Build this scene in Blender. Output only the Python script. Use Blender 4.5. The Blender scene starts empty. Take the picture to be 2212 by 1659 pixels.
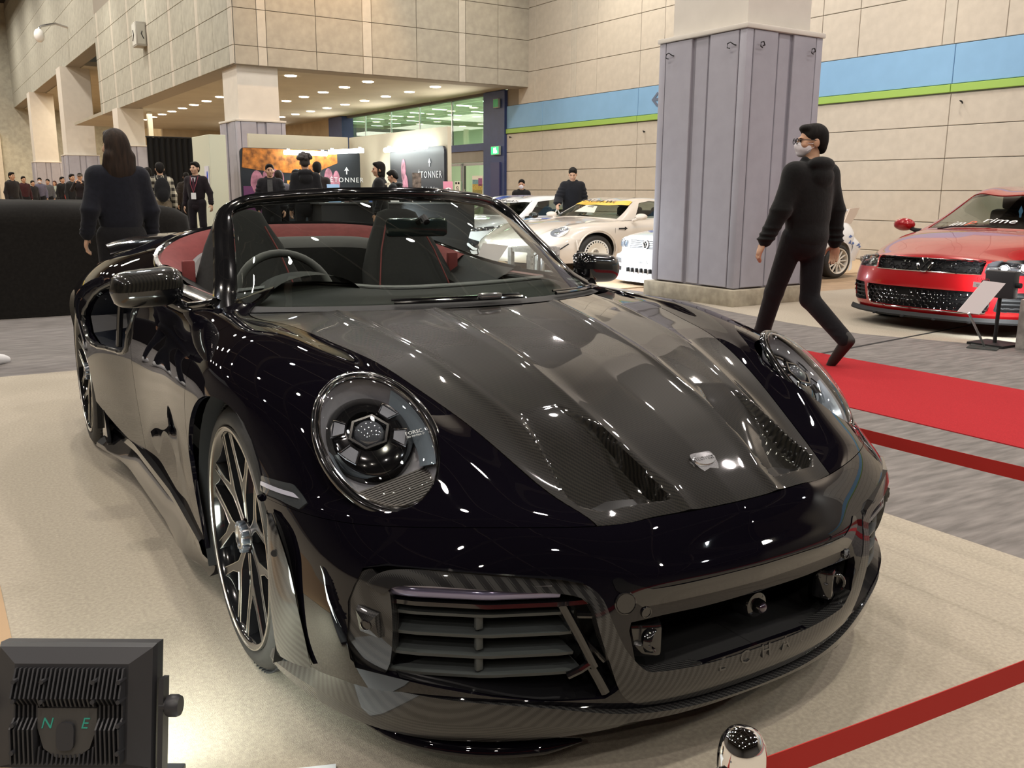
import bpy, bmesh, math, random
import numpy as np
from mathutils import Vector, Matrix, Quaternion
SC = bpy.context.scene
COL = SC.collection
PI = math.pi
R_ = random.Random(7)

# ---------------------------------------------------------------- camera, world, exposure
TH = math.radians(2.0)                      # the hall stands turned two degrees to the show car
def H(a, b, z=0.0):                         # hall coordinates (a across, b along) to world
    return Vector((a*math.cos(TH)-b*math.sin(TH), a*math.sin(TH)+b*math.cos(TH), z))
cam_d = bpy.data.cameras.new('camera')
cam = bpy.data.objects.new('camera', cam_d); COL.objects.link(cam); SC.camera = cam
YAW, PITCH, ROLL = 0.541494, 0.208949, 0.0058796
cam_d.sensor_fit = 'HORIZONTAL'; cam_d.sensor_width = 36.0
cam_d.lens = 1950.2/2212*36.0
cam_d.clip_start = 0.05; cam_d.clip_end = 300
L_ = Vector((math.sin(YAW)*math.cos(PITCH), math.cos(YAW)*math.cos(PITCH), -math.sin(PITCH)))
X_ = Vector((math.cos(YAW), -math.sin(YAW), 0)); U_ = X_.cross(L_)
c_, s_ = math.cos(ROLL), math.sin(ROLL)
X2 = c_*X_+s_*U_; U2 = -s_*X_+c_*U_
cam.matrix_world = Matrix(((X2.x, U2.x, -L_.x, -1.36900), (X2.y, U2.y, -L_.y, -2.21087), (X2.z, U2.z, -L_.z, 1.20640), (0, 0, 0, 1)))
wd = bpy.data.worlds.new('hall_air'); SC.world = wd; wd.use_nodes = True
wd.node_tree.nodes['Background'].inputs[0].default_value = (1.0, 0.93, 0.84, 1)
wd.node_tree.nodes['Background'].inputs[1].default_value = 0.15
SC.view_settings.view_transform = 'Standard'; SC.view_settings.look = 'None'
SC.view_settings.gamma = 1.0; SC.view_settings.use_curve_mapping = False
SC.view_settings.exposure = 0.0
SC.cycles.max_bounces = 10; SC.cycles.diffuse_bounces = 3; SC.cycles.glossy_bounces = 5
SC.cycles.transmission_bounces = 8; SC.cycles.transparent_max_bounces = 12
SC.cycles.caustics_reflective = False; SC.cycles.caustics_refractive = False
SC.cycles.sample_clamp_indirect = 6.0; SC.cycles.blur_glossy = 0.5
SC.cycles.use_denoising = True

# ---------------------------------------------------------------- materials
MATS = {}
def mat(name, col=(.8, .8, .8), rough=.5, metal=0., coat=0., spec=.5, emit=None, es=1., alpha=1., trans=0., ior=1.45, sheen=0., coat_rough=.03):
    if name in MATS: return MATS[name]
    m = bpy.data.materials.new(name); m.use_nodes = True
    b = m.node_tree.nodes['Principled BSDF']; I = b.inputs
    I['Base Color'].default_value = (*col, 1); I['Roughness'].default_value = rough; I['Metallic'].default_value = metal
    I['Coat Weight'].default_value = coat; I['Coat Roughness'].default_value = coat_rough
    I['Specular IOR Level'].default_value = spec; I['Transmission Weight'].default_value = trans; I['IOR'].default_value = ior
    I['Alpha'].default_value = alpha; I['Sheen Weight'].default_value = sheen
    if emit: I['Emission Color'].default_value = (*emit, 1); I['Emission Strength'].default_value = es
    MATS[name] = m; return m
def _n(m, t, **kw):
    n = m.node_tree.nodes.new(t)
    for k, v in kw.items(): setattr(n, k, v)
    return n
def noisy(m, scale=20., amt=.25, bump=0., detail=4., stretch=(1, 1, 1), dark=None, bscale=None, coord='Object', lo=.35, hi=.7):
    """grain: mixes the base colour with a darker/lighter one by noise, optional bump"""
    nt = m.node_tree; b = nt.nodes['Principled BSDF']
    tc = _n(m, 'ShaderNodeTexCoord'); mp = _n(m, 'ShaderNodeMapping'); mp.inputs['Scale'].default_value = stretch
    nt.links.new(tc.outputs[coord], mp.inputs[0])
    nz = _n(m, 'ShaderNodeTexNoise'); nz.inputs['Scale'].default_value = scale; nz.inputs['Detail'].default_value = detail
    nt.links.new(mp.outputs[0], nz.inputs['Vector'])
    c = b.inputs['Base Color'].default_value[:]
    d = dark or tuple(x*(1-amt) for x in c[:3])
    rp = _n(m, 'ShaderNodeValToRGB'); e = rp.color_ramp.elements
    e[0].position = lo; e[0].color = (*d, 1); e[1].position = hi; e[1].color = c
    nt.links.new(nz.outputs[0], rp.inputs[0]); nt.links.new(rp.outputs[0], b.inputs['Base Color'])
    if bump:
        n2 = nz
        if bscale:
            n2 = _n(m, 'ShaderNodeTexNoise'); n2.inputs['Scale'].default_value = bscale; n2.inputs['Detail'].default_value = 3
            nt.links.new(mp.outputs[0], n2.inputs['Vector'])
        bp = _n(m, 'ShaderNodeBump'); bp.inputs['Strength'].default_value = bump; bp.inputs['Distance'].default_value = .01
        nt.links.new(n2.outputs[0], bp.inputs['Height']); nt.links.new(bp.outputs[0], b.inputs['Normal'])
    return m
def carbon(name, c1, c2, pitch=.0042, ang=0.0, rough=.25, coat=1.0):
    """2/2 twill weave drawn from the object's own coordinates, under clear lacquer"""
    m = mat(name, c1, rough, 0., coat, spec=.12)
    nt = m.node_tree; b = nt.nodes['Principled BSDF']; tc = _n(m, 'ShaderNodeTexCoord'); sp = _n(m, 'ShaderNodeSeparateXYZ')
    nt.links.new(tc.outputs['Object'], sp.inputs[0])
    def M(op, a, bb=None):
        n = _n(m, 'ShaderNodeMath', operation=op)
        for i, v in enumerate((a, bb)):
            if v is None: continue
            if isinstance(v, (int, float)): n.inputs[i].default_value = v
            else: nt.links.new(v, n.inputs[i])
        return n.outputs[0]
    u = M('MULTIPLY', M('ADD', sp.outputs['X'], M('MULTIPLY', sp.outputs['Z'], .55)), 1/pitch)
    v = M('MULTIPLY', M('SUBTRACT', sp.outputs['Y'], M('MULTIPLY', sp.outputs['Z'], .8)), 1/pitch)
    d = M('ADD', M('FLOOR', u), M('FLOOR', v))
    w = M('FLOORED_MODULO', d, 4.0)
    k = M('LESS_THAN', w, 1.99)
    mx = _n(m, 'ShaderNodeMix', data_type='RGBA'); mx.inputs[6].default_value = (*c1, 1); mx.inputs[7].default_value = (*c2, 1)
    nt.links.new(k, mx.inputs[0]); nt.links.new(mx.outputs[2], b.inputs['Base Color'])
    return m
M_paint = mat('black_violet_paint', (.0028, .0023, .0044), .5, .0, 1.0, .0, coat_rough=.012)
M_gloss = mat('gloss_black', (.005, .005, .006), .12, 0., 1.0)
M_black = mat('matt_black', (.008, .008, .009), .7)
M_rubber = noisy(mat('tyre_rubber', (.028, .027, .026), .62), 60, .3)
M_carbon = carbon('carbon_hood_weave', (.0125, .011, .0085), (.0045, .0042, .0036), .0024, rough=.4)
M_carbon2 = carbon('carbon_trim_weave', (.036, .036, .036), (.012, .012, .013), .0034, rough=.35)
def clear(name, tint, ior=1.45):
    """thin pane: see-through with a tint, mirror reflection by angle"""
    if name in MATS: return MATS[name]
    m = bpy.data.materials.new(name); m.use_nodes = True; nt = m.node_tree; nt.nodes.clear()
    o = nt.nodes.new('ShaderNodeOutputMaterial'); mx = nt.nodes.new('ShaderNodeMixShader'); t = nt.nodes.new('ShaderNodeBsdfTransparent'); g = nt.nodes.new('ShaderNodeBsdfGlossy'); lw = nt.nodes.new('ShaderNodeLayerWeight'); pw = nt.nodes.new('ShaderNodeMath'); f = nt.nodes.new('ShaderNodeMath')
    pw.operation = 'POWER'; pw.inputs[1].default_value = 5.0; f.operation = 'MULTIPLY_ADD'; r0 = ((ior-1)/(ior+1))**2*1.8; f.inputs[1].default_value = 1-r0; f.inputs[2].default_value = r0
    nt.links.new(lw.outputs['Facing'], pw.inputs[0]); nt.links.new(pw.outputs[0], f.inputs[0])
    t.inputs[0].default_value = (*tint, 1); g.inputs['Roughness'].default_value = 0.0
    nt.links.new(f.outputs[0], mx.inputs[0]); nt.links.new(t.outputs[0], mx.inputs[1]); nt.links.new(g.outputs[0], mx.inputs[2]); nt.links.new(mx.outputs[0], o.inputs[0])
    MATS[name] = m; return m
M_glass = clear('windscreen_glass', (.64, .70, .66), 1.5)
M_chrome = mat('chrome', (.85, .85, .87), .06, 1.)
M_alu = mat('machined_aluminium', (.62, .60, .56), .28, 1.)
M_silver = mat('silver_trim', (.55, .55, .56), .25, 1.)
M_white = mat('white_plastic', (.80, .80, .80), .4)

# ---------------------------------------------------------------- mesh helpers
def link(name, me, m=None, parent=None):
    o = bpy.data.objects.new(name, me); COL.objects.link(o)
    if m is not None and not me.materials: me.materials.append(m)
    if parent is not None: o.parent = parent
    return o
def obj(name, vf, m, parent=None, smooth=True, angle=40):
    v, f = vf
    me = bpy.data.meshes.new(name)
    me.from_pydata([tuple(map(float, p)) for p in v], [], [tuple(map(int, x)) for x in f]); me.update()
    if smooth:
        me.shade_smooth()
        if angle: me.set_sharp_from_angle(angle=math.radians(angle))
    return link(name, me, m, parent)
def tag(o, label=None, cat=None, group=None, kind=None):
    if label: o['label'] = label
    if cat: o['category'] = cat
    if group: o['group'] = group
    if kind: o['kind'] = kind
    return o
def thing(name, label, cat, loc=(0, 0, 0), rz=0., group=None):
    o = bpy.data.objects.new(name, None); COL.objects.link(o); o.empty_display_size = .1
    o.location = loc; o.rotation_euler = (0, 0, rz)
    return tag(o, label, cat, group)
def struct(o): o['kind'] = 'structure'; return o
def copy_tree(o, parent=None):
    c = o.copy(); COL.objects.link(c); c.parent = parent
    for ch in o.children: copy_tree(ch, c)
    return c
class MB:
    """collects shapes into one mesh"""
    def __init__(s): s.v = []; s.f = []
    def add(s, v, f, M=None):
        n = len(s.v)
        for p in v:
            p = Vector(p)
            s.v.append(tuple(M @ p) if M is not None else tuple(p))
        s.f += [tuple(i+n for i in x) for x in f]; return s
    def box(s, c, d, M=None, rz=0., ch=0.):
        x, y, z = (k/2 for k in d)
        if ch:
            bm = bmesh.new(); bmesh.ops.create_cube(bm, size=1)
            for v in bm.verts: v.co = Vector((v.co.x*d[0], v.co.y*d[1], v.co.z*d[2]))
            bmesh.ops.bevel(bm, geom=bm.edges[:]+bm.verts[:], offset=ch, segments=2, affect='EDGES', profile=.5)
            bm.verts.index_update(); v = [q.co.copy() for q in bm.verts]; f = [[q.index for q in g.verts] for g in bm.faces]; bm.free()
        else:
            v = [(-x, -y, -z), (x, -y, -z), (x, y, -z), (-x, y, -z), (-x, -y, z), (x, -y, z), (x, y, z), (-x, y, z)]
            f = [(0, 3, 2, 1), (4, 5, 6, 7), (0, 1, 5, 4), (1, 2, 6, 5), (2, 3, 7, 6), (3, 0, 4, 7)]
        T = Matrix.Translation(c) @ Matrix.Rotation(rz, 4, 'Z')
        return s.add(v, f, M @ T if M is not None else T)
    def lathe(s, prof, n=32, M=None, close=False, caps=True):
        v = []; f = []; k = len(prof)
        for i in range(n):
            a = 2*PI*i/n
            v += [(r*math.cos(a), r*math.sin(a), z) for r, z in prof]
        for i in range(n):
            j = (i+1) % n
            for q in range(k if close else k-1):
                q2 = (q+1) % k
                f.append((i*k+q, j*k+q, j*k+q2, i*k+q2))
        if caps and not close:
            if prof[0][0] > 1e-6: f.append(tuple(i*k for i in range(n))[::-1])
            if prof[-1][0] > 1e-6: f.append(tuple(i*k+k-1 for i in range(n)))
        return s.add(v, f, M)
    def cyl(s, p0, p1, r0, r1=None, n=16):
        p0, p1 = Vector(p0), Vector(p1); d = p1-p0
        M = Matrix.Translation(p0) @ d.to_track_quat('Z', 'Y').to_matrix().to_4x4()
        return s.lathe([(r0, 0), (r0 if r1 is None else r1, d.length)], n, M)
    def tube(s, pts, r, n=8, ry=None, cap=True, closed=False, up=(0, 0, 1)):
        pts = [Vector(p) for p in pts]; v = []; f = []; k = len(pts)
        rs = r if isinstance(r, (list, tuple)) else [r]*k
        for i, p in enumerate(pts):
            a = pts[(i-1) % k] if (closed or i) else p; b = pts[(i+1) % k] if (closed or i < k-1) else p
            t = (b-a).normalized(); x = t.cross(Vector(up))
            if x.length < 1e-4: x = t.cross(Vector((1, 0, 0)))
            x.normalize(); y = x.cross(t)
            for j in range(n):
                g = 2*PI*j/n
                v.append(p + x*math.cos(g)*rs[i] + y*math.sin(g)*(rs[i] if ry is None else ry))
        for i in range(k if closed else k-1):
            for j in range(n):
                i2 = (i+1) % k
                f.append((i*n+j, i*n+(j+1) % n, i2*n+(j+1) % n, i2*n+j))
        if cap and not closed: f += [tuple(range(n))[::-1], tuple((k-1)*n+j for j in range(n))]
        return s.add(v, f)
    def prism(s, poly, h, M=None):
        """flat polygon (xy) raised by h along z"""
        n = len(poly); v = [(x, y, 0) for x, y in poly]+[(x, y, h) for x, y in poly]
        f = [tuple(range(n))[::-1], tuple(range(n, 2*n))]+[(i, (i+1) % n, n+(i+1) % n, n+i) for i in range(n)]
        return s.add(v, f, M)
    def grid(s, P, closed_u=False):
        P = np.asarray(P, float); r, c = P.shape[:2]
        f = [(i*c+j, i*c+(j+1) % c, (i+1) % r*c+(j+1) % c, (i+1) % r*c+j) for i in range(r if closed_u else r-1) for j in range(c-1)]
        return s.add(P.reshape(-1, 3), f)
    def sphere(s, c, r, n=16, m=10, M=None):
        r = (r, r, r) if isinstance(r, (int, float)) else r
        v = [(0, 0, -1)]; f = []
        for i in range(1, m):
            t = -PI/2+PI*i/m
            v += [(math.cos(t)*math.cos(2*PI*j/n), math.cos(t)*math.sin(2*PI*j/n), math.sin(t)) for j in range(n)]
        v.append((0, 0, 1)); L = len(v)-1
        for j in range(n):
            f.append((0, 1+(j+1) % n, 1+j)); f.append((L, L-n+j, L-n+(j+1) % n))
            for i in range(m-2): f.append((1+i*n+j, 1+i*n+(j+1) % n, 1+(i+1)*n+(j+1) % n, 1+(i+1)*n+j))
        T = Matrix.Translation(c) @ Matrix.Diagonal((*r, 1))
        return s.add(v, f, M @ T if M is not None else T)
    @property
    def vf(s): return s.v, s.f
    def obj(s, name, m, parent=None, smooth=True, angle=40): return obj(name, s.vf, m, parent, smooth, angle)
def frame(o, x, y, z=None):
    """4x4 from an origin and axes"""
    x = Vector(x).normalized(); y = Vector(y); y = (y-x*y.dot(x)).normalized(); z = x.cross(y)
    return Matrix(((x.x, y.x, z.x, o[0]), (x.y, y.y, z.y, o[1]), (x.z, y.z, z.z, o[2]), (0, 0, 0, 1)))
def text_vf(s, size=.1, ext=.001, M=None, align='CENTER', shear=0., space=1.):
    c = bpy.data.curves.new('t', 'FONT'); c.body = s; c.size = size; c.extrude = ext; c.align_x = align; c.align_y = 'CENTER'; c.shear = shear
    c.space_character = space; c.resolution_u = 2
    o = bpy.data.objects.new('t', c); COL.objects.link(o)
    dg = bpy.context.evaluated_depsgraph_get(); me = bpy.data.meshes.new_from_object(o.evaluated_get(dg))
    v = [M @ q.co if M is not None else q.co.copy() for q in me.vertices]; f = [tuple(p.vertices) for p in me.polygons]
    bpy.data.objects.remove(o); bpy.data.curves.remove(c); bpy.data.meshes.remove(me)
    return v, f
def round_poly(pts, r, n=4):
    out = []; k = len(pts)
    for i in range(k):
        p = Vector(pts[i]); a = Vector(pts[i-1])-p; b = Vector(pts[(i+1) % k])-p
        q = min(r, a.length*.45, b.length*.45); s = p+a.normalized()*q; e = p+b.normalized()*q
        for j in range(n+1):
            t = j/n; out.append(tuple((1-t)**2*s+2*t*(1-t)*p+t*t*e))
    return out

# ---------------------------------------------------------------- smooth skins and trimming
def nspline(t, Y, tq):
    t = np.asarray(t, float); Y = np.asarray(Y, float); n = len(t); h = np.diff(t)
    A = np.zeros((n, n)); B = np.zeros_like(Y); A[0, 0] = A[-1, -1] = 1
    for i in range(1, n-1):
        A[i, i-1] = h[i-1]; A[i, i] = 2*(h[i-1]+h[i]); A[i, i+1] = h[i]
        B[i] = 6*((Y[i+1]-Y[i])/h[i]-(Y[i]-Y[i-1])/h[i-1])
    Mm = np.linalg.solve(A, B.reshape(n, -1)).reshape(B.shape)
    tq = np.asarray(tq, float); k = np.clip(np.searchsorted(t, tq, side='right')-1, 0, n-2)
    ex = lambda a: a.reshape(a.shape+(1,)*(Y.ndim-1))
    hk = ex(h[k]); a = ex(t[k+1]-tq); b = ex(tq-t[k])
    return Mm[k]*a**3/(6*hk)+Mm[k+1]*b**3/(6*hk)+(Y[k]/hk-Mm[k]*hk/6)*a+(Y[k+1]/hk-Mm[k+1]*hk/6)*b
def curve(pts, n=40):
    P = np.asarray(pts, float); d = np.linalg.norm(np.diff(P, axis=0), axis=1)**.75; t = np.r_[0, np.cumsum(d)]
    return nspline(t, P, np.linspace(0, t[-1], n))
class Skin:
    """C2 surface through a grid of points; columns are lanes (u), rows are stations (v)"""
    def __init__(s, G, sr=8, sc=8):
        G = np.asarray(G, float)
        ch = lambda g: np.r_[0, np.cumsum((np.linalg.norm(np.diff(g, axis=0), axis=2)**.75).mean(1))]
        tr, tc = ch(G), ch(G.transpose(1, 0, 2))
        def dense(t, n):
            u = np.concatenate([np.linspace(i, i+1, n, endpoint=False) for i in range(len(t)-1)]+[[len(t)-1.]])
            return u, np.interp(u, np.arange(len(t)), t)
        vi, tv = dense(tr, sr); ui, tu = dense(tc, sc)
        S = nspline(tr, G, tv); S = nspline(tc, S.transpose(1, 0, 2), tu).transpose(1, 0, 2)
        r, c = S.shape[:2]
        UV = np.stack(np.broadcast_arrays(ui[None, :], vi[:, None]), -1)
        du = np.gradient(S, axis=1); dv = np.gradient(S, axis=0); N = np.cross(dv, du)
        N /= np.maximum(np.linalg.norm(N, axis=2, keepdims=True), 1e-9)
        s.D = np.concatenate([S, UV, N], 2).reshape(-1, 8)
        s.F = [(i*c+j, (i+1)*c+j, (i+1)*c+j+1, i*c+j+1) for i in range(r-1) for j in range(c-1)]
    def cut(s, *fns):
        D, F = s.D, s.F
        for fn in fns: D, F = clip(D, F, fn)
        return D, F
def clip(D, F, fn):
    """keep the part of the faces where fn(D) > 0"""
    val = fn(D); D2 = []; base = len(D); cache = {}; out = []
    for f in F:
        g = [val[i] for i in f]
        if min(g) >= 0: out.append(f); continue
        if max(g) <= 0: continue
        p = []
        for k in range(len(f)):
            i, j = f[k], f[(k+1) % len(f)]; a, b = val[i], val[j]
            if a >= 0: p.append(i)
            if (a >= 0) != (b >= 0):
                e = (i, j) if i < j else (j, i)
                if e not in cache:
                    t = val[e[0]]/(val[e[0]]-val[e[1]]); cache[e] = base+len(D2); D2.append(D[e[0]]*(1-t)+D[e[1]]*t)
                p.append(cache[e])
        if len(p) > 2: out.append(tuple(p))
    if D2: D = np.vstack([D, np.array(D2)])
    used = sorted({i for f in out for i in f}); m = {k: i for i, k in enumerate(used)}
    return D[used] if used else D[:0], [tuple(m[i] for i in f) for f in out]
def poly_fn(poly, ax=(0, 2), inside=True):
    """signed distance to a polygon seen along one axis, positive inside (or outside)"""
    P = np.asarray(poly, float)
    def fn(D):
        q = D[:, list(ax)].copy()
        if ax[0] == 0: q[:, 0] = np.abs(q[:, 0])
        d = np.full(len(q), 1e9); c = np.zeros(len(q), bool)
        for i in range(len(P)):
            a, b = P[i-1], P[i]; e = b-a; w = q-a; t = np.clip((w@e)/(e@e), 0, 1)
            d = np.minimum(d, np.linalg.norm(w-t[:, None]*e, axis=1))
            k = ((a[1] > q[:, 1]) != (b[1] > q[:, 1]))
            with np.errstate(divide='ignore', invalid='ignore'):
                xx = (b[0]-a[0])*(q[:, 1]-a[1])/(b[1]-a[1])+a[0]
            c ^= k & (q[:, 0] < xx)
        s = np.where(c, d, -d)
        return s if inside else -s
    return fn
def panel(D, F, off=0., side=1, flange=.012, both=False, thick=False):
    """turn trimmed skin data into a mesh: offset along the normal, mirrored if asked, edges folded inwards"""
    V = D[:, :3]+D[:, 5:8]*off; N = D[:, 5:8].copy(); F = list(F)
    if flange:
        cnt = {}
        for f in F:
            for k in range(len(f)):
                i, j = f[k], f[(k+1) % len(f)]
                cnt[(i, j)] = cnt.get((i, j), 0)+1
        bd = [(i, j) for (i, j) in cnt if (j, i) not in cnt and not (both and abs(V[i, 0]) < 1e-4 and abs(V[j, 0]) < 1e-4)]
        m = {}; ex = []
        for e in bd:
            for i in e:
                if i not in m: m[i] = len(V)+len(ex); ex.append(V[i]-N[i]*flange)
        if ex:
            V = np.vstack([V, np.array(ex)])
            F += [(j, i, m[i], m[j]) for i, j in bd]
    S = np.array([side, 1, 1.])
    if both:
        n = len(V); W = np.vstack([V, V*np.array([-1, 1, 1.])]); G = F+[tuple(i+n for i in f[::-1]) for f in F]
        key = {}; idx = []
        for i, p in enumerate(W):
            if abs(p[0]) < 1e-4:
                k = (0, round(p[1], 5), round(p[2], 5)); idx.append(key.setdefault(k, i))
            else: idx.append(i)
        G = [tuple(dict.fromkeys(idx[i] for i in f)) for f in G]; G = [g for g in G if len(g) > 2]
        used = sorted({i for f in G for i in f}); mm = {k: i for i, k in enumerate(used)}
        return W[used], [tuple(mm[i] for i in f) for f in G]
    return V*S, (F if side > 0 else [f[::-1] for f in F])
# ---------------------------------------------------------------- hall lamps (the lights of the place)
def hrot(o): o.rotation_euler = (0, 0, TH); return o
LAMP_W = 150.0
k = 0
spots = [(a, b) for b in (-9.0, -4.2, .6, 5.4, 10.2, 15.4) for a in (-9.0, -4.6, -.4, 4.0, 8.4, 12.0)]
for a, b in spots:
    a += R_.uniform(-.8, .8); b += R_.uniform(-.9, .9)
    ld = bpy.data.lights.new('hall_lamp', 'AREA'); ld.shape = 'DISK'; ld.size = .30; ld.energy = LAMP_W*R_.uniform(.7, 1.3)
    ld.color = (1, R_.uniform(.88, .95), R_.uniform(.74, .88)) if R_.random() < .8 else (.88, .95, 1)
    lo = bpy.data.objects.new('hall_lamp', ld); COL.objects.link(lo); lo.location = H(a, b, 8.6)
def hspot(name, p, q, energy, col, ang, blend=.6, rad=.08):
    ld = bpy.data.lights.new(name, 'SPOT'); ld.energy = energy; ld.color = col; ld.spot_size = math.radians(ang); ld.spot_blend = blend; ld.shadow_soft_size = rad
    lo = bpy.data.objects.new(name, ld); COL.objects.link(lo); lo.location = p
    lo.rotation_euler = (Vector(q)-Vector(p)).to_track_quat('-Z', 'Y').to_euler(); return lo
def harea(name, p, q, sx, sy, energy, col):
    ld = bpy.data.lights.new(name, 'AREA'); ld.shape = 'RECTANGLE'; ld.size = sx; ld.size_y = sy; ld.energy = energy; ld.color = col
    lo = bpy.data.objects.new(name, ld); COL.objects.link(lo); lo.location = p
    lo.rotation_euler = (Vector(q)-Vector(p)).to_track_quat('-Z', 'Y').to_euler(); return lo
hspot('wall_washer', H(7.5, 18.2, 9.0), H(7.3, 20.14, 5.6), 900, (1, .62, .30), 70)
hspot('wall_washer', H(11.0, 18.0, 9.0), H(11.0, 20.14, 5.6), 260, (1, .85, .62), 70)
for b in (0, 5, 10, 15): hspot('wall_washer', H(10.6, b, 8.6), H(13.5, b, 2.5), 420, (1, .86, .68), 75)
for b in (23, 29, 35): hspot('wall_washer', H(2.2, b, 8.8), H(5.2, b, 5), 160, (1, .93, .80), 80)

# ---------------------------------------------------------------- setting
M_wall = noisy(mat('wall_board', (.54, .495, .425), .85), 7, .10, detail=8)
M_wall2 = noisy(mat('wall_board_grey', (.40, .37, .31), .85), 5, .18, detail=8)
M_strip = noisy(mat('wall_strip_pale', (.52, .485, .42), .85), 7, .1)
M_joint = mat('wall_joint', (.26, .235, .20), .9)
M_conc = noisy(mat('concrete', (.44, .39, .30), .9), 9, .35, .3, detail=8)
M_band_b = noisy(mat('blue_band', (.22, .42, .66), .6), 3, .06)
M_band_g = mat('green_band', (.30, .48, .10), .6)
M_clad = noisy(mat('cladding_lilac_grey', (.36, .35, .40), .6), 6, .08)
M_clad_d = noisy(mat('cladding_groove', (.26, .25, .29), .6), 6, .08)
M_colw = noisy(mat('column_white', (.66, .62, .56), .8), 4, .06)
M_mat = noisy(mat('beige_carpet', (.45, .40, .325), .95, spec=.2), 90, .22, .25, detail=6, bscale=350)
M_grey_c = noisy(mat('grey_carpet', (.235, .215, .205), .85, spec=.35), 4.5, .42, .2, detail=9, stretch=(1, 6, 1), bscale=200)
M_redc = noisy(mat('red_carpet', (.42, .025, .032), .95, spec=.15), 160, .22, .3)
M_tan = noisy(mat('tan_floor', (.42, .29, .18), .6), 5, .2)
M_dark = mat('ceiling_dark', (.014, .013, .012), .9)
M_blue = noisy(mat('navy_steel', (.035, .055, .16), .45), 5, .15)
PM = {}
def hpanel(par, kind, w, h, t, M, m, name='wall_panel'):
    """one board: shared mesh, w along local x, h along z, proud of the wall by t"""
    key = (round(w, 3), round(h, 3), round(t, 3), m.name)
    if key not in PM:
        x, z, c = w/2-.006, h/2-.006, .006
        v = [(-x, 0, -z), (x, 0, -z), (x, 0, z), (-x, 0, z), (-x, -t+c, -z), (x, -t+c, -z), (x, -t+c, z), (-x, -t+c, z), (-x+c, -t, -z+c), (x-c, -t, -z+c), (x-c, -t, z-c), (-x+c, -t, z-c)]
        f = [(8, 9, 10, 11)]+[(i, (i+1) % 4, 4+(i+1) % 4, 4+i) for i in range(4)]+[(4+i, 4+(i+1) % 4, 8+(i+1) % 4, 8+i) for i in range(4)]
        me = bpy.data.meshes.new(name); me.from_pydata(v, [], f); me.materials.append(m); PM[key] = me
    o = bpy.data.objects.new(name, PM[key]); COL.objects.link(o); o.parent = par; o.matrix_local = M; return o
def hbox(name, a0, a1, b0, b1, z0, z1, m, parent=None, ch=0.):
    c = H((a0+a1)/2, (b0+b1)/2, (z0+z1)/2)
    return MB().box(c, (a1-a0, b1-b0, z1-z0), rz=TH, ch=ch).obj(name, m, parent, smooth=False)
# floor and floor coverings
fl = struct(hbox('floor', -30, 40, -20, 80, -.30, -.012, M_tan))
def hslab(name, poly, z0, z1, m):
    return MB().prism([tuple(H(a, b)[:2]) for a, b in poly], z1-z0, Matrix.Translation((0, 0, z0))).obj(name, m, smooth=False)
tag(hslab('show_mat', [(-12, -14), (1.58, -14), (1.58, 4.50), (-12, 4.75)], -.012, 0, M_mat), 'beige carpet platform under the black convertible', 'carpet')
tag(hslab('aisle_carpet', [(1.58, -14), (16, -14), (16, -1.5), (6.6, .6), (5.85, 1.85), (5.46, 2.8), (5.46, 3.6), (5.62, 4.6), (6.1, 6.1), (6.1, 11), (5.5, 20), (4.0, 20), (-12, 7.35), (-12, 4.75), (1.58, 4.50)], -.012, -.001, M_grey_c), 'grey mottled aisle carpet around the display platforms', 'carpet')
tag(hslab('red_carpet', [(2.84, -14), (4.20, -14), (4.32, 2.72), (2.98, 2.85)], -.001, .004, M_redc), 'red carpet runner along the aisle behind the walking man', 'carpet')
tag(hslab('show_mat', [(6.6, .6), (16, -1.5), (16, 5.3), (5.85, 5.35), (5.62, 4.6), (5.46, 3.6), (5.46, 2.8), (5.85, 1.85)], -.012, 0, M_mat), 'beige carpet platform under the red saloon car', 'carpet')
tag(hslab('show_mat', [(6.1, 6.9), (13.5, 6.9), (13.5, 17.5), (6.1, 17.5)], -.012, -.001, noisy(mat('tan_carpet', (.50, .37, .24), .9), 60, .15)), 'tan carpet platform under the row of white cars', 'carpet')
tag(hslab('carpet_tape', [(4.34, 2.30), (4.345, 2.335), (6.9, 2.62), (6.9, 2.59)], -.001, .0005, M_black), 'dark seam tape across the grey aisle carpet', 'tape')
# right wall
wr = struct(hbox('wall_right', 13.56, 13.86, -20, 21.25, 0, 10, M_joint))
Rw = Matrix.Rotation(TH+PI/2*3, 4, 'Z')           # board faces -a
def RW(b, z): return Matrix.Translation(H(13.56, b, z)) @ Matrix.Rotation(TH-PI/2, 4, 'Z')
zs = [.0, .19, .735, 1.28, 1.825, 2.37, 2.90]
bs = [7.24+4.05*i for i in range(-4, 4)]+[21.25]
for i in range(len(bs)-1):
    for j in range(len(zs)-1):
        hpanel(wr, 0, bs[i+1]-bs[i], zs[j+1]-zs[j], .03, RW((bs[i]+bs[i+1])/2, (zs[j]+zs[j+1])/2), M_wall)
    hpanel(wr, 0, bs[i+1]-bs[i], .14, .065, RW((bs[i]+bs[i+1])/2, 2.98), M_band_g, 'green_rail')
    hpanel(wr, 0, bs[i+1]-bs[i], .65, .035, RW((bs[i]+bs[i+1])/2, 3.375), M_band_b, 'blue_board')
b = -3.32
while b < 20.0:
    for w, m in ((.22, M_strip), (1.68, M_wall), (.84, M_wall), (1.68, M_wall), (.88, M_wall)):
        for z0, z1 in ((3.70, 4.55), (4.55, 5.40), (5.40, 6.25), (6.25, 7.1)):
            if b+w < 21.3: hpanel(wr, 0, w, z1-z0, .03, RW(b+w/2, (z0+z1)/2), m)
        b += w
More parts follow.
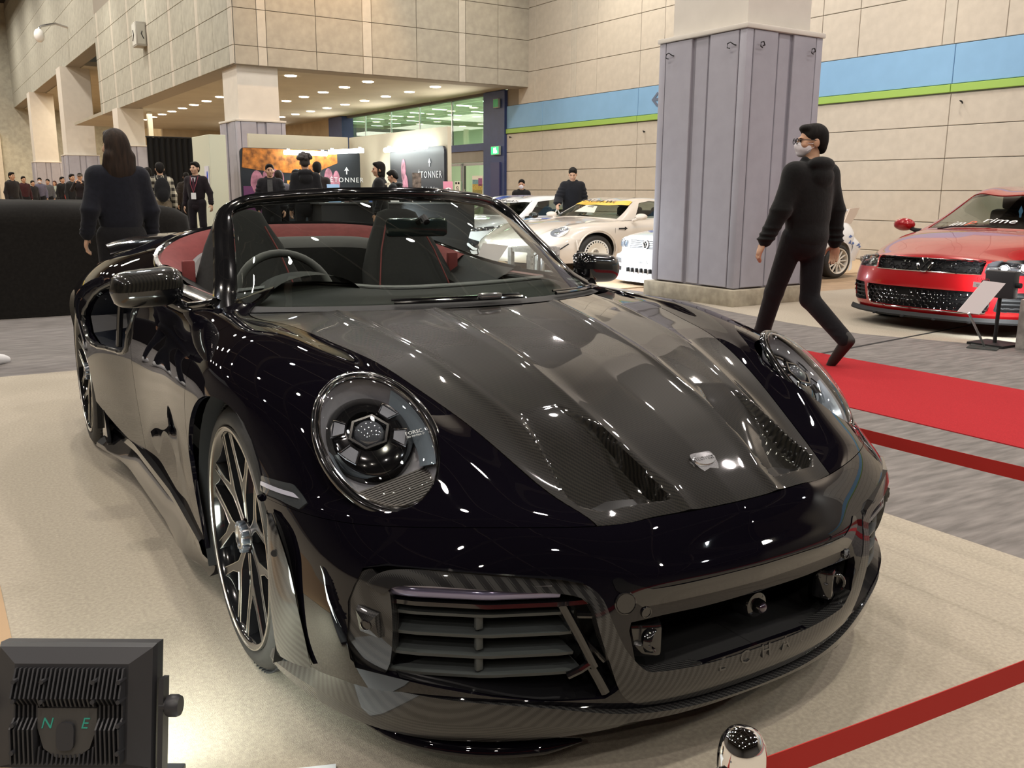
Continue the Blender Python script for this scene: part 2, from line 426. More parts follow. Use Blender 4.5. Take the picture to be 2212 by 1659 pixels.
# small hooks on the wall and the arrow on the blue band
for b, z in ((7.02, 2.74), (15.05, 2.66), (21.0, 2.8)):
    MB().tube([H(13.53, b, z), H(13.46, b, z+.02), H(13.44, b-.04, z+.01), H(13.46, b-.05, z-.03)], .012, 6).obj('wall_hook', M_black, wr)
v = [(-.22, 0), (-.02, .17), (.03, .13), (-.09, .03), (.22, .03), (.22, -.03), (-.09, -.03), (.03, -.13), (-.02, -.17)]
MB().prism(v, .004, frame(H(13.519, 14.62, 3.38), H(0, -1), (0, 0, 1))).obj('arrow_mark', mat('arrow_grey', (.12, .15, .22), .6), wr, smooth=False)
# far beam over the entrance
def FW(a, z, b=20.14): return Matrix.Translation(H(a, b, z)) @ Matrix.Rotation(TH, 4, 'Z')
wb = struct(hbox('wall_back', 5.22, 13.56, 20.15, 20.75, 4.13, 10, M_joint))
a = 5.225
for w, m in ((.56, M_wall2), (.22, M_strip), (1.24, M_wall2), (1.24, M_wall2), (.25, M_strip), (1.27, M_wall2), (1.27, M_wall2), (.21, M_strip), (1.03, M_wall2), (1.03, M_wall2)):
    for z0, z1 in ((4.13, 4.56), (4.56, 5.39), (5.39, 6.22), (6.22, 7.05)):
        hpanel(wb, 0, w, z1-z0, .03, FW(a+w/2, (z0+z1)/2, 20.15), m)
    a += w
# left beam running away from its corner, then the higher wall beyond
def LW(b, z, a=5.22): return Matrix.Translation(H(a, b, z)) @ Matrix.Rotation(TH-PI/2, 4, 'Z')
wl = struct(hbox('wall_left', 5.22, 5.82, 20.16, 38.3, 4.14, 10, M_joint))
b = 20.13
M_wl = noisy(mat('wall_board_cool', (.42, .41, .35), .85), 4, .22, detail=8)
while b < 38.2:
    for w, m in ((.30, M_strip), (1.3, M_wl), (1.3, M_wl)):
        w = min(w, 38.3-b)
        if w < .05: continue
        for z0, z1 in ((4.14, 4.56), (4.56, 5.39), (5.39, 6.22), (6.22, 7.05), (7.05, 7.9)):
            hpanel(wl, 0, w, z1-z0, .03, LW(b+w/2, (z0+z1)/2), m)
        b += w
wl2 = struct(hbox('wall_far_left', 5.30, 5.9, 38.3, 74, 6.95, 16, M_joint))
b = 38.3
while b < 73:
    for w in (2.4,):
        for z0, z1 in ((6.95, 7.9), (7.9, 9.3), (9.3, 10.7), (10.7, 12.1), (12.1, 13.5)): hpanel(wl2, 0, w, z1-z0, .04, LW(b+w/2, (z0+z1)/2, 5.30), M_wl)
        b += w
we = struct(hbox('wall_end', -20, 14, 74, 74.4, 0, 16, M_wl))
for a in np.arange(-8, 6, 2.0):
    hpanel(we, 0, .35, 5.2, .3, FW(float(a), 2.6, 74), M_wall, 'wall_rib')
wx = struct(hbox('wall_recess', 13.56, 13.9, 34.5, 74, 0, 8, noisy(mat('recess_tan', (.45, .36, .24), .9), 2, .2)))
struct(hbox('wall_recess_end', 9.2, 13.56, 46, 46.3, 0, 8, mat('recess_tan')))
M_wb = noisy(mat('wall_dark_board', (.10, .095, .09), .85), 3, .3)
struct(hbox('wall_behind', -30, 40, -18.3, -18, 0, 10, M_wb)); struct(hbox('wall_side', -18.3, -18, -18, 74, 0, 12, M_wb))
struct(hbox('ceiling', -18, 14, -18, 20.2, 9.6, 9.9, M_dark)); struct(hbox('ceiling_far', -18, 6, 20.2, 74, 14, 14.3, M_dark))
for i, b in enumerate(np.arange(-14, 20, 4.2)):
    struct(hbox('trim_1', -18, 13.5, float(b)-.12, float(b)+.12, 9.0, 9.35, mat('beam_grey', (.09, .088, .082), .7)))
for i, a in enumerate(np.arange(-14, 13, 3.6)):
    struct(hbox('trim_2', float(a)-.05, float(a)+.05, -18, 20, 9.36, 9.5, mat('beam_pale', (.30, .29, .27), .7)))
# recess: ceiling with rows of downlights
rc = struct(hbox('ceiling_recess', 5.25, 13.56, 20.75, 46, 4.18, 4.3, noisy(mat('recess_ceiling', (.38, .35, .28), .8), 1, .1)))
struct(hbox('ceiling_recess_far', 5.9, 13.56, 46, 74, 6.9, 7.1, mat('recess_ceiling')))
M_em = mat('lamp_warm', (1, 1, 1), emit=(1, .86, .62), es=14)
for a, b0, b1 in ((11.5, 21.9, 36), (9.4, 21.9, 36), (7.2, 21.9, 45)):
    b = b0
    while b < b1:
        o = MB().lathe([(.0, .0), (.13, .0), (.15, -.004), (.16, .02)], 20, Matrix.Translation(H(a, b, 4.165))).obj('downlight', M_em, rc)
        b += 1.66
for a, b in ((9, 25), (9, 30), (8, 36), (8, 42)): harea('recess_light', H(a, b, 4.1), H(a, b, 0), 3.5, 3.5, 200, (1, .94, .82))
for b in (22, 29, 36, 44, 52, 60, 68):
    for a in (-10, -4, 1.5): harea('far_hall_fill', H(a, b, 12.5), H(a, b, 0), .8, .8, 420, (1, .92, .80))  # unseen fill lights added to brighten the far left hall
for b in (23, 28, 33, 40): harea('recess_ceiling_fill', H(12.9, b, 3.2), H(9.5, b, 4.2), 2.5, .3, 60, (1, .93, .78))  # added upward fill, no fitting here, brightens the recess ceiling
for b in (52, 60, 68): harea('recess_light', H(9, b, 6.8), H(9, b, 0), 4, 4, 520, (1, .84, .60))
for a in (3.5, 0.5): hspot('wall_washer', H(a, 70, 8), H(a-.3, 74, 1), 700, (1, .75, .45), 60)
# glazed front of the concourse beyond, blue steel frame, doors
w1 = struct(MB().box(H(13.62, 27.6, 3.42), (.02, 10.4, 1.46), rz=TH).obj('window_1', clear('pane_green', (.80, .95, .84)), None, smooth=False))
for b in (24.7, 27.0, 29.3, 31.6): hbox('mullion', 13.60, 13.66, b-.02, b+.02, 2.68, 4.16, M_silver, w1)
hbox('transom', 13.50, 13.70, 22.4, 34.0, 2.48, 2.70, M_blue, w1); hbox('head_rail', 13.52, 13.7, 22.4, 34.0, 4.10, 4.2, mat('beam_grey'), w1)
tag(hbox('steel_column', 13.45, 13.95, 21.25, 22.45, 0, 4.16, M_blue), 'navy blue steel column beside the lit doors', 'column')
cb = tag(hbox('steel_column', 13.3, 13.8, 33.2, 34.6, 0, 4.16, M_blue), 'navy blue steel column far behind the perfume stand', 'column')
hbox('column_recess', 13.40, 13.45, 21.45, 21.95, 0, 2.1, mat('navy_dark', (.05, .055, .14), .5), None); bpy.context.scene.objects['column_recess'].parent = bpy.context.scene.objects['steel_column']
hbox('wall_concourse_low', 13.55, 13.8, 22.4, 34.0, 2.14, 2.48, noisy(mat('door_head_grey', (.26, .245, .22), .7), 3, .1)); struct(bpy.context.scene.objects['wall_concourse_low'])
for i, b in enumerate((22.5, 24.0, 25.5, 27.0)):
    d = struct(MB().box(H(13.62, b+.72, 1.05), (.015, 1.36, 2.08), rz=TH).obj('door_%d' % (i+1), clear('door_pane', (.88, .95, .86)), None, smooth=False))
    for b0, b1, z0, z1 in ((b, b+.07, 0, 2.12), (b+1.37, b+1.44, 0, 2.12), (b, b+1.44, 2.04, 2.12), (b, b+1.44, 0, .2)): hbox('door_frame', 13.57, 13.65, b0, b1, z0, z1, M_silver, d)
    MB().tube([H(13.53, b+1.25, .85), H(13.50, b+1.25, .9), H(13.50, b+1.25, 1.25), H(13.53, b+1.25, 1.3)], .02, 6).obj('door_handle', M_chrome, d)
M_conw = mat('concourse_wall', (.72, .78, .66), .8)
struct(hbox('wall_concourse', 26, 26.3, 16, 52, 0, 7, M_conw)); struct(hbox('floor_concourse', 13.9, 26, 16, 52, -.02, 0, mat('concourse_floor', (.55, .55, .48), .3)))
cc = struct(hbox('ceiling_concourse', 13.9, 26, 16, 52, 5.2, 5.4, mat('concourse_ceiling', (.55, .62, .50), .8)))
for b in np.arange(18, 52, 2.4): hbox('ceiling_beam', 13.9, 26, float(b), float(b)+.16, 5.08, 5.2, mat('concourse_beam', (.80, .84, .76), .8), cc)
for a in np.arange(15, 26, 2.2): hbox('ceiling_beam', float(a), float(a)+.16, 16, 52, 5.06, 5.19, mat('concourse_beam'), cc)
for b in np.arange(19.2, 52, 2.4):
    for a in (16.2, 18.4, 20.6, 22.8): hbox('ceiling_lamp', a-.35, a+.35, float(b)-.12, float(b)+.12, 5.15, 5.2, mat('lamp_cool', (1, 1, 1), emit=(1, 1, .9), es=7), cc)
for b in (22, 29, 36, 44): harea('concourse_light', H(19, b, 4.9), H(19, b, 0), 6, 5, 420, (.95, 1, .84))
# posters on the doors
ps = tag(hbox('wall_poster', 13.535, 13.545, 22.62, 23.28, .98, 1.72, mat('poster_paper', (.75, .72, .66), .6)), 'colourful event poster on the lit glass door', 'poster')
for (b0, b1, z0, z1, c) in ((22.64, 23.26, 1.28, 1.46, (.62, .45, .10)), (22.66, 22.90, 1.40, 1.64, (.40, .12, .30)), (22.90, 23.26, 1.46, 1.60, (.20, .42, .50)), (22.66, 23.26, 1.14, 1.28, (.35, .30, .08)), (22.95, 23.25, 1.02, 1.14, (.10, .18, .42))):
    hbox('poster_print', 13.530, 13.5345, b0, b1, z0, z1, noisy(mat('print_%d%d' % (b0*100, z0*100), c, .6), 25, .5), ps)
sn = tag(hbox('door_notice', 13.535, 13.545, 24.05, 24.42, 1.18, 1.56, mat('notice_white', (.8, .82, .76), .6)), 'white notice sheet with no-smoking ring on left door', 'notice')
for b0, b1 in ((24.10, 24.21), (24.26, 24.37)): hbox('notice_square', 13.530, 13.534, b0, b1, 1.46, 1.53, M_black, sn)
MB().tube([H(13.532, 24.235+.075*math.cos(t), 1.32+.075*math.sin(t)) for t in np.linspace(0, 2*PI, 25)[:-1]], .010, 6, closed=True).obj('notice_ring', mat('notice_grey', (.18, .18, .18), .6), sn)
MB().tube([H(13.532, 24.285, 1.37), H(13.532, 24.185, 1.27)], .009, 6).obj('notice_bar', M_black, sn)
# exit signs
for (b, z, lab, nm) in ((21.64, 2.44, 'lit green emergency exit sign low on the navy column', 'running'), (21.60, 3.80, 'small dim green exit sign high on the navy column', 'dim')):
    e = thing('exit_sign', lab, 'sign', H(13.40, b, z), TH)
    on = nm == 'running'
    MB().box((0, 0, 0), (.08, .46 if on else .30, .26), ch=.01).obj('sign_case', mat('sign_case', (.30, .34, .30), .5), e)
    MB().box((-.042, 0, 0), (.004, .42 if on else .26, .22)).obj('sign_face', mat('sign_green' if on else 'sign_green_dim', (.0, .25, .08), .4, emit=(.03, .75, .20), es=1.6 if on else .05), e, smooth=False)
    mw = mat('sign_white', (.9, .9, .8), emit=(.9, 1, .65), es=2.2) if on else mat('notice_white')
    if on:
        mb = MB(); mb.prism([(-.05, -.08), (.05, -.08), (.05, .08), (-.05, .08)], .003, frame((-.045, .02, 0), (0, -1, 0), (0, 0, 1))); mb.obj('sign_door', mw, e, smooth=False)
        mb = MB(); g = lambda y, z: (-.046, y, z)
        mb.tube([g(-.06, .01), g(-.10, .0), g(-.13, -.04)], .011, 6); mb.tube([g(-.06, .05), g(-.075, .0), g(-.05, -.05), g(-.08, -.085)], .013, 6); mb.tube([g(-.075, -.01), g(-.11, -.05), g(-.14, -.06)], .012, 6); mb.sphere(g(-.055, .075), .016, 8, 6)
        mb.obj('running_figure', mw, e)
# columns
def hall_column(label, a0, a1, b0, b1, hp, zt, plinth=False, detail=False):
    ca, cb_ = (a0+a1)/2, (b0+b1)/2
    t = thing('column', label, 'column', H(ca, cb_, 0), TH)
    wa, wb_ = (a1-a0)/2, (b1-b0)/2
    z0 = .185 if plinth else 0
    if plinth: MB().box((0, 0, .0925-.006), (2*wa+.14, 2*wb_+.14, .185), ch=.012).obj('plinth', M_conc, t, angle=30)
    MB().box((0, 0, (hp+zt)/2), (2*wa-.20, 2*wb_-.20, zt-hp)).obj('shaft', M_colw, t, smooth=False)
    MB().box((0, 0, hp+.02), (2*wa+.05, 2*wb_+.05, .05), ch=.008).obj('cap_rail', M_colw, t, angle=30)
    MB().box((0, 0, (z0+hp)/2), (2*wa-.05, 2*wb_-.05, hp-z0)).obj('core', M_clad_d, t, smooth=False)
    for s in range(4):
        W, Dp = (wa, wb_) if s % 2 == 0 else (wb_, wa)
        M = Matrix.Rotation(s*PI/2, 4, 'Z')
        g = .045
        hh = hp-z0
        def pn(x0, x1, t_, m, name): hpanel(t, 0, x1-x0, hh-.01, t_, M @ Matrix.Translation(((x0+x1)/2, -Dp+.026, z0+hh/2)), m, name)
        pn(-W+.10, -.13*W/.65, .034, M_clad, 'clad_panel'); pn(-.10*W/.65, .10*W/.65, .012, M_clad, 'clad_strip'); pn(.13*W/.65, W-.10, .034, M_clad, 'clad_panel')
        if detail and s in (0, 3):
            for xx in (-W+.19, W-.19):
                p = lambda x, z, y=.02: M @ Vector((xx+x, -Dp-y, hp-.16+z))
                MB().tube([p(.05, .0, .0), p(.05, .0, .03), p(.01, .03, .05), p(-.03, .02, .05), p(-.035, -.02, .05), p(.0, -.03, .045)], .006, 6).obj('panel_hook', M_black, t)
    for sx in (-1, 1):
        for sy in (-1, 1): MB().box((sx*(wa-.045), sy*(wb_-.045), z0+(hp-z0)/2), (.10, .10, hp-z0-.01), ch=.008).obj('corner_post', M_clad, t, angle=30)
    return t
hall_column('big lilac-grey clad column on a concrete plinth behind the walking man', 5.95, 7.13, 4.80, 6.12, 2.89, 9.6, True, True)
hall_column('white and lilac column under the beam corner behind the perfume stand', 5.20, 6.40, 20.20, 21.6, 2.85, 4.15)
hall_column('middle column of the left row behind the long-haired woman', 5.0, 6.1, 34.3, 35.5, 2.80, 4.15)
hall_column('far white column left behind the crowd of visitors', 4.9, 6.4, 47.2, 48.8, 2.85, 6.95)
hall_column('furthest column at the far left end of the hall', 4.9, 6.4, 61, 62.6, 2.85, 6.95)
for b0 in (21.9, 35.9, 49.2): tag(hbox('pipe_column', 6.45, 6.62, b0, b0+.2, 0, 4.16 if b0 < 40 else 6.95, mat('pipe_cream', (.55, .50, .38), .6)), 'slim cream service shaft right of the %s column' % {21.9: 'beam corner', 35.9: 'middle', 49.2: 'far white'}[b0], 'column')
# clock box and camera on the left wall
ck = thing('wall_clock', 'boxy double-faced wall clock high on the left beam', 'clock', H(5.19, 29.4, 5.98), TH)
MB().box((-.16, 0, 0), (.30, .62, .72), ch=.02).obj('clock_case', mat('clock_grey', (.36, .35, .32), .6), ck)
MB().box((-.315, 0, 0), (.008, .54, .62)).obj('clock_face', mat('clock_face', (.50, .50, .46), .5), ck, smooth=False)
MB().box((-.16, -.315, 0), (.22, .008, .6)).obj('clock_face', mat('clock_face'), ck, smooth=False)
for r, an in ((.16, .6), (.24, 2.4)): MB().tube([(-.325, 0, 0), (-.325, r*math.sin(an), r*math.cos(an))], .014, 6).obj('clock_hand', M_black, ck)
for r, an in ((.10, .6), (.2, 2.4)): MB().tube([(-.16, -.325, 0), (-.16+r*math.sin(an)*.5, -.325, r*math.cos(an))], .014, 6).obj('clock_hand', M_black, ck)
sc_ = thing('security_camera', 'white dome security camera on an arm above the far opening', 'camera', H(5.26, 45.5, 8.35), TH)
MB().tube([(0, 0, .1), (-.5, 0, .22), (-1.1, 0, .05), (-1.2, 0, -.1)], .05, 8).obj('camera_arm', M_silver, sc_); MB().sphere((-1.2, 0, -.35), (.22, .22, .3)).obj('camera_dome', M_white, sc_)

# ================================================================ the black convertible
# half body: lanes centre, ridge, crease, bonnet edge, inner wing, wing crest, shoulder, upper side, mid side, sill
SKIN=[
 # rear
 [(0,3.34,.70),(.18,3.34,.70),(.34,3.32,.70),(.50,3.30,.70),(.62,3.26,.68),(.72,3.20,.66),(.80,3.12,.62),(.86,3.02,.58),(.88,2.98,.46),(.86,2.98,.30)],
 [(0,3.20,.88),(.18,3.20,.88),(.34,3.18,.875),(.50,3.15,.86),(.63,3.10,.83),(.74,3.05,.79),(.83,2.98,.72),(.895,2.92,.63),(.91,2.88,.48),(.89,2.88,.30)],
 [(0,2.85,.965),(.18,2.85,.965),(.34,2.84,.96),(.50,2.83,.945),(.65,2.80,.90),(.77,2.77,.86),(.87,2.75,.79),(.945,2.73,.68),(.955,2.72,.50),(.93,2.72,.30)],
 [(0,2.45,1.03),(.18,2.45,1.03),(.34,2.45,1.025),(.50,2.45,1.0),(.66,2.45,.94),(.78,2.45,.895),(.885,2.45,.83),(.965,2.45,.72),(.975,2.45,.55),(.955,2.45,.32)],
 [(0,2.1,1.05),(.18,2.1,1.05),(.34,2.1,1.045),(.50,2.1,1.02),(.66,2.1,.955),(.77,2.1,.905),(.875,2.1,.85),(.955,2.1,.74),(.968,2.1,.56),(.945,2.1,.30)],
 [(0,1.75,1.05),(.18,1.75,1.05),(.34,1.75,1.045),(.50,1.75,1.02),(.66,1.75,.95),(.75,1.75,.895),(.845,1.75,.84),(.915,1.75,.72),(.925,1.75,.50),(.885,1.75,.22)],
 [(0,1.4,1.02),(.18,1.4,1.02),(.34,1.4,1.015),(.50,1.4,.99),(.66,1.4,.92),(.735,1.4,.875),(.81,1.4,.82),(.865,1.4,.70),(.868,1.4,.46),(.845,1.4,.19)],
 [(0,1.0,.98),(.18,1.0,.98),(.34,1.0,.975),(.50,1.0,.95),(.66,1.0,.89),(.735,1.0,.858),(.805,1.0,.80),(.855,1.0,.68),(.862,1.0,.45),(.84,1.0,.18)],
 [(0,.7,.94),(.19,.7,.94),(.35,.7,.93),(.52,.7,.905),(.66,.7,.865),(.74,.7,.850),(.81,.7,.80),(.868,.7,.69),(.872,.7,.46),(.845,.7,.18)],
 # cowl / hood
 [(0,.48,.917),(.215,.48,.912),(.42,.48,.893),(.664,.485,.851),(.705,.48,.851),(.755,.48,.843),(.822,.48,.798),(.878,.48,.70),(.885,.48,.47),(.855,.46,.18)],
 [(0,.29,.895),(.210,.29,.890),(.40,.29,.872),(.632,.291,.843),(.69,.29,.847),(.755,.29,.840),(.83,.28,.796),(.885,.26,.71),(.893,.25,.50),(.868,.24,.22)],
 [(0,.12,.872),(.205,.12,.866),(.385,.12,.853),(.602,.121,.836),(.67,.12,.843),(.75,.12,.836),(.832,.11,.792),(.886,.09,.715),(.896,.08,.53),(.875,.07,.28)],
 [(0,-.05,.845),(.195,-.05,.840),(.365,-.05,.829),(.564,-.05,.816),(.645,-.05,.825),(.73,-.05,.818),(.818,-.05,.775),(.873,-.05,.70),(.888,-.05,.56),(.880,-.05,.36)],
 [(0,-.20,.817),(.188,-.20,.811),(.345,-.20,.803),(.532,-.20,.795),(.615,-.20,.804),(.70,-.20,.797),(.79,-.19,.758),(.850,-.17,.69),(.873,-.15,.59),(.873,-.13,.44)],
 [(0,-.352,.781),(.183,-.352,.775),(.325,-.352,.765),(.496,-.352,.754),(.59,-.36,.766),(.685,-.36,.751),(.775,-.33,.708),(.835,-.29,.645),(.862,-.25,.575),(.868,-.22,.48)],
 [(0,-.512,.728),(.176,-.512,.722),(.30,-.512,.712),(.448,-.512,.696),(.56,-.52,.703),(.67,-.505,.675),(.768,-.45,.638),(.828,-.38,.602),(.856,-.31,.566),(.865,-.265,.52)],
 [(0,-.665,.671),(.165,-.66,.665),(.275,-.658,.653),(.408,-.652,.632),(.535,-.65,.633),(.665,-.60,.614),(.764,-.52,.594),(.823,-.43,.580),(.854,-.345,.562),(.864,-.285,.540)],
 [(0,-.79,.612),(.145,-.785,.606),(.25,-.778,.594),(.373,-.757,.587),(.53,-.72,.597),(.668,-.648,.583),(.764,-.56,.575),(.821,-.46,.570),(.853,-.36,.560),(.863,-.295,.550)],
 # bumper seam
 [(0,-.880,.560),(.12,-.872,.559),(.225,-.860,.558),(.343,-.837,.555),(.53,-.770,.566),(.67,-.674,.562),(.766,-.58,.558),(.822,-.48,.556),(.853,-.37,.553),(.863,-.30,.550)],
 # fascia
 [(0,-.938,.492),(.13,-.933,.492),(.25,-.922,.493),(.38,-.885,.493),(.565,-.812,.494),(.695,-.728,.494),(.785,-.625,.494),(.832,-.512,.494),(.856,-.384,.494),(.863,-.30,.494)],
 [(0,-.962,.455),(.13,-.957,.455),(.255,-.944,.456),(.384,-.903,.456),(.576,-.827,.456),(.704,-.739,.456),(.792,-.634,.456),(.834,-.516,.455),(.8565,-.386,.455),(.863,-.30,.454)],
 [(0,-.953,.400),(.13,-.949,.400),(.26,-.939,.400),(.39,-.921,.400),(.59,-.843,.400),(.712,-.745,.400),(.795,-.635,.395),(.836,-.515,.390),(.857,-.39,.390),(.862,-.30,.390)],
 [(0,-.965,.250),(.13,-.961,.250),(.26,-.948,.250),(.39,-.915,.250),(.58,-.825,.250),(.70,-.725,.250),(.778,-.610,.250),(.818,-.49,.250),(.842,-.37,.250),(.852,-.28,.250)],
 [(0,-.930,.150),(.13,-.926,.150),(.25,-.905,.145),(.37,-.865,.140),(.56,-.775,.135),(.67,-.675,.130),(.742,-.565,.130),(.785,-.45,.130),(.815,-.34,.130),(.832,-.26,.130)],
]
CAR = thing('convertible_car', 'glossy black convertible sports car with carbon bonnet parked in front', 'car', (0, 0, 0))
body = Skin(SKIN, 9, 9)
U, V_ = 3, 4
AX = lambda D: np.abs(D[:, 0])
def mir(vf): return [(-p[0], p[1], p[2]) for p in vf[0]], [tuple(f)[::-1] for f in vf[1]]
def arch(y0, z0, r, zmin=-1):
    def fn(D): return np.where(AX(D) > .5, np.hypot(D[:, 1]-y0, D[:, 2]-z0)-r, .2)
    return fn
hc, ha, hb = np.array((.656, -.473, .685)), np.array((.116, .012, -.029)), np.array((.029, .155, .106))
hn = np.array((.255, -.577, .776)); la, lb = .121, .190
def headfn(D, k=1.0):
    p = D[:, :3]*np.array([1, 1, 1])-hc; s = p@(ha/np.linalg.norm(ha))/la; t = p@(hb/np.linalg.norm(hb))/lb
    return np.where(np.abs(p@hn) < .13, (np.hypot(s, t)-k)*.15, .1)
G = .0016
cowl = lambda D: .125+.80*AX(D)**2-D[:, 1]
FA, RA = arch(0, .345, .366), arch(2.45, .362, .388)
# --- bonnet: fine sampling, two pockets sunk in front, ridges
bon = Skin(SKIN[8:20], 26, 22)
D, F = bon.cut(lambda D: (3-D[:, 3])-.010, lambda D: (10-D[:, 4])-.012, cowl)
def sstep(x): x = np.clip(x, 0, 1); return x*x*(3-2*x)
pk = poly_fn([(.150, -.838), (.312, -.806), (.346, -.776), (.352, -.745), (.335, -.60), (.325, -.50), (.215, -.50), (.170, -.62), (.166, -.70)], (0, 1))
d = pk(D); d = np.where(np.isfinite(d), d, -1)
dep = .046*sstep((-D[:, 1]-.47)/.30)*sstep(d/.008)
x, y = D[:, 0], D[:, 1]
rx = np.interp(y, [-.811, -.752, -.599, -.407, -.162, .147], [.128, .148, .171, .181, .19, .206])
cx = np.interp(y, [-.80, -.644, -.493, -.31, -.202, .2], [.30, .323, .349, .384, .399, .46])
rid = .0055*np.exp(-(np.abs(x-rx)/.016)**1.4)+.0045*np.exp(-(np.abs(x-cx)/.016)**1.4)*sstep((y+.72)/.12)
D[:, :3] += D[:, 5:8]*(rid-dep)[:, None]
obj('bonnet', panel(D, F, both=True, flange=.014), M_carbon, CAR, angle=50)
pin = poly_fn([(.160, -.828), (.306, -.798), (.336, -.770), (.340, -.745), (.250, -.742), (.178, -.765)], (0, 1))
obj('bonnet_duct', panel(*clip(D, F, pin), off=.002, both=True, flange=0), mat('duct_gloss', (.004, .004, .004), .3, 0, .6), CAR)
# --- wings, doors, quarters, bumper, rear deck
wing_fns = (lambda D: D[:, U]-3-.012, lambda D: (18-D[:, V_])-.012, FA, headfn,
            lambda D: np.maximum(.335-G-D[:, 1], np.minimum((4.85-D[:, U])*.08, .70-D[:, 1])), lambda D: D[:, 2]-.17)
door_fns = (lambda D: (D[:, U]-4.87)*.08, lambda D: D[:, 1]-.335-G, lambda D: 1.40-G-D[:, 1], lambda D: D[:, 2]-.185)
INT = [(1.40, .80), (1.50, .842), (1.64, .858), (1.80, .838), (1.94, .775), (2.015, .68), (1.985, .61), (1.88, .577), (1.62, .588), (1.47, .61), (1.42, .69)]
cock = poly_fn([(-.01, .30), (.72, .30), (.735, 1.0), (.725, 1.5), (.70, 1.80), (.62, 1.98), (.45, 2.08), (.2, 2.11), (-.01, 2.115)], (0, 1), False)
side_only = lambda D: np.where(AX(D) > .5, 1, 1)
quart_fns = (lambda D: np.maximum(D[:, 1]-1.40-G, -1), lambda D: (D[:, U]-4.2)*.08, RA, lambda D: np.where(AX(D) > .8, poly_fn(INT, (1, 2), False)(D), .1), lambda D: D[:, 2]-.19, cock)
deck_fns = (lambda D: (4.2-D[:, U])*.08-G, lambda D: D[:, 1]-1.05, cock)
IN_S = [(.785, .455), (.768, .492), (.735, .503), (.640, .502), (.453, .482), (.412, .470), (.395, .448), (.378, .37), (.340, .25), (.365, .222), (.482, .226), (.637, .255), (.728, .268), (.785, .275), (.795, .33), (.795, .42)]
IN_C = [(-.01, .382), (.16, .381), (.335, .386), (.318, .30), (.300, .262), (.27, .250), (.13, .262), (-.01, .266)]
bump_fns = (lambda D: D[:, V_]-18-.012, FA, poly_fn(IN_S, (0, 2), False), poly_fn(IN_C, (0, 2), False))
for sd in (-1, 1):
    obj('front_wing', panel(*body.cut(*wing_fns), side=sd), M_paint, CAR)
    obj('door_skin', panel(*body.cut(*door_fns), side=sd), M_paint, CAR)
    obj('rear_quarter', panel(*body.cut(*quart_fns), side=sd, flange=.02), M_paint, CAR)
obj('rear_deck', panel(*body.cut(*deck_fns), both=True), M_paint, CAR)
bum = obj('front_bumper', panel(*body.cut(*bump_fns), both=True, flange=.02), M_paint, CAR)
# dark inner shells behind the seams, wheel houses and ducts
for sd in (-1, 1):
    for (y0, r, w0, w1, z0) in ((0, .37, .50, .862, .345), (2.45, .392, .55, .94, .362)):
        P = [[(sd*xx, y0+r*math.cos(a), z0+r*math.sin(a)) for xx in (w0, w1)] for a in np.linspace(-.55, PI+.55, 26)]
        mb = MB().grid(P); mb.add([(sd*w0, y0+r*math.cos(a), z0+r*math.sin(a)) for a in np.linspace(-.55, PI+.55, 26)], [tuple(range(26))])
        mb.obj('wheel_house', M_black, CAR)
# --- bumper detail
sub = lambda D: D[:, V_]-17.5
frame_outer = [(-.01, .172), (.13, .173), (.262, .190), (.316, .222), (.375, .345), (.405, .447), (.44, .470), (.64, .492), (.73, .494), (.772, .478), (.787, .45), (.795, .50), (.73, .514), (.64, .512), (.453, .490), (.375, .473), (.350, .445), (.318, .31), (.296, .275), (.268, .262), (.13, .266), (-.01, .268)]
# the woven ribbon that runs round the side intakes and under the middle opening
rib_c = np.array([(0, .216), (.13, .217), (.235, .224), (.295, .238), (.330, .275), (.368, .35), (.385, .405), (.396, .440), (.425, .459), (.50, .470), (.62, .482), (.70, .484), (.74, .474), (.757, .455)])
def band(C, w0, w1):
    C = curve(C, 60); t = np.gradient(C, axis=0); n = np.stack([-t[:, 1], t[:, 0]], 1); n /= np.linalg.norm(n, axis=1)[:, None]
    w = np.interp(np.linspace(0, 1, 60), [0, .28, .42, .55, .75, 1], [.042, .041, .020, .013, .0125, .014])[:, None]
    return [tuple(p) for p in C+n*w]+[tuple(p) for p in (C-n*w)[::-1]]
fine = Skin(SKIN[17:], 26, 16)
obj('carbon_ribbon', panel(*fine.cut(poly_fn([(-.02, .17)]+band(rib_c, 0, 0)[60:][::-1]+band(rib_c, 0, 0)[:60][::-1]+[(-.02, .265)], (0, 2))), off=.002, both=True, flange=.03), M_carbon2, CAR)
for k, ch in enumerate('TECHART'):
    xx = -.165+k*.062; yy = -.958+.42*xx*xx
    v, f = text_vf(ch, .042, .0045, frame((xx, yy-.006, .245), (1, .84*xx, 0), (0, .12, 1)))
    obj('raised_letter', (v, f), mat('letter_gloss', (.05, .05, .05), .15, .5, 1), CAR, smooth=False)
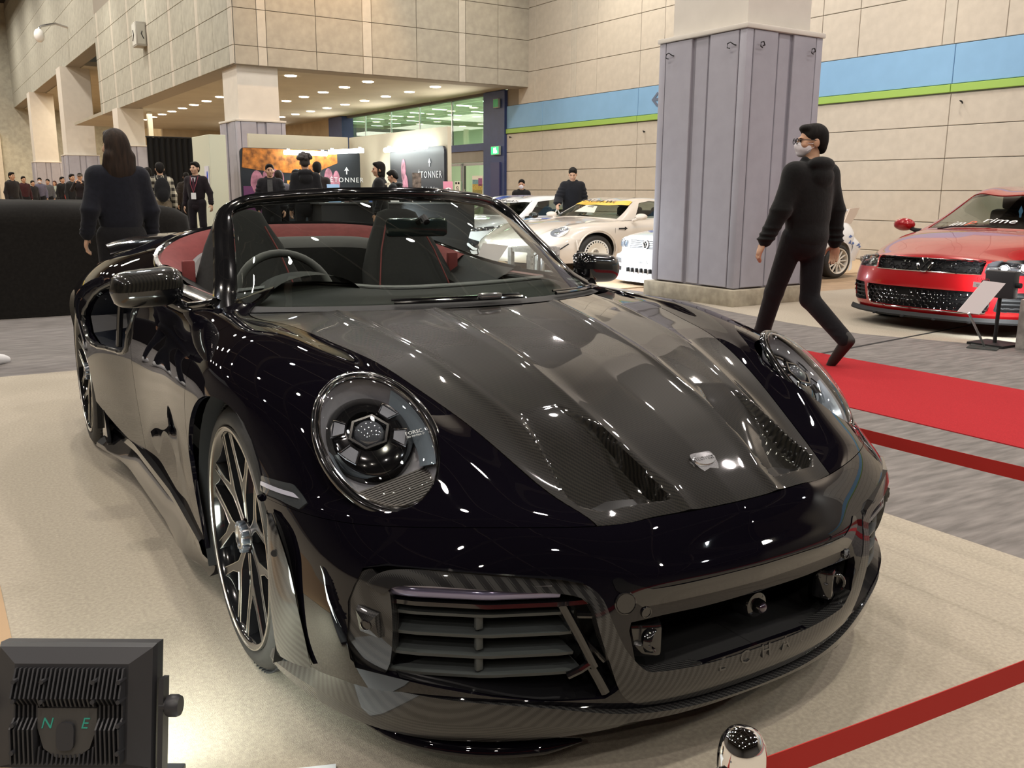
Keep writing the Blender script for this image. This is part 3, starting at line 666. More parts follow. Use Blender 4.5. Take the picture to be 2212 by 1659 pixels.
# plate panel line and sensors
obj('plate_panel', panel(*fine.cut(poly_fn([(-.01, .408), (.30, .412), (.352, .452), (.356, .47), (.34, .474), (.325, .462), (.28, .447), (-.01, .447)], (0, 2))), off=.002, both=True, flange=.004), M_gloss, CAR)
def on_skin(xx, zz, S=fine):
    a = S.D[:, [0, 2]]-np.array([abs(xx), zz]); i = int(np.argmin((a**2).sum(1))); q = S.D[i]
    sg = 1 if xx >= 0 else -1
    return Vector((q[0]*sg, q[1], q[2])), Vector((q[5]*sg, q[6], q[7]))
for sd in (-1, 1):
    p, n = on_skin(.294*sd, .398); M = Matrix.Translation(p) @ n.to_track_quat('Z', 'Y').to_matrix().to_4x4()
    MB().lathe([(.0, .004), (.009, .004), (.0095, .0055), (.0115, .0055), (.0125, .001)], 20, M).obj('parking_sensor', M_gloss, CAR)
p, n = on_skin(-.335, .425); M = Matrix.Translation(p) @ n.to_track_quat('Z', 'Y').to_matrix().to_4x4()
MB().lathe([(.0, .0035), (.019, .0035), (.020, .0015), (.021, .0035), (.023, .002)], 28, M).obj('tow_cap', M_gloss, CAR)
# duct behind the middle opening
mb = MB()
prof = [(.345, .39), (.325, .30), (.305, .255), (.0, .262)]
for a, b in zip(IN_C[:-1], IN_C[1:]):
    for sd in (-1, 1):
        ya, yb = -.985+.42*a[0]**2, -.985+.42*b[0]**2
        mb.add([(sd*a[0], ya+.03, a[1]), (sd*b[0], yb+.03, b[1]), (sd*b[0]*.93, yb+.22, b[1]), (sd*a[0]*.93, ya+.22, a[1])], [(0, 1, 2, 3)])
mb.box((0, -.73, .32), (.66, .01, .17)); mb.obj('middle_duct', M_black, CAR)
for sd in (-1, 1):
    m2 = MB().box((sd*.272, -.905, .330), (.075, .05, .075), rz=sd*.5, ch=.012); m2.obj('duct_shoulder', M_gloss, CAR)
    M = Matrix.Translation((sd*.268, -.935, .332)) @ Matrix.Rotation(PI/2, 4, 'X') @ Matrix.Rotation(sd*-.45, 4, 'Y')
    MB().lathe([(.0, -.012), (.014, -.012), (.018, .004), (.022, .006), (.025, .003), (.027, -.01)], 24, M).obj('fog_ring', M_gloss, CAR)
M = Matrix.Translation((.045, -.90, .322)) @ Matrix.Rotation(PI/2, 4, 'X')
cam_pod = MB().lathe([(.0, .03), (.012, .028), (.016, .022), (.017, .012), (.028, .01), (.033, .0), (.036, -.03)], 28, M).obj('camera_pod', M_gloss, CAR)
MB().sphere((.045, -.927, .322), (.012, .008, .012)).obj('camera_lens', mat('lens_glass', (.03, .02, .035), .03, 0, 1, .8), cam_pod)
# side intakes: box, slats, light bar, carbon cheek, struts
def fy(x): return float(np.interp(abs(x), [.33, .45, .58, .70, .79, .84], [-.935, -.895, -.835, -.745, -.645, -.50]))
for sd in (-1, 1):
    mb = MB(); n = len(IN_S)
    for k in range(n):
        a, b = IN_S[k], IN_S[(k+1) % n]
        mb.add([(sd*a[0], fy(a[0])+.012, a[1]), (sd*b[0], fy(b[0])+.012, b[1]), (sd*b[0]*.88, fy(b[0])+.20, b[1]), (sd*a[0]*.88, fy(a[0])+.20, a[1])], [(0, 1, 2, 3)])
    mb.obj('intake_duct', M_gloss, CAR, smooth=False)
    P = [[(sd*xx*.9, fy(xx)+.17, z) for z in (.20, .52)] for xx in np.linspace(.33, .80, 10)]
    MB().grid(P).obj('radiator', noisy(mat('radiator_core', (.03, .035, .037), .6), 300, .5), CAR)
    M_slat = mat('grey_slat', (.055, .062, .063), .4)
    for k, z in enumerate((.405, .362, .318, .277)):
        P = []
        for xx in np.linspace(.42 if k < 3 else .40, .745, 12):
            y = fy(xx)+.055
            P.append([(sd*xx, y-.022, z-.004), (sd*xx, y-.024, z+.003), (sd*xx, y+.04, z+.014), (sd*xx, y+.04, z+.006), (sd*xx, y-.022, z-.004)])
        MB().grid(P).obj('intake_slat', M_slat, CAR, angle=30)
    for z0 in (.30, .345, .388):
        MB().box((sd*.585, fy(.585)+.045, z0), (.016, .012, .030), ch=.003).obj('slat_clip', M_slat, CAR)
    P = []
    for xx in np.linspace(.455, .742, 16):
        y = fy(xx)+.028; P.append([(sd*xx, y+.012*math.cos(a)-.0, .452+.0005*(0)+.012*math.sin(a)) for a in np.linspace(0, 2*PI, 13)])
    lb_ = MB().grid(P).obj('light_bar', mat('light_bar_lens', (.22, .21, .34), .10, .4, 1), CAR)
    P = [[(sd*xx, fy(xx)+.016, .470), (sd*xx, fy(xx)+.022, .462)] for xx in np.linspace(.47, .73, 10)]
    MB().grid(P).obj('light_strip', mat('light_bar_clear', (.55, .55, .66), .1, .3, 1), lb_)
    P = []
    for xx in np.linspace(.40, .74, 16):
        y = fy(xx)+.03; P.append([(sd*xx, y-.012, .434), (sd*xx, y-.014, .426), (sd*xx, y+.05, .424), (sd*xx, y+.05, .438), (sd*xx, y-.012, .434)])
    MB().grid(P).obj('intake_blade', M_gloss, CAR, angle=30)
    # cheek with its sensor
    ck = [(.787, .475), (.757, .493), (.744, .470), (.738, .45), (.738, .30), (.742, .262), (.787, .268), (.802, .33), (.802, .41)]
    chk = obj('carbon_cheek', panel(*fine.cut(poly_fn(ck, (0, 2))), off=-.004, side=sd, flange=.03), M_carbon2, CAR)
    p, n = on_skin(.768*sd, .385); M = Matrix.Translation(p) @ n.to_track_quat('Z', 'Y').to_matrix().to_4x4()
    MB().lathe([(.034, -.006), (.029, .009), (.012, .013), (.0, .013)], 4, M @ Matrix.Rotation(PI/4, 4, 'Z') @ Matrix.Diagonal((.85, 1.2, 1, 1))).obj('sensor_boss', M_carbon2, chk, smooth=False)
    MB().lathe([(.0, .0135), (.0085, .0135), (.0095, .016), (.012, .015), (.0125, .010)], 20, M).obj('cheek_sensor', M_gloss, chk)
    # diagonal struts towards the middle
    for (x0, z0, x1, z1, r) in ((.445, .425, .385, .29, .010), (.385, .29, .362, .232, .012), (.415, .40, .362, .40, .008), (.40, .345, .365, .30, .006), (.43, .27, .39, .30, .008)):
        MB().tube([(sd*x0, fy(x0)+.03, z0), (sd*(x0+x1)/2, fy((x0+x1)/2)+.022, (z0+z1)/2), (sd*x1, fy(x1)+.02, z1)], r, 8).obj('intake_strut', M_gloss, CAR)
    # lower glossy floor panel of the intake
    P = [[(sd*xx, fy(xx)+.014, z0), (sd*xx, fy(xx)+.10, z0+.035)] for xx, z0 in zip(np.linspace(.345, .72, 14), np.interp(np.linspace(.345, .72, 14), [.345, .482, .637, .72], [.222, .230, .258, .270]))]
    MB().grid(P).obj('intake_floor', M_gloss, CAR)
    # clear side marker beside the wheel
    mk = [(-.285, .590), (-.405, .598), (-.470, .574), (-.46, .560), (-.39, .562), (-.285, .556)]
    mkr = obj('side_marker', panel(*Skin(SKIN[12:20], 14, 14).cut(poly_fn(mk, (1, 2)), lambda D: D[:, 3]-5.5), off=.003, side=sd, flange=.006), mat('marker_smoke', (.045, .05, .055), .06, .2, 1), CAR)
    obj('marker_rod', panel(*Skin(SKIN[12:20], 14, 14).cut(poly_fn([(-.29, .579), (-.42, .583), (-.445, .576), (-.29, .570)], (1, 2)), lambda D: D[:, 3]-5.5), off=.0055, side=sd, flange=.003), mat('light_bar_clear'), mkr)
    # carbon flap in front of the wheel
    o_ = curve([(.866, -.385, .530), (.868, -.440, .500), (.859, -.470, .437), (.851, -.482, .366), (.836, -.474, .285), (.818, -.455, .192)], 24)
    i_ = curve([(.869, -.362, .532), (.877, -.375, .463), (.880, -.380, .389), (.877, -.378, .312), (.868, -.365, .228), (.858, -.345, .185)], 24)
    tt = np.linspace(0, 1, 9)[None, :, None]
    P = o_[:, None]*(1-tt)+i_[:, None]*tt; P[:, :, 0] += .006*np.sin(PI*tt[0, :, 0])[None]
    Q = P+np.array([-.004, .012, 0]); W = np.concatenate([P, Q[:, ::-1]], 1); W = np.concatenate([W, W[:, :1]], 1)*np.array([sd, 1, 1])
    fl = MB().grid(W).obj('carbon_flap', M_carbon2, CAR, angle=50)
    if sd < 0:
        MB().lathe([(.0, .002), (.007, .002), (.008, 0)], 16, frame((-.877, -.428, .462), (.85, -.5, 0), (0, .1, 1))).obj('flap_screw', M_black, fl)
    # black sheet standing for the shadow gap between flap and bumper
    P = [[(sd*(a[0]-.006), a[1]+.014, a[2]), (sd*(a[0]-.03), a[1]+.05, a[2])] for a in o_]
    MB().grid(P).obj('flap_gap_shade', M_black, CAR)
    # paint-coloured winglet low at the corner
    P = []
    for k, t in enumerate(np.linspace(0, 1, 18)):
        c = curve([(.735, -.545, .088), (.64, -.675, .080), (.50, -.775, .076), (.36, -.825, .078)], 18)[k]
        w = .045*min(1, 6*t+.15, 4*(1-t)+.3); h = .016*min(1, 5*t+.2, 5*(1-t)+.2)
        dr = Vector((c[0]*.6, -.75, 0)).normalized()
        P.append([(sd*(c[0]+dr.x*w*math.cos(a)*.5), c[1]+dr.y*w*math.cos(a)*.5, c[2]+h*math.sin(a)) for a in np.linspace(0, 2*PI, 13)])
    mb = MB().grid(P); mb.obj('corner_winglet', M_paint, CAR)
# the full-width carbon lip
up = [(.843, -.255, .165), (.826, -.37, .178), (.805, -.455, .188), (.785, -.55, .208), (.735, -.665, .228), (.635, -.785, .232), (.48, -.872, .214), (.325, -.923, .180), (.15, -.952, .163), (0, -.957, .160)]
lo = [(.838, -.225, .100), (.822, -.33, .098), (.795, -.43, .096), (.750, -.545, .096), (.68, -.655, .098), (.57, -.755, .104), (.43, -.835, .112), (.29, -.885, .122), (.14, -.915, .132), (0, -.920, .135)]
md = [((a[0]+b[0])/2+.012*(1 if a[0] > .3 else a[0]/.3), (a[1]+b[1])/2-.014, (a[2]+b[2])/2+.004) for a, b in zip(up, lo)]
inn = [(a[0]*.90, a[1]+.10, .115) for a in lo]
P = np.stack([curve(q, 60) for q in ([(a[0]*.97, a[1]+.02, a[2]+.004) for a in up], up, md, lo, inn)], 1)
P = np.concatenate([P, P[::-1][1:]*np.array([-1, 1, 1])])
MB().grid(P[:, ::-1]).obj('front_lip', M_carbon2, CAR, angle=35)
# --- headlamps
rg = np.random.default_rng(3)
M_lamp_wall = noisy(mat('lamp_inner_wall', (.26, .26, .29), .4, .0), 8, .15)
M_lens = clear('lamp_lens', (.95, .95, .95))
def ellip(rx, ry, z, n=48, cx=0, cy=0): return [(cx+rx*math.cos(2*PI*i/n), cy+ry*math.sin(2*PI*i/n), z) for i in range(n+1)]
for sd in (-1, 1):
    M = frame(hc, ha, hb); fx = (lambda vf: vf) if sd > 0 else mir
    def LO(name, mb, m, par, **k):
        return obj(name, fx(([tuple(M @ Vector(p)) for p in mb.v], mb.f)), m, par, **k)
    bowl = MB().grid(np.array([ellip(.117*a, .184*a, z) for a, z in ((1, .004), (.95, -.014), (.84, -.034), (.72, -.050), (.3, -.056), (.01, -.056))]))
    lamp = LO('headlamp', bowl, M_lamp_wall, CAR)
    ring = []
    for i in range(13):
        a = 2*PI*i/12; ring.append(ellip(.1215+.0095*math.cos(a), .1905+.0095*math.cos(a), .004+.010*math.sin(a)))
    LO('bezel', MB().grid(np.array(ring)), M_gloss, lamp)
    ring = [ellip(.1125+.003*math.cos(a), .180+.003*math.cos(a), .012+.003*math.sin(a)) for a in np.linspace(0, 2*PI, 9)]
    LO('chrome_ring', MB().grid(np.array(ring)), M_chrome, lamp)
    dome = [ellip(.115*math.sin(t)+.0001, .183*math.sin(t)+.0001, .008+.042*math.cos(t)) for t in np.linspace(.02, PI/2, 14)]
    LO('lens', MB().grid(np.array(dome)), M_lens, lamp)
    # black module with a projector and four light blocks
    cx, cy = .006, .042
    mod = MB().grid(np.array([ellip(r, r*1.18, z, 40, cx, cy) for r, z in ((.096, -.066), (.095, -.035), (.084, -.020), (.058, -.012), (.046, -.010), (.042, -.018), (.040, -.03))]))
    LO('lamp_module', mod, M_gloss, lamp)
    pj = MB().sphere((cx, cy-.006, -.018), (.034, .036, .026), 24, 14); LO('projector', pj, mat('projector_glass', (.10, .11, .13), .03, .3, 1, .9), lamp)
    hexr = MB().lathe([(.037, -.012), (.041, -.004), (.047, -.004), (.050, -.014)], 6, Matrix.Translation((cx, cy-.006, 0)), caps=False); LO('projector_ring', hexr, M_gloss, lamp, smooth=False)
    for k, ang in enumerate((150, 30, 210, 330)):
        a = math.radians(ang); dx, dy = math.cos(a), math.sin(a); px, py = -dy, dx
        q = lambda r, w, z: (cx+dx*r+px*w, cy-.006+1.1*(dy*r+py*w), z)
        b = MB().add([q(.052, -.010, -.006), q(.052, .010, -.006), q(.076, .019, -.012), q(.076, -.019, -.012), q(.052, -.010, -.02), q(.052, .010, -.02), q(.076, .019, -.03), q(.076, -.019, -.03)],
                     [(0, 1, 2, 3), (0, 4, 5, 1), (1, 5, 6, 2), (2, 6, 7, 3), (3, 7, 4, 0)])
        LO('light_block', b, mat('light_block_glass', (.42, .44, .50), .12, .5, 1), lamp, smooth=False)
        tb = MB().tube([q(.05, -.013, -.004), q(.078, -.022, -.010), q(.080, .0, -.009), q(.078, .022, -.010), q(.05, .013, -.004)], .0022, 6); LO('block_rim', tb, M_chrome, lamp)
    # ribbed floor of the lamp
    rb = MB()
    for k in range(13):
        yy = -.075-.0075*k; hw = .108*math.sqrt(max(0, 1-(yy/.184)**2))*.98
        z = -.046+.0036*k
        rb.box((0, yy, z), (2*hw, .0035, .006))
    LO('ribbed_floor', rb, mat('lamp_rib', (.05, .045, .042), .35), lamp, smooth=False)
    P = [[(.112*math.cos(a)*.93, .180*math.sin(a)*.93, -.004), (.112*math.cos(a)*.80, .18*math.sin(a)*.80, -.04)] for a in np.linspace(.15, -1.95, 20)]
    LO('lamp_reflector', MB().grid(np.array(P)), mat('lamp_satin', (.34, .40, .47), .3, .6), lamp)
    P = [[(.112*math.cos(a)*.97, .180*math.sin(a)*.97, .0), (.112*math.cos(a)*.70, .18*math.sin(a)*.70, -.035)] for a in np.linspace(PI-.75, PI+.62, 20)]
    LO('lamp_panel', MB().grid(np.array(P)), mat('lamp_panel_blue', (.17, .21, .25), .35, .2), lamp)
    if sd < 0:
        for s, sz, dy in (('PORSCHE', .0125, 0), ('LED MATRIX SYSTEM', .0062, -.0095)):
            # the picture's left lamp is mirrored geometry: the lettering is set the right way round
            Mw = frame(Vector((-hc[0], hc[1], hc[2]))+Vector((-ha[0], ha[1], ha[2]))*-.74+Vector((-hb[0], hb[1], hb[2]))*(-.02)+Vector((-hn[0], hn[1], hn[2]))*(-.008), Vector((ha[0], -ha[1], -ha[2])), Vector((-hb[0], hb[1], hb[2])))
            v, f = text_vf(s, sz, .0003, Mw @ Matrix.Translation((0, dy, 0)) @ Matrix.Rotation(-.12, 4, 'Z'), shear=0)
            obj('wordmark', (v, f), mat('mark_white', (.85, .9, .92), .5), lamp, smooth=False)
# --- windscreen frame and glass
fr = [(.742, .60, .83), (.722, .690, .862), (.695, .786, .905), (.674, .862, .965), (.650, .951, 1.027), (.627, 1.035, 1.090), (.585, 1.092, 1.142), (.507, 1.104, 1.175), (.441, 1.080, 1.188), (.307, 1.030, 1.200), (.18, .965, 1.207), (.08, .945, 1.209), (0, .940, 1.210)]
fo = curve(fr, 46)
fo = np.concatenate([fo, fo[::-1][1:]*np.array([-1, 1, 1])]); nfo = len(fo)
ctr = np.array([0, .62, 1.0]); tg = np.gradient(fo, axis=0); tg /= np.linalg.norm(tg, axis=1)[:, None]
gn = np.array([0, -.45, .9]); gn /= np.linalg.norm(gn)
inw = np.cross(tg, gn[None]); inw /= np.linalg.norm(inw, axis=1)[:, None]
inw *= np.sign((inw*(ctr-fo)).sum(1))[:, None]; ou = np.cross(inw, tg); ou *= np.sign(ou@gn)[:, None]
wid = np.interp(np.abs(fo[:, 0]), [0, .5, .60, .63, .74], [.034, .038, .055, .072, .078])[:, None]
P = np.stack([fo+inw*wid*a+ou*b for a, b in ((0, 0), (.06, .012), (.3, .020), (.7, .018), (.95, .010), (1.0, .0), (.9, -.012), (.5, -.03), (.1, -.02), (0, 0))], 1)
MB().grid(P).obj('windscreen_frame', M_gloss, CAR)
gi = fo+inw*wid*.92
top = gi[6:-6]; ts = np.linspace(0, 1, len(top))
bot = np.stack([np.interp(ts, [0, 1], [.688, -.688]), np.zeros(len(top)), np.zeros(len(top))], 1)
bot[:, 1] = .175+.90*bot[:, 0]**2; bot[:, 2] = .873-.03*(bot[:, 0]/.69)**2
top = curve(top, len(top))
tt = np.linspace(0, 1, 15)[:, None, None]
P = bot[None]*(1-tt)+top[None]*tt; P += (np.sin(PI*tt)*.030)*gn*(1-(bot[None, :, :1]/.70)**4)
glass = MB().grid(P).obj('windscreen', M_glass, CAR)
# black base strip under the glass, wipers
P = [[p+np.array([0, -.035, .001]), p+np.array([0, .03, .012]), p+np.array([0, .16, -.02])] for p in bot]
MB().grid(P).obj('cowl_strip', M_black, CAR)
for (x0, x1, dy) in ((-.30, .10, 0), (.26, .60, 0)):
    mb = MB(); pts = []
    for xx in np.linspace(x0, x1, 10): pts.append((xx, .165+.88*xx*xx, .892-.03*(xx/.69)**2))
    mb.tube(pts, .0055, 8); mb.tube([(p[0], p[1]+.02, p[2]+.006) for p in pts], .004, 6)
    w = mb.obj('wiper', M_gloss, CAR)
MB().box((-.02, .165, .900), (.075, .028, .018), ch=.006).obj('wiper_joint', mat('wiper_chrome', (.35, .35, .36), .12, .8), CAR)
# event sticker on the corner of the glass
def onglass(s, t):
    i = s*(len(top)-1); i0 = int(i); j = t*14; j0 = int(j); a, b = i-i0, j-j0
    return (P_gl[j0, i0]*(1-a)+P_gl[j0, i0+1]*a)*(1-b)+(P_gl[j0+1, i0]*(1-a)+P_gl[j0+1, i0+1]*a)*b
P_gl = (lambda tt: (bot[None]*(1-tt)+top[None]*tt)+(np.sin(PI*tt)*.030)*gn*(1-(bot[None, :, :1]/.70)**4))(np.linspace(0, 1, 15)[:, None, None])
a, b, c = onglass(.035, .05), onglass(.165, .05), onglass(.05, .22)
ex = Vector(a-b).normalized(); ey = Vector(c-a); Ms = frame(Vector((a+b)/2)+Vector(gn)*.004+ey*.42, ex, ey)
stk = MB().box((0, 0, 0), (.150, .100, .0012), Ms).obj('event_sticker', mat('sticker_black', (.012, .012, .013), .5), CAR)
for s, x, y, sz in (('70902', -.012, -.020, .042), ('ENTRY No.', -.015, .012, .015), ('OSAKA AUTO', -.035, .038, .014), ('AUTO', .045, .035, .020), ('MESSE', .048, .014, .018), ('CAR', .052, -.010, .017), ('CLUB', .052, -.032, .017)):
    obj('sticker_text', text_vf(s, sz, .0004, Ms @ Matrix.Translation((x, y, .001))), mat('sticker_white', (.75, .75, .74), .5), stk, smooth=False)
# bonnet badge
bp, bn = Vector((0, -.776, .617)), Vector((0, -.57, .82)); Mb = frame(bp, (1, 0, 0), (0, .82, .57)) @ Matrix.Rotation(0, 4, 'Z')
sh = round_poly([(-.034, .030), (.034, .030), (.030, -.010), (0, -.046), (-.030, -.010)], .014, 4)
bdg = MB().prism(sh, .004, Mb).obj('badge', M_silver, CAR)
MB().lathe([(.0, .0085), (.030, .0075), (.032, .004)], 28, Mb @ Matrix.Translation((0, .010, 0)) @ Matrix.Diagonal((1, .55, 1, 1))).obj('badge_oval', M_silver, bdg)
obj('badge_letters', text_vf('TECHART', .0125, .0008, Mb @ Matrix.Translation((0, .010, .0085))), mat('badge_grey', (.30, .30, .31), .4, .8), bdg, smooth=False)
# --- underbody: black plate added to block light under the car
mb = MB(); pl = [(.60, -.72), (.74, -.45), (.74, -.40), (.46, -.38), (.46, .40), (.80, .42), (.80, 2.02), (.50, 2.05), (.50, 2.86), (.80, 2.90), (.72, 3.1)]
mb.prism([(x, y) for x, y in pl]+[(-x, y) for x, y in pl[::-1]], .03, Matrix.Translation((0, 0, .125))); mb.obj('underbody', M_black, CAR, smooth=False)
# --- wheels
def make_wheel(sd, y, zc, R, xout, width, rimr):
    W = Matrix.Translation((sd*xout, y, zc)) @ Matrix.Rotation(sd*PI/2, 4, 'Y')     # local z points outwards
    w = width
    tp = [(rimr+.004, -w+.02), (R-.035, -w+.004), (R-.012, -w+.018), (R-.002, -w+.04), (R, -w*.5), (R-.002, -.045), (R-.008, -.026), (R-.020, -.010), (R-.034, -.002), (rimr+.022, .001), (rimr+.012, -.002), (rimr+.003, -.010)]
    wh = MB().lathe(tp, 72, W, close=True).obj('wheel', M_rubber, CAR, angle=60)
    gr = MB()
    for k in range(90):
        a = 2*PI*k/90
        gr.box((0, 0, 0), (.003, .012, .040), W @ Matrix.Rotation(a, 4, 'Z') @ Matrix.Translation((R-.001, 0, -.040)) @ Matrix.Rotation(.5, 4, 'X'))
    tag(gr.obj('tread_blocks', M_black, wh, smooth=False), kind='stuff')
    rp = [(rimr+.005, -.012), (rimr+.003, -.002), (rimr-.006, .000), (rimr-.012, -.006), (rimr-.018, -.03), (rimr-.026, -.10), (rimr-.03, -w+.03)]
    MB().lathe(rp, 72, W, caps=False).obj('rim', M_gloss, wh, angle=60)
    MB().lathe([(rimr+.0050, -.006), (rimr+.004, .0012), (rimr+.001, .0015), (rimr-.0005, -.003)], 72, W, close=True).obj('rim_edge', M_alu, wh, angle=60)
    n = 7
    for k in range(n):
        M = W @ Matrix.Rotation(2*PI*k/n+sd*.12, 4, 'Z')
        r1 = rimr-.006
        P = lambda r, t, z: M @ Vector((r*math.cos(t), r*math.sin(t), z))
        hub, fork = .046, .125
        zf = lambda r: -.010-.020*(1-r/rimr)**1.0
        # stem and two arms, black, with bright machined edges
        L = [(hub, -.24), (fork*.72, -.120), (fork, -.125), (.19, -.265), (r1, -.350)]
        Lin = [(fork*1.22, 0.0), (.19, -.170), (r1, -.270)]
        left = L+Lin[::-1]; 
        for s in (1, -1):
            poly = [(r, s*t) for r, t in L]+[(r, s*t) for r, t in Lin[::-1]]+[(hub, 0)]
            v = [P(r, t, zf(r)) for r, t in poly]+[P(r, t, zf(r)-.024) for r, t in poly]; q = len(poly)
            f = [tuple(range(q)) if s > 0 else tuple(range(q))[::-1]]+[(i, (i+1) % q, q+(i+1) % q, q+i) for i in range(q)]
            sp = MB().add(v, f).obj('spoke', mat('spoke_black', (.006, .006, .007), .32, 0, .35), wh, smooth=False)
            e = MB().tube([P(r, s*t, zf(r)+.0005) for r, t in L], .0015, 5); e.tube([P(r, s*t, zf(r)+.0005) for r, t in Lin], .0015, 5)
            e.obj('spoke_edge', M_alu, wh)
    MB().lathe([(.0, -.008), (.022, -.008), (.026, -.004), (.030, -.004), (.034, -.010), (.036, -.03)], 32, W).obj('hub_cap', M_silver, wh)
    nut = MB()
    for k in range(12):
        a = 2*PI*k/12; nut.box((.036*math.cos(a), .036*math.sin(a), -.014), (.010, .012, .018), W, a, .002)
    tag(nut.obj('hub_teeth', mat('hub_blue_grey', (.22, .25, .30), .3, .8), wh), kind='stuff')
    MB().lathe([(.07, -.12), (.19, -.12), (.195, -.125), (.195, -.150), (.19, -.155), (.07, -.155)], 48, W, close=True).obj('brake_disc', mat('disc_steel', (.25, .25, .26), .35, .9), wh)
    P = []
    for a in np.linspace(-.62, .62, 14):
        aa = a+PI+PI/2*(0) ; P.append([W @ Vector((r*math.cos(aa+.35), r*math.sin(aa+.35), z)) for r, z in ((.125, -.105), (.135, -.085), (.195, -.085), (.205, -.10), (.205, -.17))])
    MB().grid(P).obj('brake_caliper', mat('caliper_red', (.45, .015, .012), .3, 0, .6), wh)
    return wh
for sd in (-1, 1):
    make_wheel(sd, 0, .345, .345, .852, .245, .280)
    make_wheel(sd, 2.45, .362, .362, .945, .305, .284)
# --- door mirrors
for sd in (-1, 1):
    def shell(zlo, zhi, grow=0.):
        P = []
        for t in np.linspace(0, 1, 22):
            x = .772+.222*t; e = (1-abs(2*t-1)**5.0)**.42 if 0 < t < 1 else .02
            e = max(e, .05); k = 1-.12*t
            row = []
            for a in np.linspace(zlo, zhi, 13):
                ca, sa = math.cos(a), math.sin(a)
                row.append((sd*x, .86-.075*e*math.copysign(abs(ca)**.75, ca)*k+.015*t-grow*ca, .902-.008*t+(.064*e*k+grow)*math.copysign(abs(sa)**.8, sa)+.006*(1-t)))
            P.append(row)
        return MB().grid(P if sd > 0 else [r[::-1] for r in P])
    mi = shell(-PI*.62, .0).obj('door_mirror', M_gloss, CAR)
    shell(-.02, PI*.62, .0015).obj('mirror_cap', M_carbon if sd < 0 else M_gloss, mi)
    P = [[(sd*(.775+.212*t), .872, .905+.045*s*(1-abs(2*t-1)**3)**.5) for s in (-1, 1)] for t in np.linspace(.01, .99, 16)]
    MB().grid(P).obj('mirror_glass', mat('mirror_glass', (.6, .62, .65), .02, 1), mi)
    MB().tube([(sd*.835, .862, .872), (sd*.805, .845, .852), (sd*.775, .82, .835), (sd*.745, .79, .828)], [.030, .026, .024, .030], 10, ry=.020).obj('mirror_stalk', M_gloss, mi)
    MB().tube([(sd*.76, .835, .838), (sd*.738, .74, .852), (sd*.722, .66, .866)], [.03, .022, .012], 10, ry=.016).obj('mirror_foot', M_gloss, mi)
# --- side skirts with the fin before the rear wheel, ducts in the quarters
for sd in (-1, 1):
    ys = np.linspace(.385, 2.03, 26)
    P = []
    for y in ys:
        k = np.interp(y, [.385, .50, .62, 1.75, 2.03], [-.06, -.02, 0, .0, .03]); b = np.interp(y, [.38, .9, 1.6, 2.03], [.868, .850, .862, .905])
        P.append([(sd*(b-.03), y, .225), (sd*(b+.004), y, .205), (sd*(b-.004), y, .165), (sd*(b+.022+k), y, .118), (sd*(b+.026+k), y, .102), (sd*(b-.02), y, .090), (sd*(b-.10), y, .100)])
    MB().grid(P if sd > 0 else [r[::-1] for r in P]).obj('side_skirt', M_carbon2 if False else M_gloss, CAR, angle=30)
    fin = [(2.085, .405), (2.055, .41), (1.97, .30), (1.90, .14), (1.95, .105), (2.05, .112), (2.115, .24)]
    mb = MB().prism(fin, .014, frame((sd*.925, 0, 0), (0, 1, 0), (0, 0, 1))); mb.obj('skirt_fin', M_gloss, CAR, smooth=False)
    M_duct = mat('duct_blue_black', (.006, .008, .014), .35)
    n = len(INT); mb = MB()
    cen = (1.72, .71)
    def xo(y, z): return float(np.interp(y, [1.4, 1.75, 2.1], [.868, .918, .958]))-.05*max(0, (z-.74)/.12)
    for k in range(n):
        a, b = INT[k], INT[(k+1) % n]
        A2 = [(c[0]*.75+.25*(cen[0]+.12), c[1]*.8+.2*cen[1]) for c in (a, b)]
        mb.add([(sd*(xo(*a)-.012), *a), (sd*(xo(*b)-.012), *b), (sd*.78, *A2[1]), (sd*.78, *A2[0])], [(0, 1, 2, 3)])
    mb.add([(sd*.80, c[0], c[1]) for c in INT], [tuple(range(n))]); mb.obj('quarter_duct', M_duct, CAR, smooth=False)
    ip = [INT[i] for i in range(n)]
    pts = []
    for y, z in curve(ip+[ip[0]], 60)[:-1]:
        a = body.D[body.D[:, 0] > .8]; i = int(np.argmin((a[:, 1]-y)**2+(a[:, 2]-z)**2)); pts.append((sd*(a[i, 0]+.001), y, z))
    MB().tube(pts, .010, 8, closed=True).obj('duct_rim', mat('duct_rim_grey', (.02, .021, .022), .2, 0, 1), CAR)
    MB().tube([(sd*.885, 1.62, .60), (sd*.875, 1.60, .72), (sd*.86, 1.57, .85)], .012, 8).obj('duct_vane', M_gloss, CAR)
    # door glass rail and mirror of the belt line
    P = [[(sd*x, y, z) for x, z in ((.700, .872), (.715, .882), (.735, .868), (.745, .856))] for y, in zip(np.linspace(.66, 1.5, 12))]
    MB().grid(P).obj('belt_rail', M_gloss, CAR)
# --- rear wing
P = []
for t in np.linspace(-1, 1, 31):
    x = .70*t; dr = -.06*abs(t)**4; c = 1-.35*abs(t)**6
    P.append([(x, 3.16+y*c, .925+dr+z) for y, z in ((-.06, .0), (-.045, .018), (.0, .032), (.10, .040), (.19, .046), (.19, .034), (.10, .020), (0, .004), (-.05, -.006), (-.06, 0))])
rw = MB().grid(P); rw.f += [tuple(range(10)), tuple(range(30*10, 31*10))]; rw.obj('rear_wing', M_gloss, CAR, angle=50)
for sd in (-1, 1): MB().box((sd*.40, 3.17, .885), (.03, .12, .08), ch=.01).obj('wing_post', M_gloss, CAR)
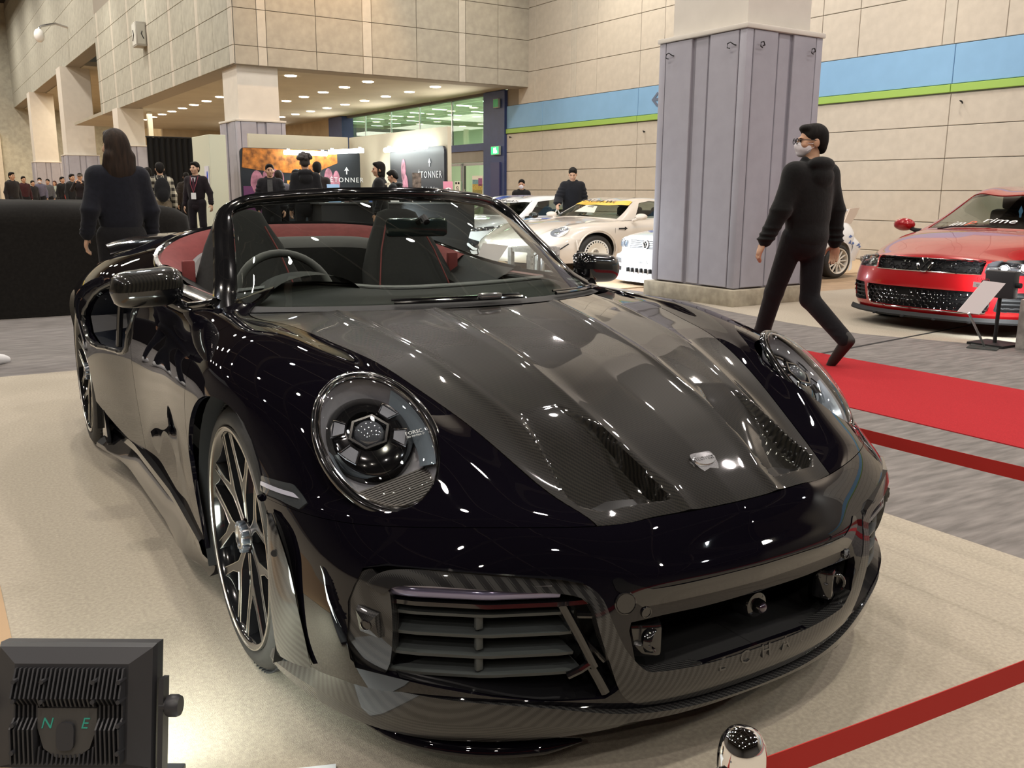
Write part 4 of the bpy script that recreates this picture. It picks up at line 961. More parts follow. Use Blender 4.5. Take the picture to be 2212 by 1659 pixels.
# --- cabin
M_red = noisy(mat('bordeaux_leather', (.19, .042, .042), .75, spec=.25), 30, .18)
M_dash = noisy(mat('dark_leather', (.011, .011, .011), .65, spec=.3), 80, .3)
M_grey = mat('grey_trim', (.13, .125, .125), .55)
rim_o = np.array([(.722, 1.2), (.722, 1.5), (.70, 1.80), (.62, 1.98), (.45, 2.08), (.2, 2.11), (0, 2.115)])
def top_z(x, y):
    a = body.D[body.D[:, 3] < 5.5]; i = int(np.argmin((a[:, 0]-abs(x))**2+(a[:, 1]-y)**2)); return a[i, 2]
ro = curve(rim_o, 30); rz = np.array([top_z(x, y) for x, y in ro]); rz = np.convolve(np.pad(rz, 3, mode='edge'), np.ones(7)/7, 'valid')
def ring(off, dz):
    o = []
    for (x, y), z in zip(ro, rz):
        v = np.array([-x, 1.35-y]); v /= np.linalg.norm(v); o.append((max(x+v[0]*off, 0) if x > 1e-6 else 0., y+v[1]*off, z+dz))
    o = np.array(o); return np.concatenate([o, o[::-1][1:]*np.array([-1, 1, 1])])
MB().grid(np.stack([ring(-.004, -.004), ring(.0, .012), ring(.018, .016), ring(.03, .004), ring(.034, -.006)], 0)).obj('cockpit_rim', M_gloss, CAR)
ys_ = ring(0, 0)[:, 1]; kk = np.where(ys_ > 1.66)[0]
MB().grid(np.stack([ring(.030, .004)[kk], ring(.050, .000)[kk], ring(.085, -.016)[kk], ring(.125, -.045)[kk], ring(.145, -.062)[kk]], 0)).obj('tonneau_leather', M_red, CAR)
MB().grid(np.stack([ring(.142, -.064)[kk], ring(.150, -.050)[kk], ring(.170, -.050)[kk], ring(.185, -.064)[kk], ring(.190, -.10)[kk]], 0)).obj('bulkhead_rim', M_grey, CAR)
MB().grid(np.stack([ring(.030, .004), ring(.188, -.090), ring(.200, -.16), ring(.21, -.55)], 0)).obj('rear_bulkhead', M_dash, CAR)
MB().box((0, 1.3, .22), (1.36, 1.75, .04)).obj('cabin_floor', M_black, CAR)
P = []
for x in np.linspace(-.69, .69, 25):
    k = (x/.69)**2; hump = .028*math.exp(-((x+.36)/.20)**2)
    P.append([(x, .20+.9*x*x*.47/.47, .866-.03*k), (x, .45+.35*k, .862), (x, .70+.2*k, .862+hump), (x, .86+.12*k, .858+hump*1.3), (x, .92+.10*k, .835+hump), (x, .90+.1*k, .74), (x, .84+.1*k, .60)])
MB().grid(P).obj('dashboard', M_dash, CAR)
MB().grid([[(x, .80+.14*(x/.69)**2+dy, .872+dz+.028*math.exp(-((x+.36)/.20)**2)) for dy, dz in ((-.02, -.004), (0, .002), (.03, -.004))] for x in np.linspace(-.66, .66, 25)]).obj('dash_trim', M_grey, CAR)
# steering wheel, on the right-hand side
Mw = frame((-.36, 1.10, .81), (1, 0, 0), (0, .38, .92))
ca = [(.182*math.cos(a), .182*math.sin(a), 0) for a in np.linspace(0, 2*PI, 37)[:-1]]
stw = MB(); stw.tube([Mw @ Vector(p) for p in ca], .0155, 10, closed=True)
sw = stw.obj('steering_wheel', M_grey, CAR)
mb = MB(); mb.lathe([(0, -.03), (.062, -.028), (.068, -.01), (.06, .0)], 24, Mw)
for a in (0, PI, -PI/2): mb.tube([Mw @ Vector((.05*math.cos(a), .05*math.sin(a), -.01)), Mw @ Vector((.172*math.cos(a), .172*math.sin(a), 0))], .014, 8, ry=.006)
mb.obj('steering_boss', M_dash, sw)
mb = MB(); P = [[(-.36+.17*math.cos(a), .86+dy, .845+.085*math.sin(a)) for dy in (-.10, .06)] for a in np.linspace(0, PI, 17)]
mb.grid(P).obj('instrument_hood', M_dash, CAR)
for sd in (-1, 1):
    x0 = sd*.36
    P = []
    for z, y, hw, dp in ((.34, 1.38, .22, .12), (.50, 1.44, .235, .11), (.70, 1.53, .24, .09), (.86, 1.61, .215, .08), (.98, 1.66, .165, .07), (1.07, 1.70, .115, .055), (1.115, 1.71, .095, .035), (1.13, 1.71, .05, .01)):
        P.append([(x0+hw*math.copysign(abs(math.cos(a))**.6, math.cos(a)), y-dp*math.copysign(abs(math.sin(a))**.8, math.sin(a))*.6, z) for a in np.linspace(0, 2*PI, 25)])
    st = MB().grid(P).obj('front_seat', M_dash, CAR)
    for s2 in (-1, 1):
        MB().tube([(x0+s2*.17, 1.385, .40), (x0+s2*.185, 1.42, .60), (x0+s2*.17, 1.52, .80), (x0+s2*.13, 1.59, .95), (x0+s2*.085, 1.64, 1.06)], .0035, 6).obj('seat_piping', mat('piping_red', (.16, .025, .025), .6), st)
    MB().box((x0, 1.15, .40), (.46, .50, .16), ch=.05).obj('seat_cushion', M_dash, st)
    MB().box((sd*.60, 1.62, .86), (.05, .03, .14), ch=.008).obj('belt_guide', M_red, CAR)
    P = [[(sd*.705, y, .865), (sd*.685, y, .868), (sd*.66, y, .85), (sd*.65, y, .70), (sd*.66, y, .3)] for y in np.linspace(.72, 1.62, 8)]
    dp_ = MB().grid(P).obj('door_card', M_dash, CAR)
    MB().grid([[(sd*.690, y, .871), (sd*.672, y, .866)] for y in np.linspace(.74, 1.6, 6)]).obj('door_card_strip', mat('trim_rose', (.20, .085, .08), .6), dp_)
MB().box((0, 1.25, .42), (.20, .8, .30), ch=.04).obj('centre_console', M_dash, CAR)
im = MB().box((0, .72, 1.085), (.235, .03, .065), ch=.014).obj('rear_view_mirror', mat('mirror_dark', (.02, .03, .034), .15, 0, 1), CAR)
MB().tube([(0, .72, 1.10), (0, .66, 1.12), (0, .64, 1.105)], .012, 8).obj('mirror_arm', M_black, im)
# ================================================================ the other cars (nose at y = 0, forward is -y)
FR = np.array([0, .30, .60, .82, .94, 1.0, 1.0])
def st_row(y, zc, ws, zs, ww, zw, wl, zl, sw=0.):
    x = [0, .5*ws, ws, ws+.62*(ww-ws), ww, ww-.004, wl]; z = [zc, zc-.22*(zc-zs), zs, zs-.38*(zs-zw), zw, zw-.5*(zw-zl)*.9, zl]
    return [(a, y+sw*(a/ww)**2.2+(sw*.3 if i == 5 else sw*.6 if i == 6 else 0), c) for i, (a, c) in enumerate(zip(x, z))]
def fa_row(z, y, w, bow, rear=False, e5=.10, e6=.24, dz=0.):
    s = -1 if rear else 1; ex = [0, 0, 0, 0, .02, e5, e6]
    return [(f*w, y+s*(bow*f**3+e), z-dz*f*f) for f, e in zip(FR, ex)]
def simple_wheel(par, sd, x, y, R, w, rr, style, m_rim, m_face=None):
    W = Matrix.Translation((sd*x, y, R)) @ Matrix.Rotation(sd*PI/2, 4, 'Y')
    wh = MB().lathe([(rr, -w), (R-.02, -w), (R, -w+.03), (R, -.03), (R-.02, -.004), (rr+.02, .0), (rr, -.01)], 40, W, close=True).obj('wheel', M_rubber, par, angle=50)
    MB().lathe([(rr+.004, -.01), (rr+.002, .002), (rr-.012, .0), (rr-.02, -.05), (rr-.03, -w+.02)], 40, W, caps=False).obj('rim', m_rim, wh, angle=50)
    MB().lathe([(0, -.10), (rr-.03, -.10)], 24, W).obj('wheel_back', M_black, wh)
    if style == 'turbofan':
        MB().lathe([(.0, -.03), (.05, -.03), (.055, -.012), (.075, -.008), (.085, -.022), (rr*.80, .012), (rr*.80, -.006), (.06, -.04)], 40, W).obj('wheel_cover', m_face or m_rim, wh, angle=40)
        for k in range(26):
            a = 2*PI*k/26; MB().box((rr*.88, 0, -.004), (rr*.20, .016, .014), W @ Matrix.Rotation(a, 4, 'Z')).obj('fan_blade', m_face or m_rim, wh, smooth=False)
        for k in range(5):
            a = 2*PI*k/5; MB().lathe([(.0, .012), (.011, .012), (.012, -.02)], 8, W @ Matrix.Rotation(a, 4, 'Z') @ Matrix.Translation((.034, 0, -.02))).obj('wheel_nut', M_silver, wh)
    else:
        for k in range(style):
            a = 2*PI*k/style; MB().box((rr*.55, 0, -.03), (rr*.92, .045 if style < 9 else .024, .03), W @ Matrix.Rotation(a, 4, 'Z'), ch=.006).obj('spoke', m_rim, wh, angle=30)
        MB().lathe([(.0, .0), (.05, -.004), (.06, -.03)], 20, W).obj('hub_cap', m_rim, wh)
    return wh
def make_body(car, S, m_body, cuts=(), arches=(), name='body_shell'):
    fns = [arch(y, z, r) for y, z, r in arches]+list(cuts)
    return obj(name, panel(*S.cut(*fns), both=True, flange=.012), m_body, car)
def glasshouse(car, rows, m_body, m_glass, ws=(0, 1), us=2.0, side=None, rear=None):
    """rows: (yc, zc, xe, ye, ze, xb, yb, zb) from the windscreen base over the roof to the rear"""
    G_ = []
    for yc, zc, xe, ye, ze, xb, yb, zb in rows[::-1]:
        c, e, b = np.array((0, yc, zc)), np.array((xe, ye, ze)), np.array((xb, yb, zb))
        m = (c+e)/2; m[2] += .18*(zc-ze)+.004; q = (e+b)/2; q[0] += .022
        G_.append([c, np.array((xe*.5, (yc*.72+ye*.28), zc*.75+ze*.25)), e, q, b])
    S = Skin(G_, 10, 8); n = len(rows)-1
    V0 = lambda v: n-v
    wsc = lambda D: np.minimum(np.minimum(V0(D[:, 4])-ws[0]-.10, ws[1]-.06-V0(D[:, 4])), (1.90-D[:, 3])*1.0)
    win = [wsc]
    if side: win.append(lambda D: np.minimum(poly_fn(side, (1, 2))(D), (D[:, 3]-2.12)*.3))
    if rear: win.append(lambda D: np.minimum(np.minimum(V0(D[:, 4])-rear[0], rear[1]-V0(D[:, 4])), 1.85-D[:, 3]))
    gh = obj('roof_shell', panel(*S.cut(*[(lambda D, f=f: -f(D)) for f in win]), both=True, flange=.015), m_body, car)
    for f, nm in zip(win, ('windscreen', 'side_glass', 'rear_glass')):
        if nm == 'side_glass':
            for sd in (-1, 1): obj(nm, panel(*S.cut(lambda D: f(D)+.004), off=-.006, side=sd, flange=0), m_glass, car)
        else: obj(nm, panel(*S.cut(lambda D: f(D)+.004), off=-.006, both=True, flange=0), m_glass, car)
    return S
def sk_pt(S, x, z=None, y=None):
    a = np.abs(S.D[:, 0]-abs(x)); k = a**2+((S.D[:, 2]-z)**2 if z is not None else 0)+((S.D[:, 1]-y)**2 if y is not None else 0)
    q = S.D[int(np.argmin(k))]; sg = 1 if x >= 0 else -1
    return Vector((q[0]*sg, q[1], q[2])), Vector((q[5]*sg, q[6], q[7]))
def on_s(S, x, z=None, y=None, lift=.0, up=(0, 0, 1)):
    p, n = sk_pt(S, x, z, y); n.normalize(); u = Vector(up); u = (u-n*u.dot(n)).normalized()
    return frame(p+n*lift, u.cross(n), u)
M_tint = clear('car_glass', (.62, .68, .64))
M_tint_d = clear('car_glass_dark', (.25, .28, .27))
M_lampc = mat('lamp_clear_lens', (.8, .8, .82), .05, 0, 1, trans=.6)
def cabin(car, y0, y1, w, zb):
    MB().box((0, (y0+y1)/2, zb-.35), (2*w, y1-y0, .30)).obj('cabin_tub', M_black, car, smooth=False)
    MB().box((0, y0+.12, zb-.06), (2*w-.04, .42, .16), ch=.05).obj('dashboard', M_dash, car)
    for sd in (-1, 1):
        st = MB().box((sd*.36, y0+1.15, zb-.05), (.46, .16, .60), ch=.06).obj('seat', M_dash, car)
        MB().box((sd*.36, y0+1.20, zb+.335), (.27, .10, .18), ch=.04).obj('headrest', M_dash, st)
    MB().box((0, y1-.15, zb+.02), (2*w-.1, .14, .30), ch=.05).obj('rear_seat', M_dash, car)
    cu = [(.17*math.cos(a)+.36, y0+.42+.06*math.sin(a), zb+.04+.16*math.sin(a)) for a in np.linspace(0, 2*PI, 25)[:-1]]
    MB().tube(cu, .014, 6, closed=True).obj('steering_wheel', M_dash, car)
def patch(car, name, S, poly, m, ax=(0, 2), off=.004, fl=.006, both=True, side=1, extra=()):
    D, F = S.cut(poly_fn(poly, ax), *extra)
    return obj(name, panel(D, F, off=off, both=both, side=side, flange=fl), m, car)
def hexmesh(S, poly, pitch, r, lift, xs, name, m, car, ax=(0, 2)):
    """honeycomb wire laid on the skin inside a polygon"""
    f = poly_fn(poly, ax); mb = MB(); zs_ = [p[1] for p in poly]; z = min(zs_); row = 0
    while z < max(zs_):
        x = -xs+(pitch/2 if row % 2 else 0)
        while x < xs:
            t = np.array([[abs(x), 0, z, 0, 0]]); 
            if f(np.array([[x, 0, z, 0, 0, 0, 0, 0]]))[0] > -.004:
                M = on_s(S, x, z, lift=lift)
                p = [(M @ Vector((pitch*.57*math.cos(a), pitch*.42*math.sin(a), 0))) for a in np.arange(6)*PI/3+PI/6]
                mb.tube(p, r, 4, closed=True, up=(.1, 1, .1))
            x += pitch
        z += pitch*.64; row += 1
    return tag(mb.obj(name, m, car), kind='stuff')
def emblem(car, M, R, m=M_chrome):
    e = MB().lathe([(R, 0), (R, .012), (R*.86, .016), (R*.84, .0)], 36, M, caps=False).obj('emblem_ring', m, car)
    MB().lathe([(.0, .003), (R*.86, .003)], 36, M).obj('emblem_disc', M_black, e)
    for pts in ([(-.42, .74), (0, .08), (.42, .74)], [(-.80, .25), (-.40, -.70), (0, .0), (.40, -.70), (.80, .25)]):
        q = [M @ Vector((x*R*.98, y*R*.98, .009)) for x, y in pts]; MB().tube(q, R*.085, 6).obj('emblem_stroke', m, e)
    return e

# ---- red saloon
RED = thing('saloon_car', 'bright red saloon car with honeycomb grille and lit headlamp at right', 'car', H(6.04, 2.63), TH-PI/2+math.radians(6)); RED.scale = (.97, .94, .90)
M_redp = mat('red_paint', (.36, .007, .010), .25, .15, 1.0)
rows = [fa_row(.35, 4.60, .80, .25, True), fa_row(.60, 4.64, .82, .25, True), fa_row(.85, 4.60, .78, .25, True),
        st_row(4.42, 1.00, .62, .97, .80, .80, .80, .30, -.10), st_row(4.0, 1.01, .70, .98, .87, .76, .84, .22), st_row(3.3, .98, .76, .955, .89, .73, .85, .20), st_row(2.4, .97, .77, .945, .89, .71, .85, .19),
        st_row(1.6, .99, .765, .94, .89, .70, .85, .19), st_row(1.2, .985, .73, .925, .888, .69, .85, .20), st_row(.85, .935, .69, .885, .885, .67, .85, .22, .05), st_row(.5, .865, .65, .81, .865, .63, .84, .26, .14), st_row(.22, .785, .62, .745, .83, .60, .82, .30, .24),
        fa_row(.70, .055, .82, .30), fa_row(.60, .02, .86, .34), fa_row(.47, .0, .885, .35), fa_row(.34, .005, .885, .34), fa_row(.22, .03, .87, .33), fa_row(.16, .06, .85, .33)]
RS = Skin(rows, 9, 9)
gl_up = [(-.01, .725), (.45, .725), (.50, .715), (.49, .605), (.45, .598), (-.01, .598)]
gl_lo = [(-.01, .435), (.60, .435), (.565, .25), (.53, .235), (-.01, .228)]
hl_ = [(.515, .72), (.60, .735), (.78, .735), (.855, .70), (.868, .63), (.84, .595), (.70, .60), (.505, .612)]
fog_ = [(.645, .44), (.84, .44), (.865, .40), (.855, .27), (.80, .245), (.60, .25)]
frontonly = lambda D: D[:, 4]-9.8
fr_cut = lambda p: (lambda D: np.maximum(poly_fn(p, (0, 2), False)(D), 9.9-D[:, 4]))
make_body(RED, RS, M_redp, (fr_cut(gl_up), fr_cut(gl_lo), fr_cut(hl_), fr_cut(fog_)), ((.90, .33, .352), (3.55, .33, .352)))
for nm, pl, dep in (('grille_back', gl_up, -.05), ('lower_grille_back', gl_lo, -.06), ('fog_back', fog_, -.05)):
    patch(RED, nm, RS, pl, M_black, off=dep, fl=-.05, extra=(frontonly,))
hexmesh(RS, [(-.5, .60), (.5, .60), (.5, .72), (-.5, .72)], .045, .0045, -.012, .49, 'grille_mesh', M_gloss, RED)
hexmesh(RS, [(-.54, .25), (.54, .25), (.58, .42), (-.58, .42)], .056, .005, -.012, .585, 'lower_grille_mesh', M_gloss, RED)
def edge_tube(car, S, pts, r, m, name, lift=.004, n=30):
    q = curve([(*p, 0) for p in pts], n)[:, :2]; P = []
    for x, z in q:
        p, nn = sk_pt(S, x, z); P.append(p+nn.normalized()*lift)
    return MB().tube(P, r, 6).obj(name, m, car)
RSf = Skin(rows[9:], 22, 20)
for zz in (.722, .601): edge_tube(RED, RSf, [(x, zz) for x in (-.49, -.3, 0, .3, .49)], .006, M_chrome, 'grille_chrome_bar')
edge_tube(RED, RSf, [(-.585, .43), (-.565, .30), (-.545, .245), (-.5, .232), (0, .226), (.5, .232), (.545, .245), (.565, .30), (.585, .43)], .006, M_chrome, 'lower_grille_chrome', n=60)
for sd in (-1, 1):
    edge_tube(RED, RSf, [(sd*.845, .43), (sd*.86, .36), (sd*.85, .27)], .007, M_chrome, 'fog_chrome')
    for zz in (.40, .36, .32, .28): edge_tube(RED, RSf, [(sd*x, zz) for x in (.64, .74, .83)], .008, M_black, 'fog_slat', -.015)
    hl = patch(RED, 'headlamp', RSf, hl_, mat('lamp_bowl_dark', (.05, .05, .055), .2, .2, 1), off=-.05, fl=-.05, both=False, side=sd)
    lit = sd > 0
    for x, z, r in ((.64, .668, .042), (.765, .672, .045)):
        M = on_s(RSf, sd*x, z, lift=-.035)
        MB().lathe([(.0, .012), (r*.7, .010), (r*.85, .004), (r, .018), (r*1.12, .014), (r*1.15, -.01)], 24, M).obj('lamp_unit', M_chrome, hl)
        if lit: MB().sphere(M @ Vector((0, 0, .018)), r*.62, 12, 8).obj('lamp_bulb', mat('bulb_on', (1, 1, 1), emit=(.92, .96, 1), es=14), hl)
    patch(RED, 'turn_lens', RSf, [(.835, .70), (.862, .69), (.868, .62), (.835, .61)], mat('amber_lens', (.75, .30, .02), .2, 0, 1, emit=(1, .45, .05) if False else None), off=-.02, fl=.01, both=False, side=sd).parent = hl
    patch(RED, 'headlamp_lens', RSf, hl_, M_lens, off=.002, fl=0, both=False, side=sd).parent = hl
    m_ = MB().sphere((0, 0, 0), (.115, .075, .075), 18, 12, Matrix.Translation((sd*1.00, 1.52, 1.0)) @ Matrix.Rotation(sd*-.15, 4, 'Z')).obj('door_mirror', M_redp, RED)
    MB().tube([(sd*.94, 1.53, .965), (sd*.88, 1.52, .94), (sd*.80, 1.50, .935)], .025, 8).obj('mirror_stalk', M_black, m_)
    simple_wheel(RED, sd, .875, .90, .315, .22, .225, 5, M_silver); simple_wheel(RED, sd, .875, 3.55, .315, .22, .225, 5, M_silver)
lipP = []
for t in np.linspace(-1, 1, 41):
    x = .875*t; y = .03+.33*abs(t)**3
    lipP.append([(x, y-.005, .185), (x, y-.035, .150), (x, y-.03, .132), (x*.97, y+.10, .130)])
MB().grid(lipP).obj('front_lip', M_black, RED, angle=30)
for x in (-.45, -.15, .15, .45): MB().box((x, -.02+.33*abs(x/.875)**3, .142), (.022, .05, .022), ch=.004).obj('lip_fin', M_black, RED)
emblem(RED, on_s(RSf, 0, .66, lift=.006), .075)
obj('grille_letters', text_vf('GLI', .05, .003, on_s(RSf, -.385, .665, lift=.004)), M_chrome, RED, smooth=False)
grows = [(1.22, .985, .74, 1.42, .945, .785, 1.45, .93), (1.62, 1.16, .66, 1.80, 1.13, .79, 1.70, .94), (2.02, 1.36, .58, 2.16, 1.335, .80, 2.05, .945), (2.30, 1.42, .575, 2.38, 1.385, .80, 2.3, .945), (2.9, 1.445, .58, 2.9, 1.40, .80, 2.85, .95), (3.35, 1.41, .575, 3.3, 1.37, .79, 3.2, .95), (3.85, 1.22, .62, 3.75, 1.18, .78, 3.6, .96), (4.2, 1.02, .66, 4.1, .99, .74, 4.05, .965)]
RG = glasshouse(RED, grows, M_redp, M_tint, (0, 2), side=[(1.72, .985), (2.22, 1.31), (2.8, 1.36), (3.4, 1.31), (3.85, 1.06), (3.75, .985)], rear=(5.15, 6.8))
cabin(RED, 1.55, 3.6, .70, .93)
for s, x, m in (('im', -.27, 'w'), ('p', -.115, 'r'), ('rime', .13, 'w')):
    t_ = on_s(RG, -.08+x, y=1.41, lift=.006, up=(0, .3, 1)); obj('screen_lettering', text_vf(s, .17, .001, t_, shear=.25), mat('letter_white' if m == 'w' else 'letter_red', (.8, .8, .8) if m == 'w' else (.7, .12, .06), .5), RED, smooth=False)
MB().tube([on_s(RG, x, y=1.27+.22*abs(x)**2, lift=.012).translation for x in np.linspace(-.55, .1, 8)], .008, 6).obj('wiper', M_black, RED)
ck_ = MB().prism([(0, .0), (.010, .0), (.012, .035), (.022, .07), (.0, .13), (-.022, .07), (-.012, .035), (-.010, 0)], .002, frame((.02, 1.95, 1.10), (1, 0, 0), (0, 0, 1))); ck_.obj('air_freshener', mat('freshener_blue', (.12, .35, .65), .5), RED)

# ---- pale wide-bodied coupe (rear-engined)
PC = thing('coupe_car', 'pale champagne wide-arched coupe with yellow windscreen banner', 'car', H(7.378, 10.2), TH-PI/2+math.radians(10.4))
M_pc = mat('champagne_paint', (.66, .60, .53), .25, .0, 1.0)
SK2 = np.array(SKIN, float); SK2[:, :, 2] = .02+SK2[:, :, 2]*.99
SK2[:9, :4, 2] = np.minimum(SK2[:9, :4, 2], np.array([.60, .72, .80, .86, .90, .92, .93, .94, .935])[:, None])
PS = Skin(SK2, 8, 8)
make_body(PC, PS, M_pc, (), ((0, .33, .352), (2.30, .34, .372)))
prow = [(.42, .925, .68, .60, .88, .735, .66, .87), (.72, 1.08, .62, .86, 1.05, .735, .86, .875), (1.02, 1.23, .54, 1.10, 1.20, .735, 1.1, .88), (1.3, 1.29, .53, 1.35, 1.245, .735, 1.35, .88), (1.75, 1.27, .52, 1.75, 1.22, .73, 1.7, .885), (2.2, 1.16, .52, 2.15, 1.11, .71, 2.05, .89), (2.7, .99, .52, 2.6, .94, .66, 2.5, .89), (3.0, .87, .5, 2.9, .85, .6, 2.8, .86)]
PG = glasshouse(PC, prow, M_pc, M_tint, (0, 2), side=[(.90, .90), (1.16, 1.19), (1.4, 1.23), (1.8, 1.19), (2.2, .98), (2.1, .905)], rear=(4.6, 6.2))
cabin(PC, .82, 2.2, .62, .86)
ban = obj('screen_banner', panel(*PG.cut(lambda D: np.minimum(np.minimum((7-D[:, 4])-1.42, 1.93-(7-D[:, 4])), 1.88-D[:, 3])), off=.006, both=True, flange=0), mat('banner_yellow', (.80, .47, .05), .5), PC)
obj('banner_letters', text_vf('RAUH-Welt', .150, .001, on_s(PG, 0, y=.955, lift=.012, up=(0, .5, 1)), shear=.15), M_black, PC, smooth=False)
pb = MB().prism([(-.19, -.13), (.19, -.13), (.06, .11), (-.17, .13)], .004, on_s(PG, .02, y=.70, lift=.012, up=(0, .5, 1))).obj('screen_sheet', mat('sheet_pale', (.62, .60, .50), .6), PC)
obj('sheet_letters', text_vf('RWB', .05, .001, on_s(PG, .0, y=.74, lift=.020, up=(0, .5, 1)), shear=.2), M_black, pb, smooth=False)
MB().prism([(-.07, -.05), (.07, -.05), (.07, .05), (-.07, .05)], .003, on_s(PG, -.50, y=.66, lift=.01, up=(0, .5, 1))).obj('screen_sticker', M_black, PC)
obj('sticker_number', text_vf('70', .06, .001, on_s(PG, -.50, y=.66, lift=.015, up=(0, .5, 1))), mat('letter_white'), PC, smooth=False)
M_lp = mat('lamp_bowl_dark')
for sd in (-1, 1):
    hp = obj('headlamp', panel(*PS.cut(lambda D: .88-np.hypot(((D[:, :3]-hc)@(ha/la))/la, ((D[:, :3]-hc)@(hb/lb))/lb/.86)), off=.004, side=sd, flange=.01), mat('lamp_bowl_pale', (.30, .32, .35), .15, .5, 1), PC)
    M = frame(Vector((sd*hc[0], hc[1], hc[2]))+Vector((sd*hn[0], hn[1], hn[2]))*.012, Vector((sd*ha[0], ha[1], ha[2])), Vector((sd*hb[0], hb[1], hb[2])))
    MB().tube([M @ Vector((.105*math.cos(a), .160*math.sin(a), 0)) for a in np.linspace(0, 2*PI, 33)[:-1]], .008, 6, closed=True).obj('lamp_ring', M_pc, hp)
    for yy in (-.05, .06): MB().sphere(M @ Vector((0, yy, .0)), (.045, .045, .03)).obj('lamp_unit', M_chrome, hp)
    simple_wheel(PC, sd, .885, 0, .315, .26, .225, 'turbofan', M_white, mat('wheel_white', (.74, .70, .62), .4)); simple_wheel(PC, sd, .955, 2.30, .33, .30, .235, 'turbofan', M_white, mat('wheel_white'))
    patch(PC, 'front_indicator', PS, [(.60, .47), (.78, .46), (.80, .40), (.64, .39)], mat('indicator_clear', (.75, .62, .52), .2, 0, 1), off=.004, both=False, side=sd, extra=(lambda D: D[:, 4]-17.5,))
    MB().tube([sk_pt(PS, sd*x, z)[0]+Vector((sd*.03, -.035, 0)) for x, z in ((.84, .50), (.80, .40), (.74, .30), (.68, .23))], .010, 6).obj('canard', M_black, PC)
    m_ = MB().sphere((sd*.93, .82, .945), (.105, .06, .06)).obj('door_mirror', M_pc, PC); MB().tube([(sd*.88, .82, .91), (sd*.79, .80, .87)], .028, 8).obj('mirror_stalk', M_pc, m_)
    ar = MB().prism([(-.09, -.015), (.03, -.015), (.03, -.035), (.09, 0), (.03, .035), (.03, .015), (-.09, .015)], .002, frame((sd*.893, .50, .735), (0, sd*1.0, 0), (0, 0, 1))).obj('arrow_decal', M_black, PC)
    MB().tube([(sd*.89, .345, z) for z in (.75, .6, .4, .25)], .0025, 4).obj('door_gap', M_black, PC)
    MB().tube([(sd*.882, -.375+.0*k, .56-.0*k) if k == 0 else tuple(Vector((sd*(.367*math.cos(t)*0+.888+.012), .365*math.cos(t)*1.02, .345+.372*math.sin(t)))) for k, t in enumerate(np.linspace(PI*1.02, -.05, 22))], .012, 8).obj('arch_flare', M_pc, PC)
obj('bumper_script', text_vf('Garage', .08, .001, on_s(PS, -.70, .255, lift=.006), shear=.3), M_black, PC, smooth=False)

# ---- white modern hot hatch
def hatch(name, label, loc, rz, m, L=4.25, zs=1.0):
    c = thing(name, label, 'car', loc, rz)
    return c
GO = hatch('hatchback_car', 'white hot hatch with blue door graphic seen through the windscreen', H(6.62, 12.6), TH-PI/2+math.radians(17.7), None)
M_wp = mat('white_paint', (.82, .84, .87), .25, 0, 1.0)
rows = [fa_row(.30, 4.25, .80, .18, True), fa_row(.62, 4.29, .82, .18, True), fa_row(.90, 4.24, .78, .18, True),
        st_row(4.12, 1.00, .66, .98, .82, .80, .82, .26, -.05), st_row(3.6, 1.0, .74, .97, .88, .74, .86, .20), st_row(2.6, .98, .77, .95, .89, .72, .86, .19),
        st_row(1.6, .99, .765, .945, .89, .70, .86, .19), st_row(1.2, .99, .74, .935, .89, .69, .86, .20), st_row(.85, .94, .70, .90, .885, .67, .86, .22, .05), st_row(.5, .885, .66, .84, .865, .63, .84, .26, .14), st_row(.22, .80, .62, .765, .83, .60, .82, .30, .24),
        fa_row(.71, .06, .82, .32, dz=-.01), fa_row(.62, .02, .86, .36), fa_row(.48, .0, .885, .37), fa_row(.34, .0, .885, .36), fa_row(.22, .03, .87, .35), fa_row(.14, .05, .85, .35)]
GS = Skin(rows, 9, 9); GSf = Skin(rows[8:], 20, 18)
make_body(GO, GS, M_wp, (), ((.88, .33, .35), (3.5, .33, .35)))
fo_ = (lambda D: D[:, 4]-1.2,)
patch(GO, 'grille_blade', GSf, [(-.01, .705), (.45, .702), (.45, .672), (-.01, .655)], M_gloss, extra=fo_)
emblem(GO, on_s(GSf, 0, .685, lift=.008), .068, M_gloss)
patch(GO, 'lower_grille', GSf, [(-.01, .50), (.56, .505), (.72, .44), (.83, .27), (.80, .235), (-.01, .225)], M_black, off=.003, extra=fo_)
hexmesh(GSf, [(-.7, .25), (.7, .25), (.58, .47), (-.58, .47)], .07, .005, .006, .72, 'lower_grille_mesh', M_gloss, GO)
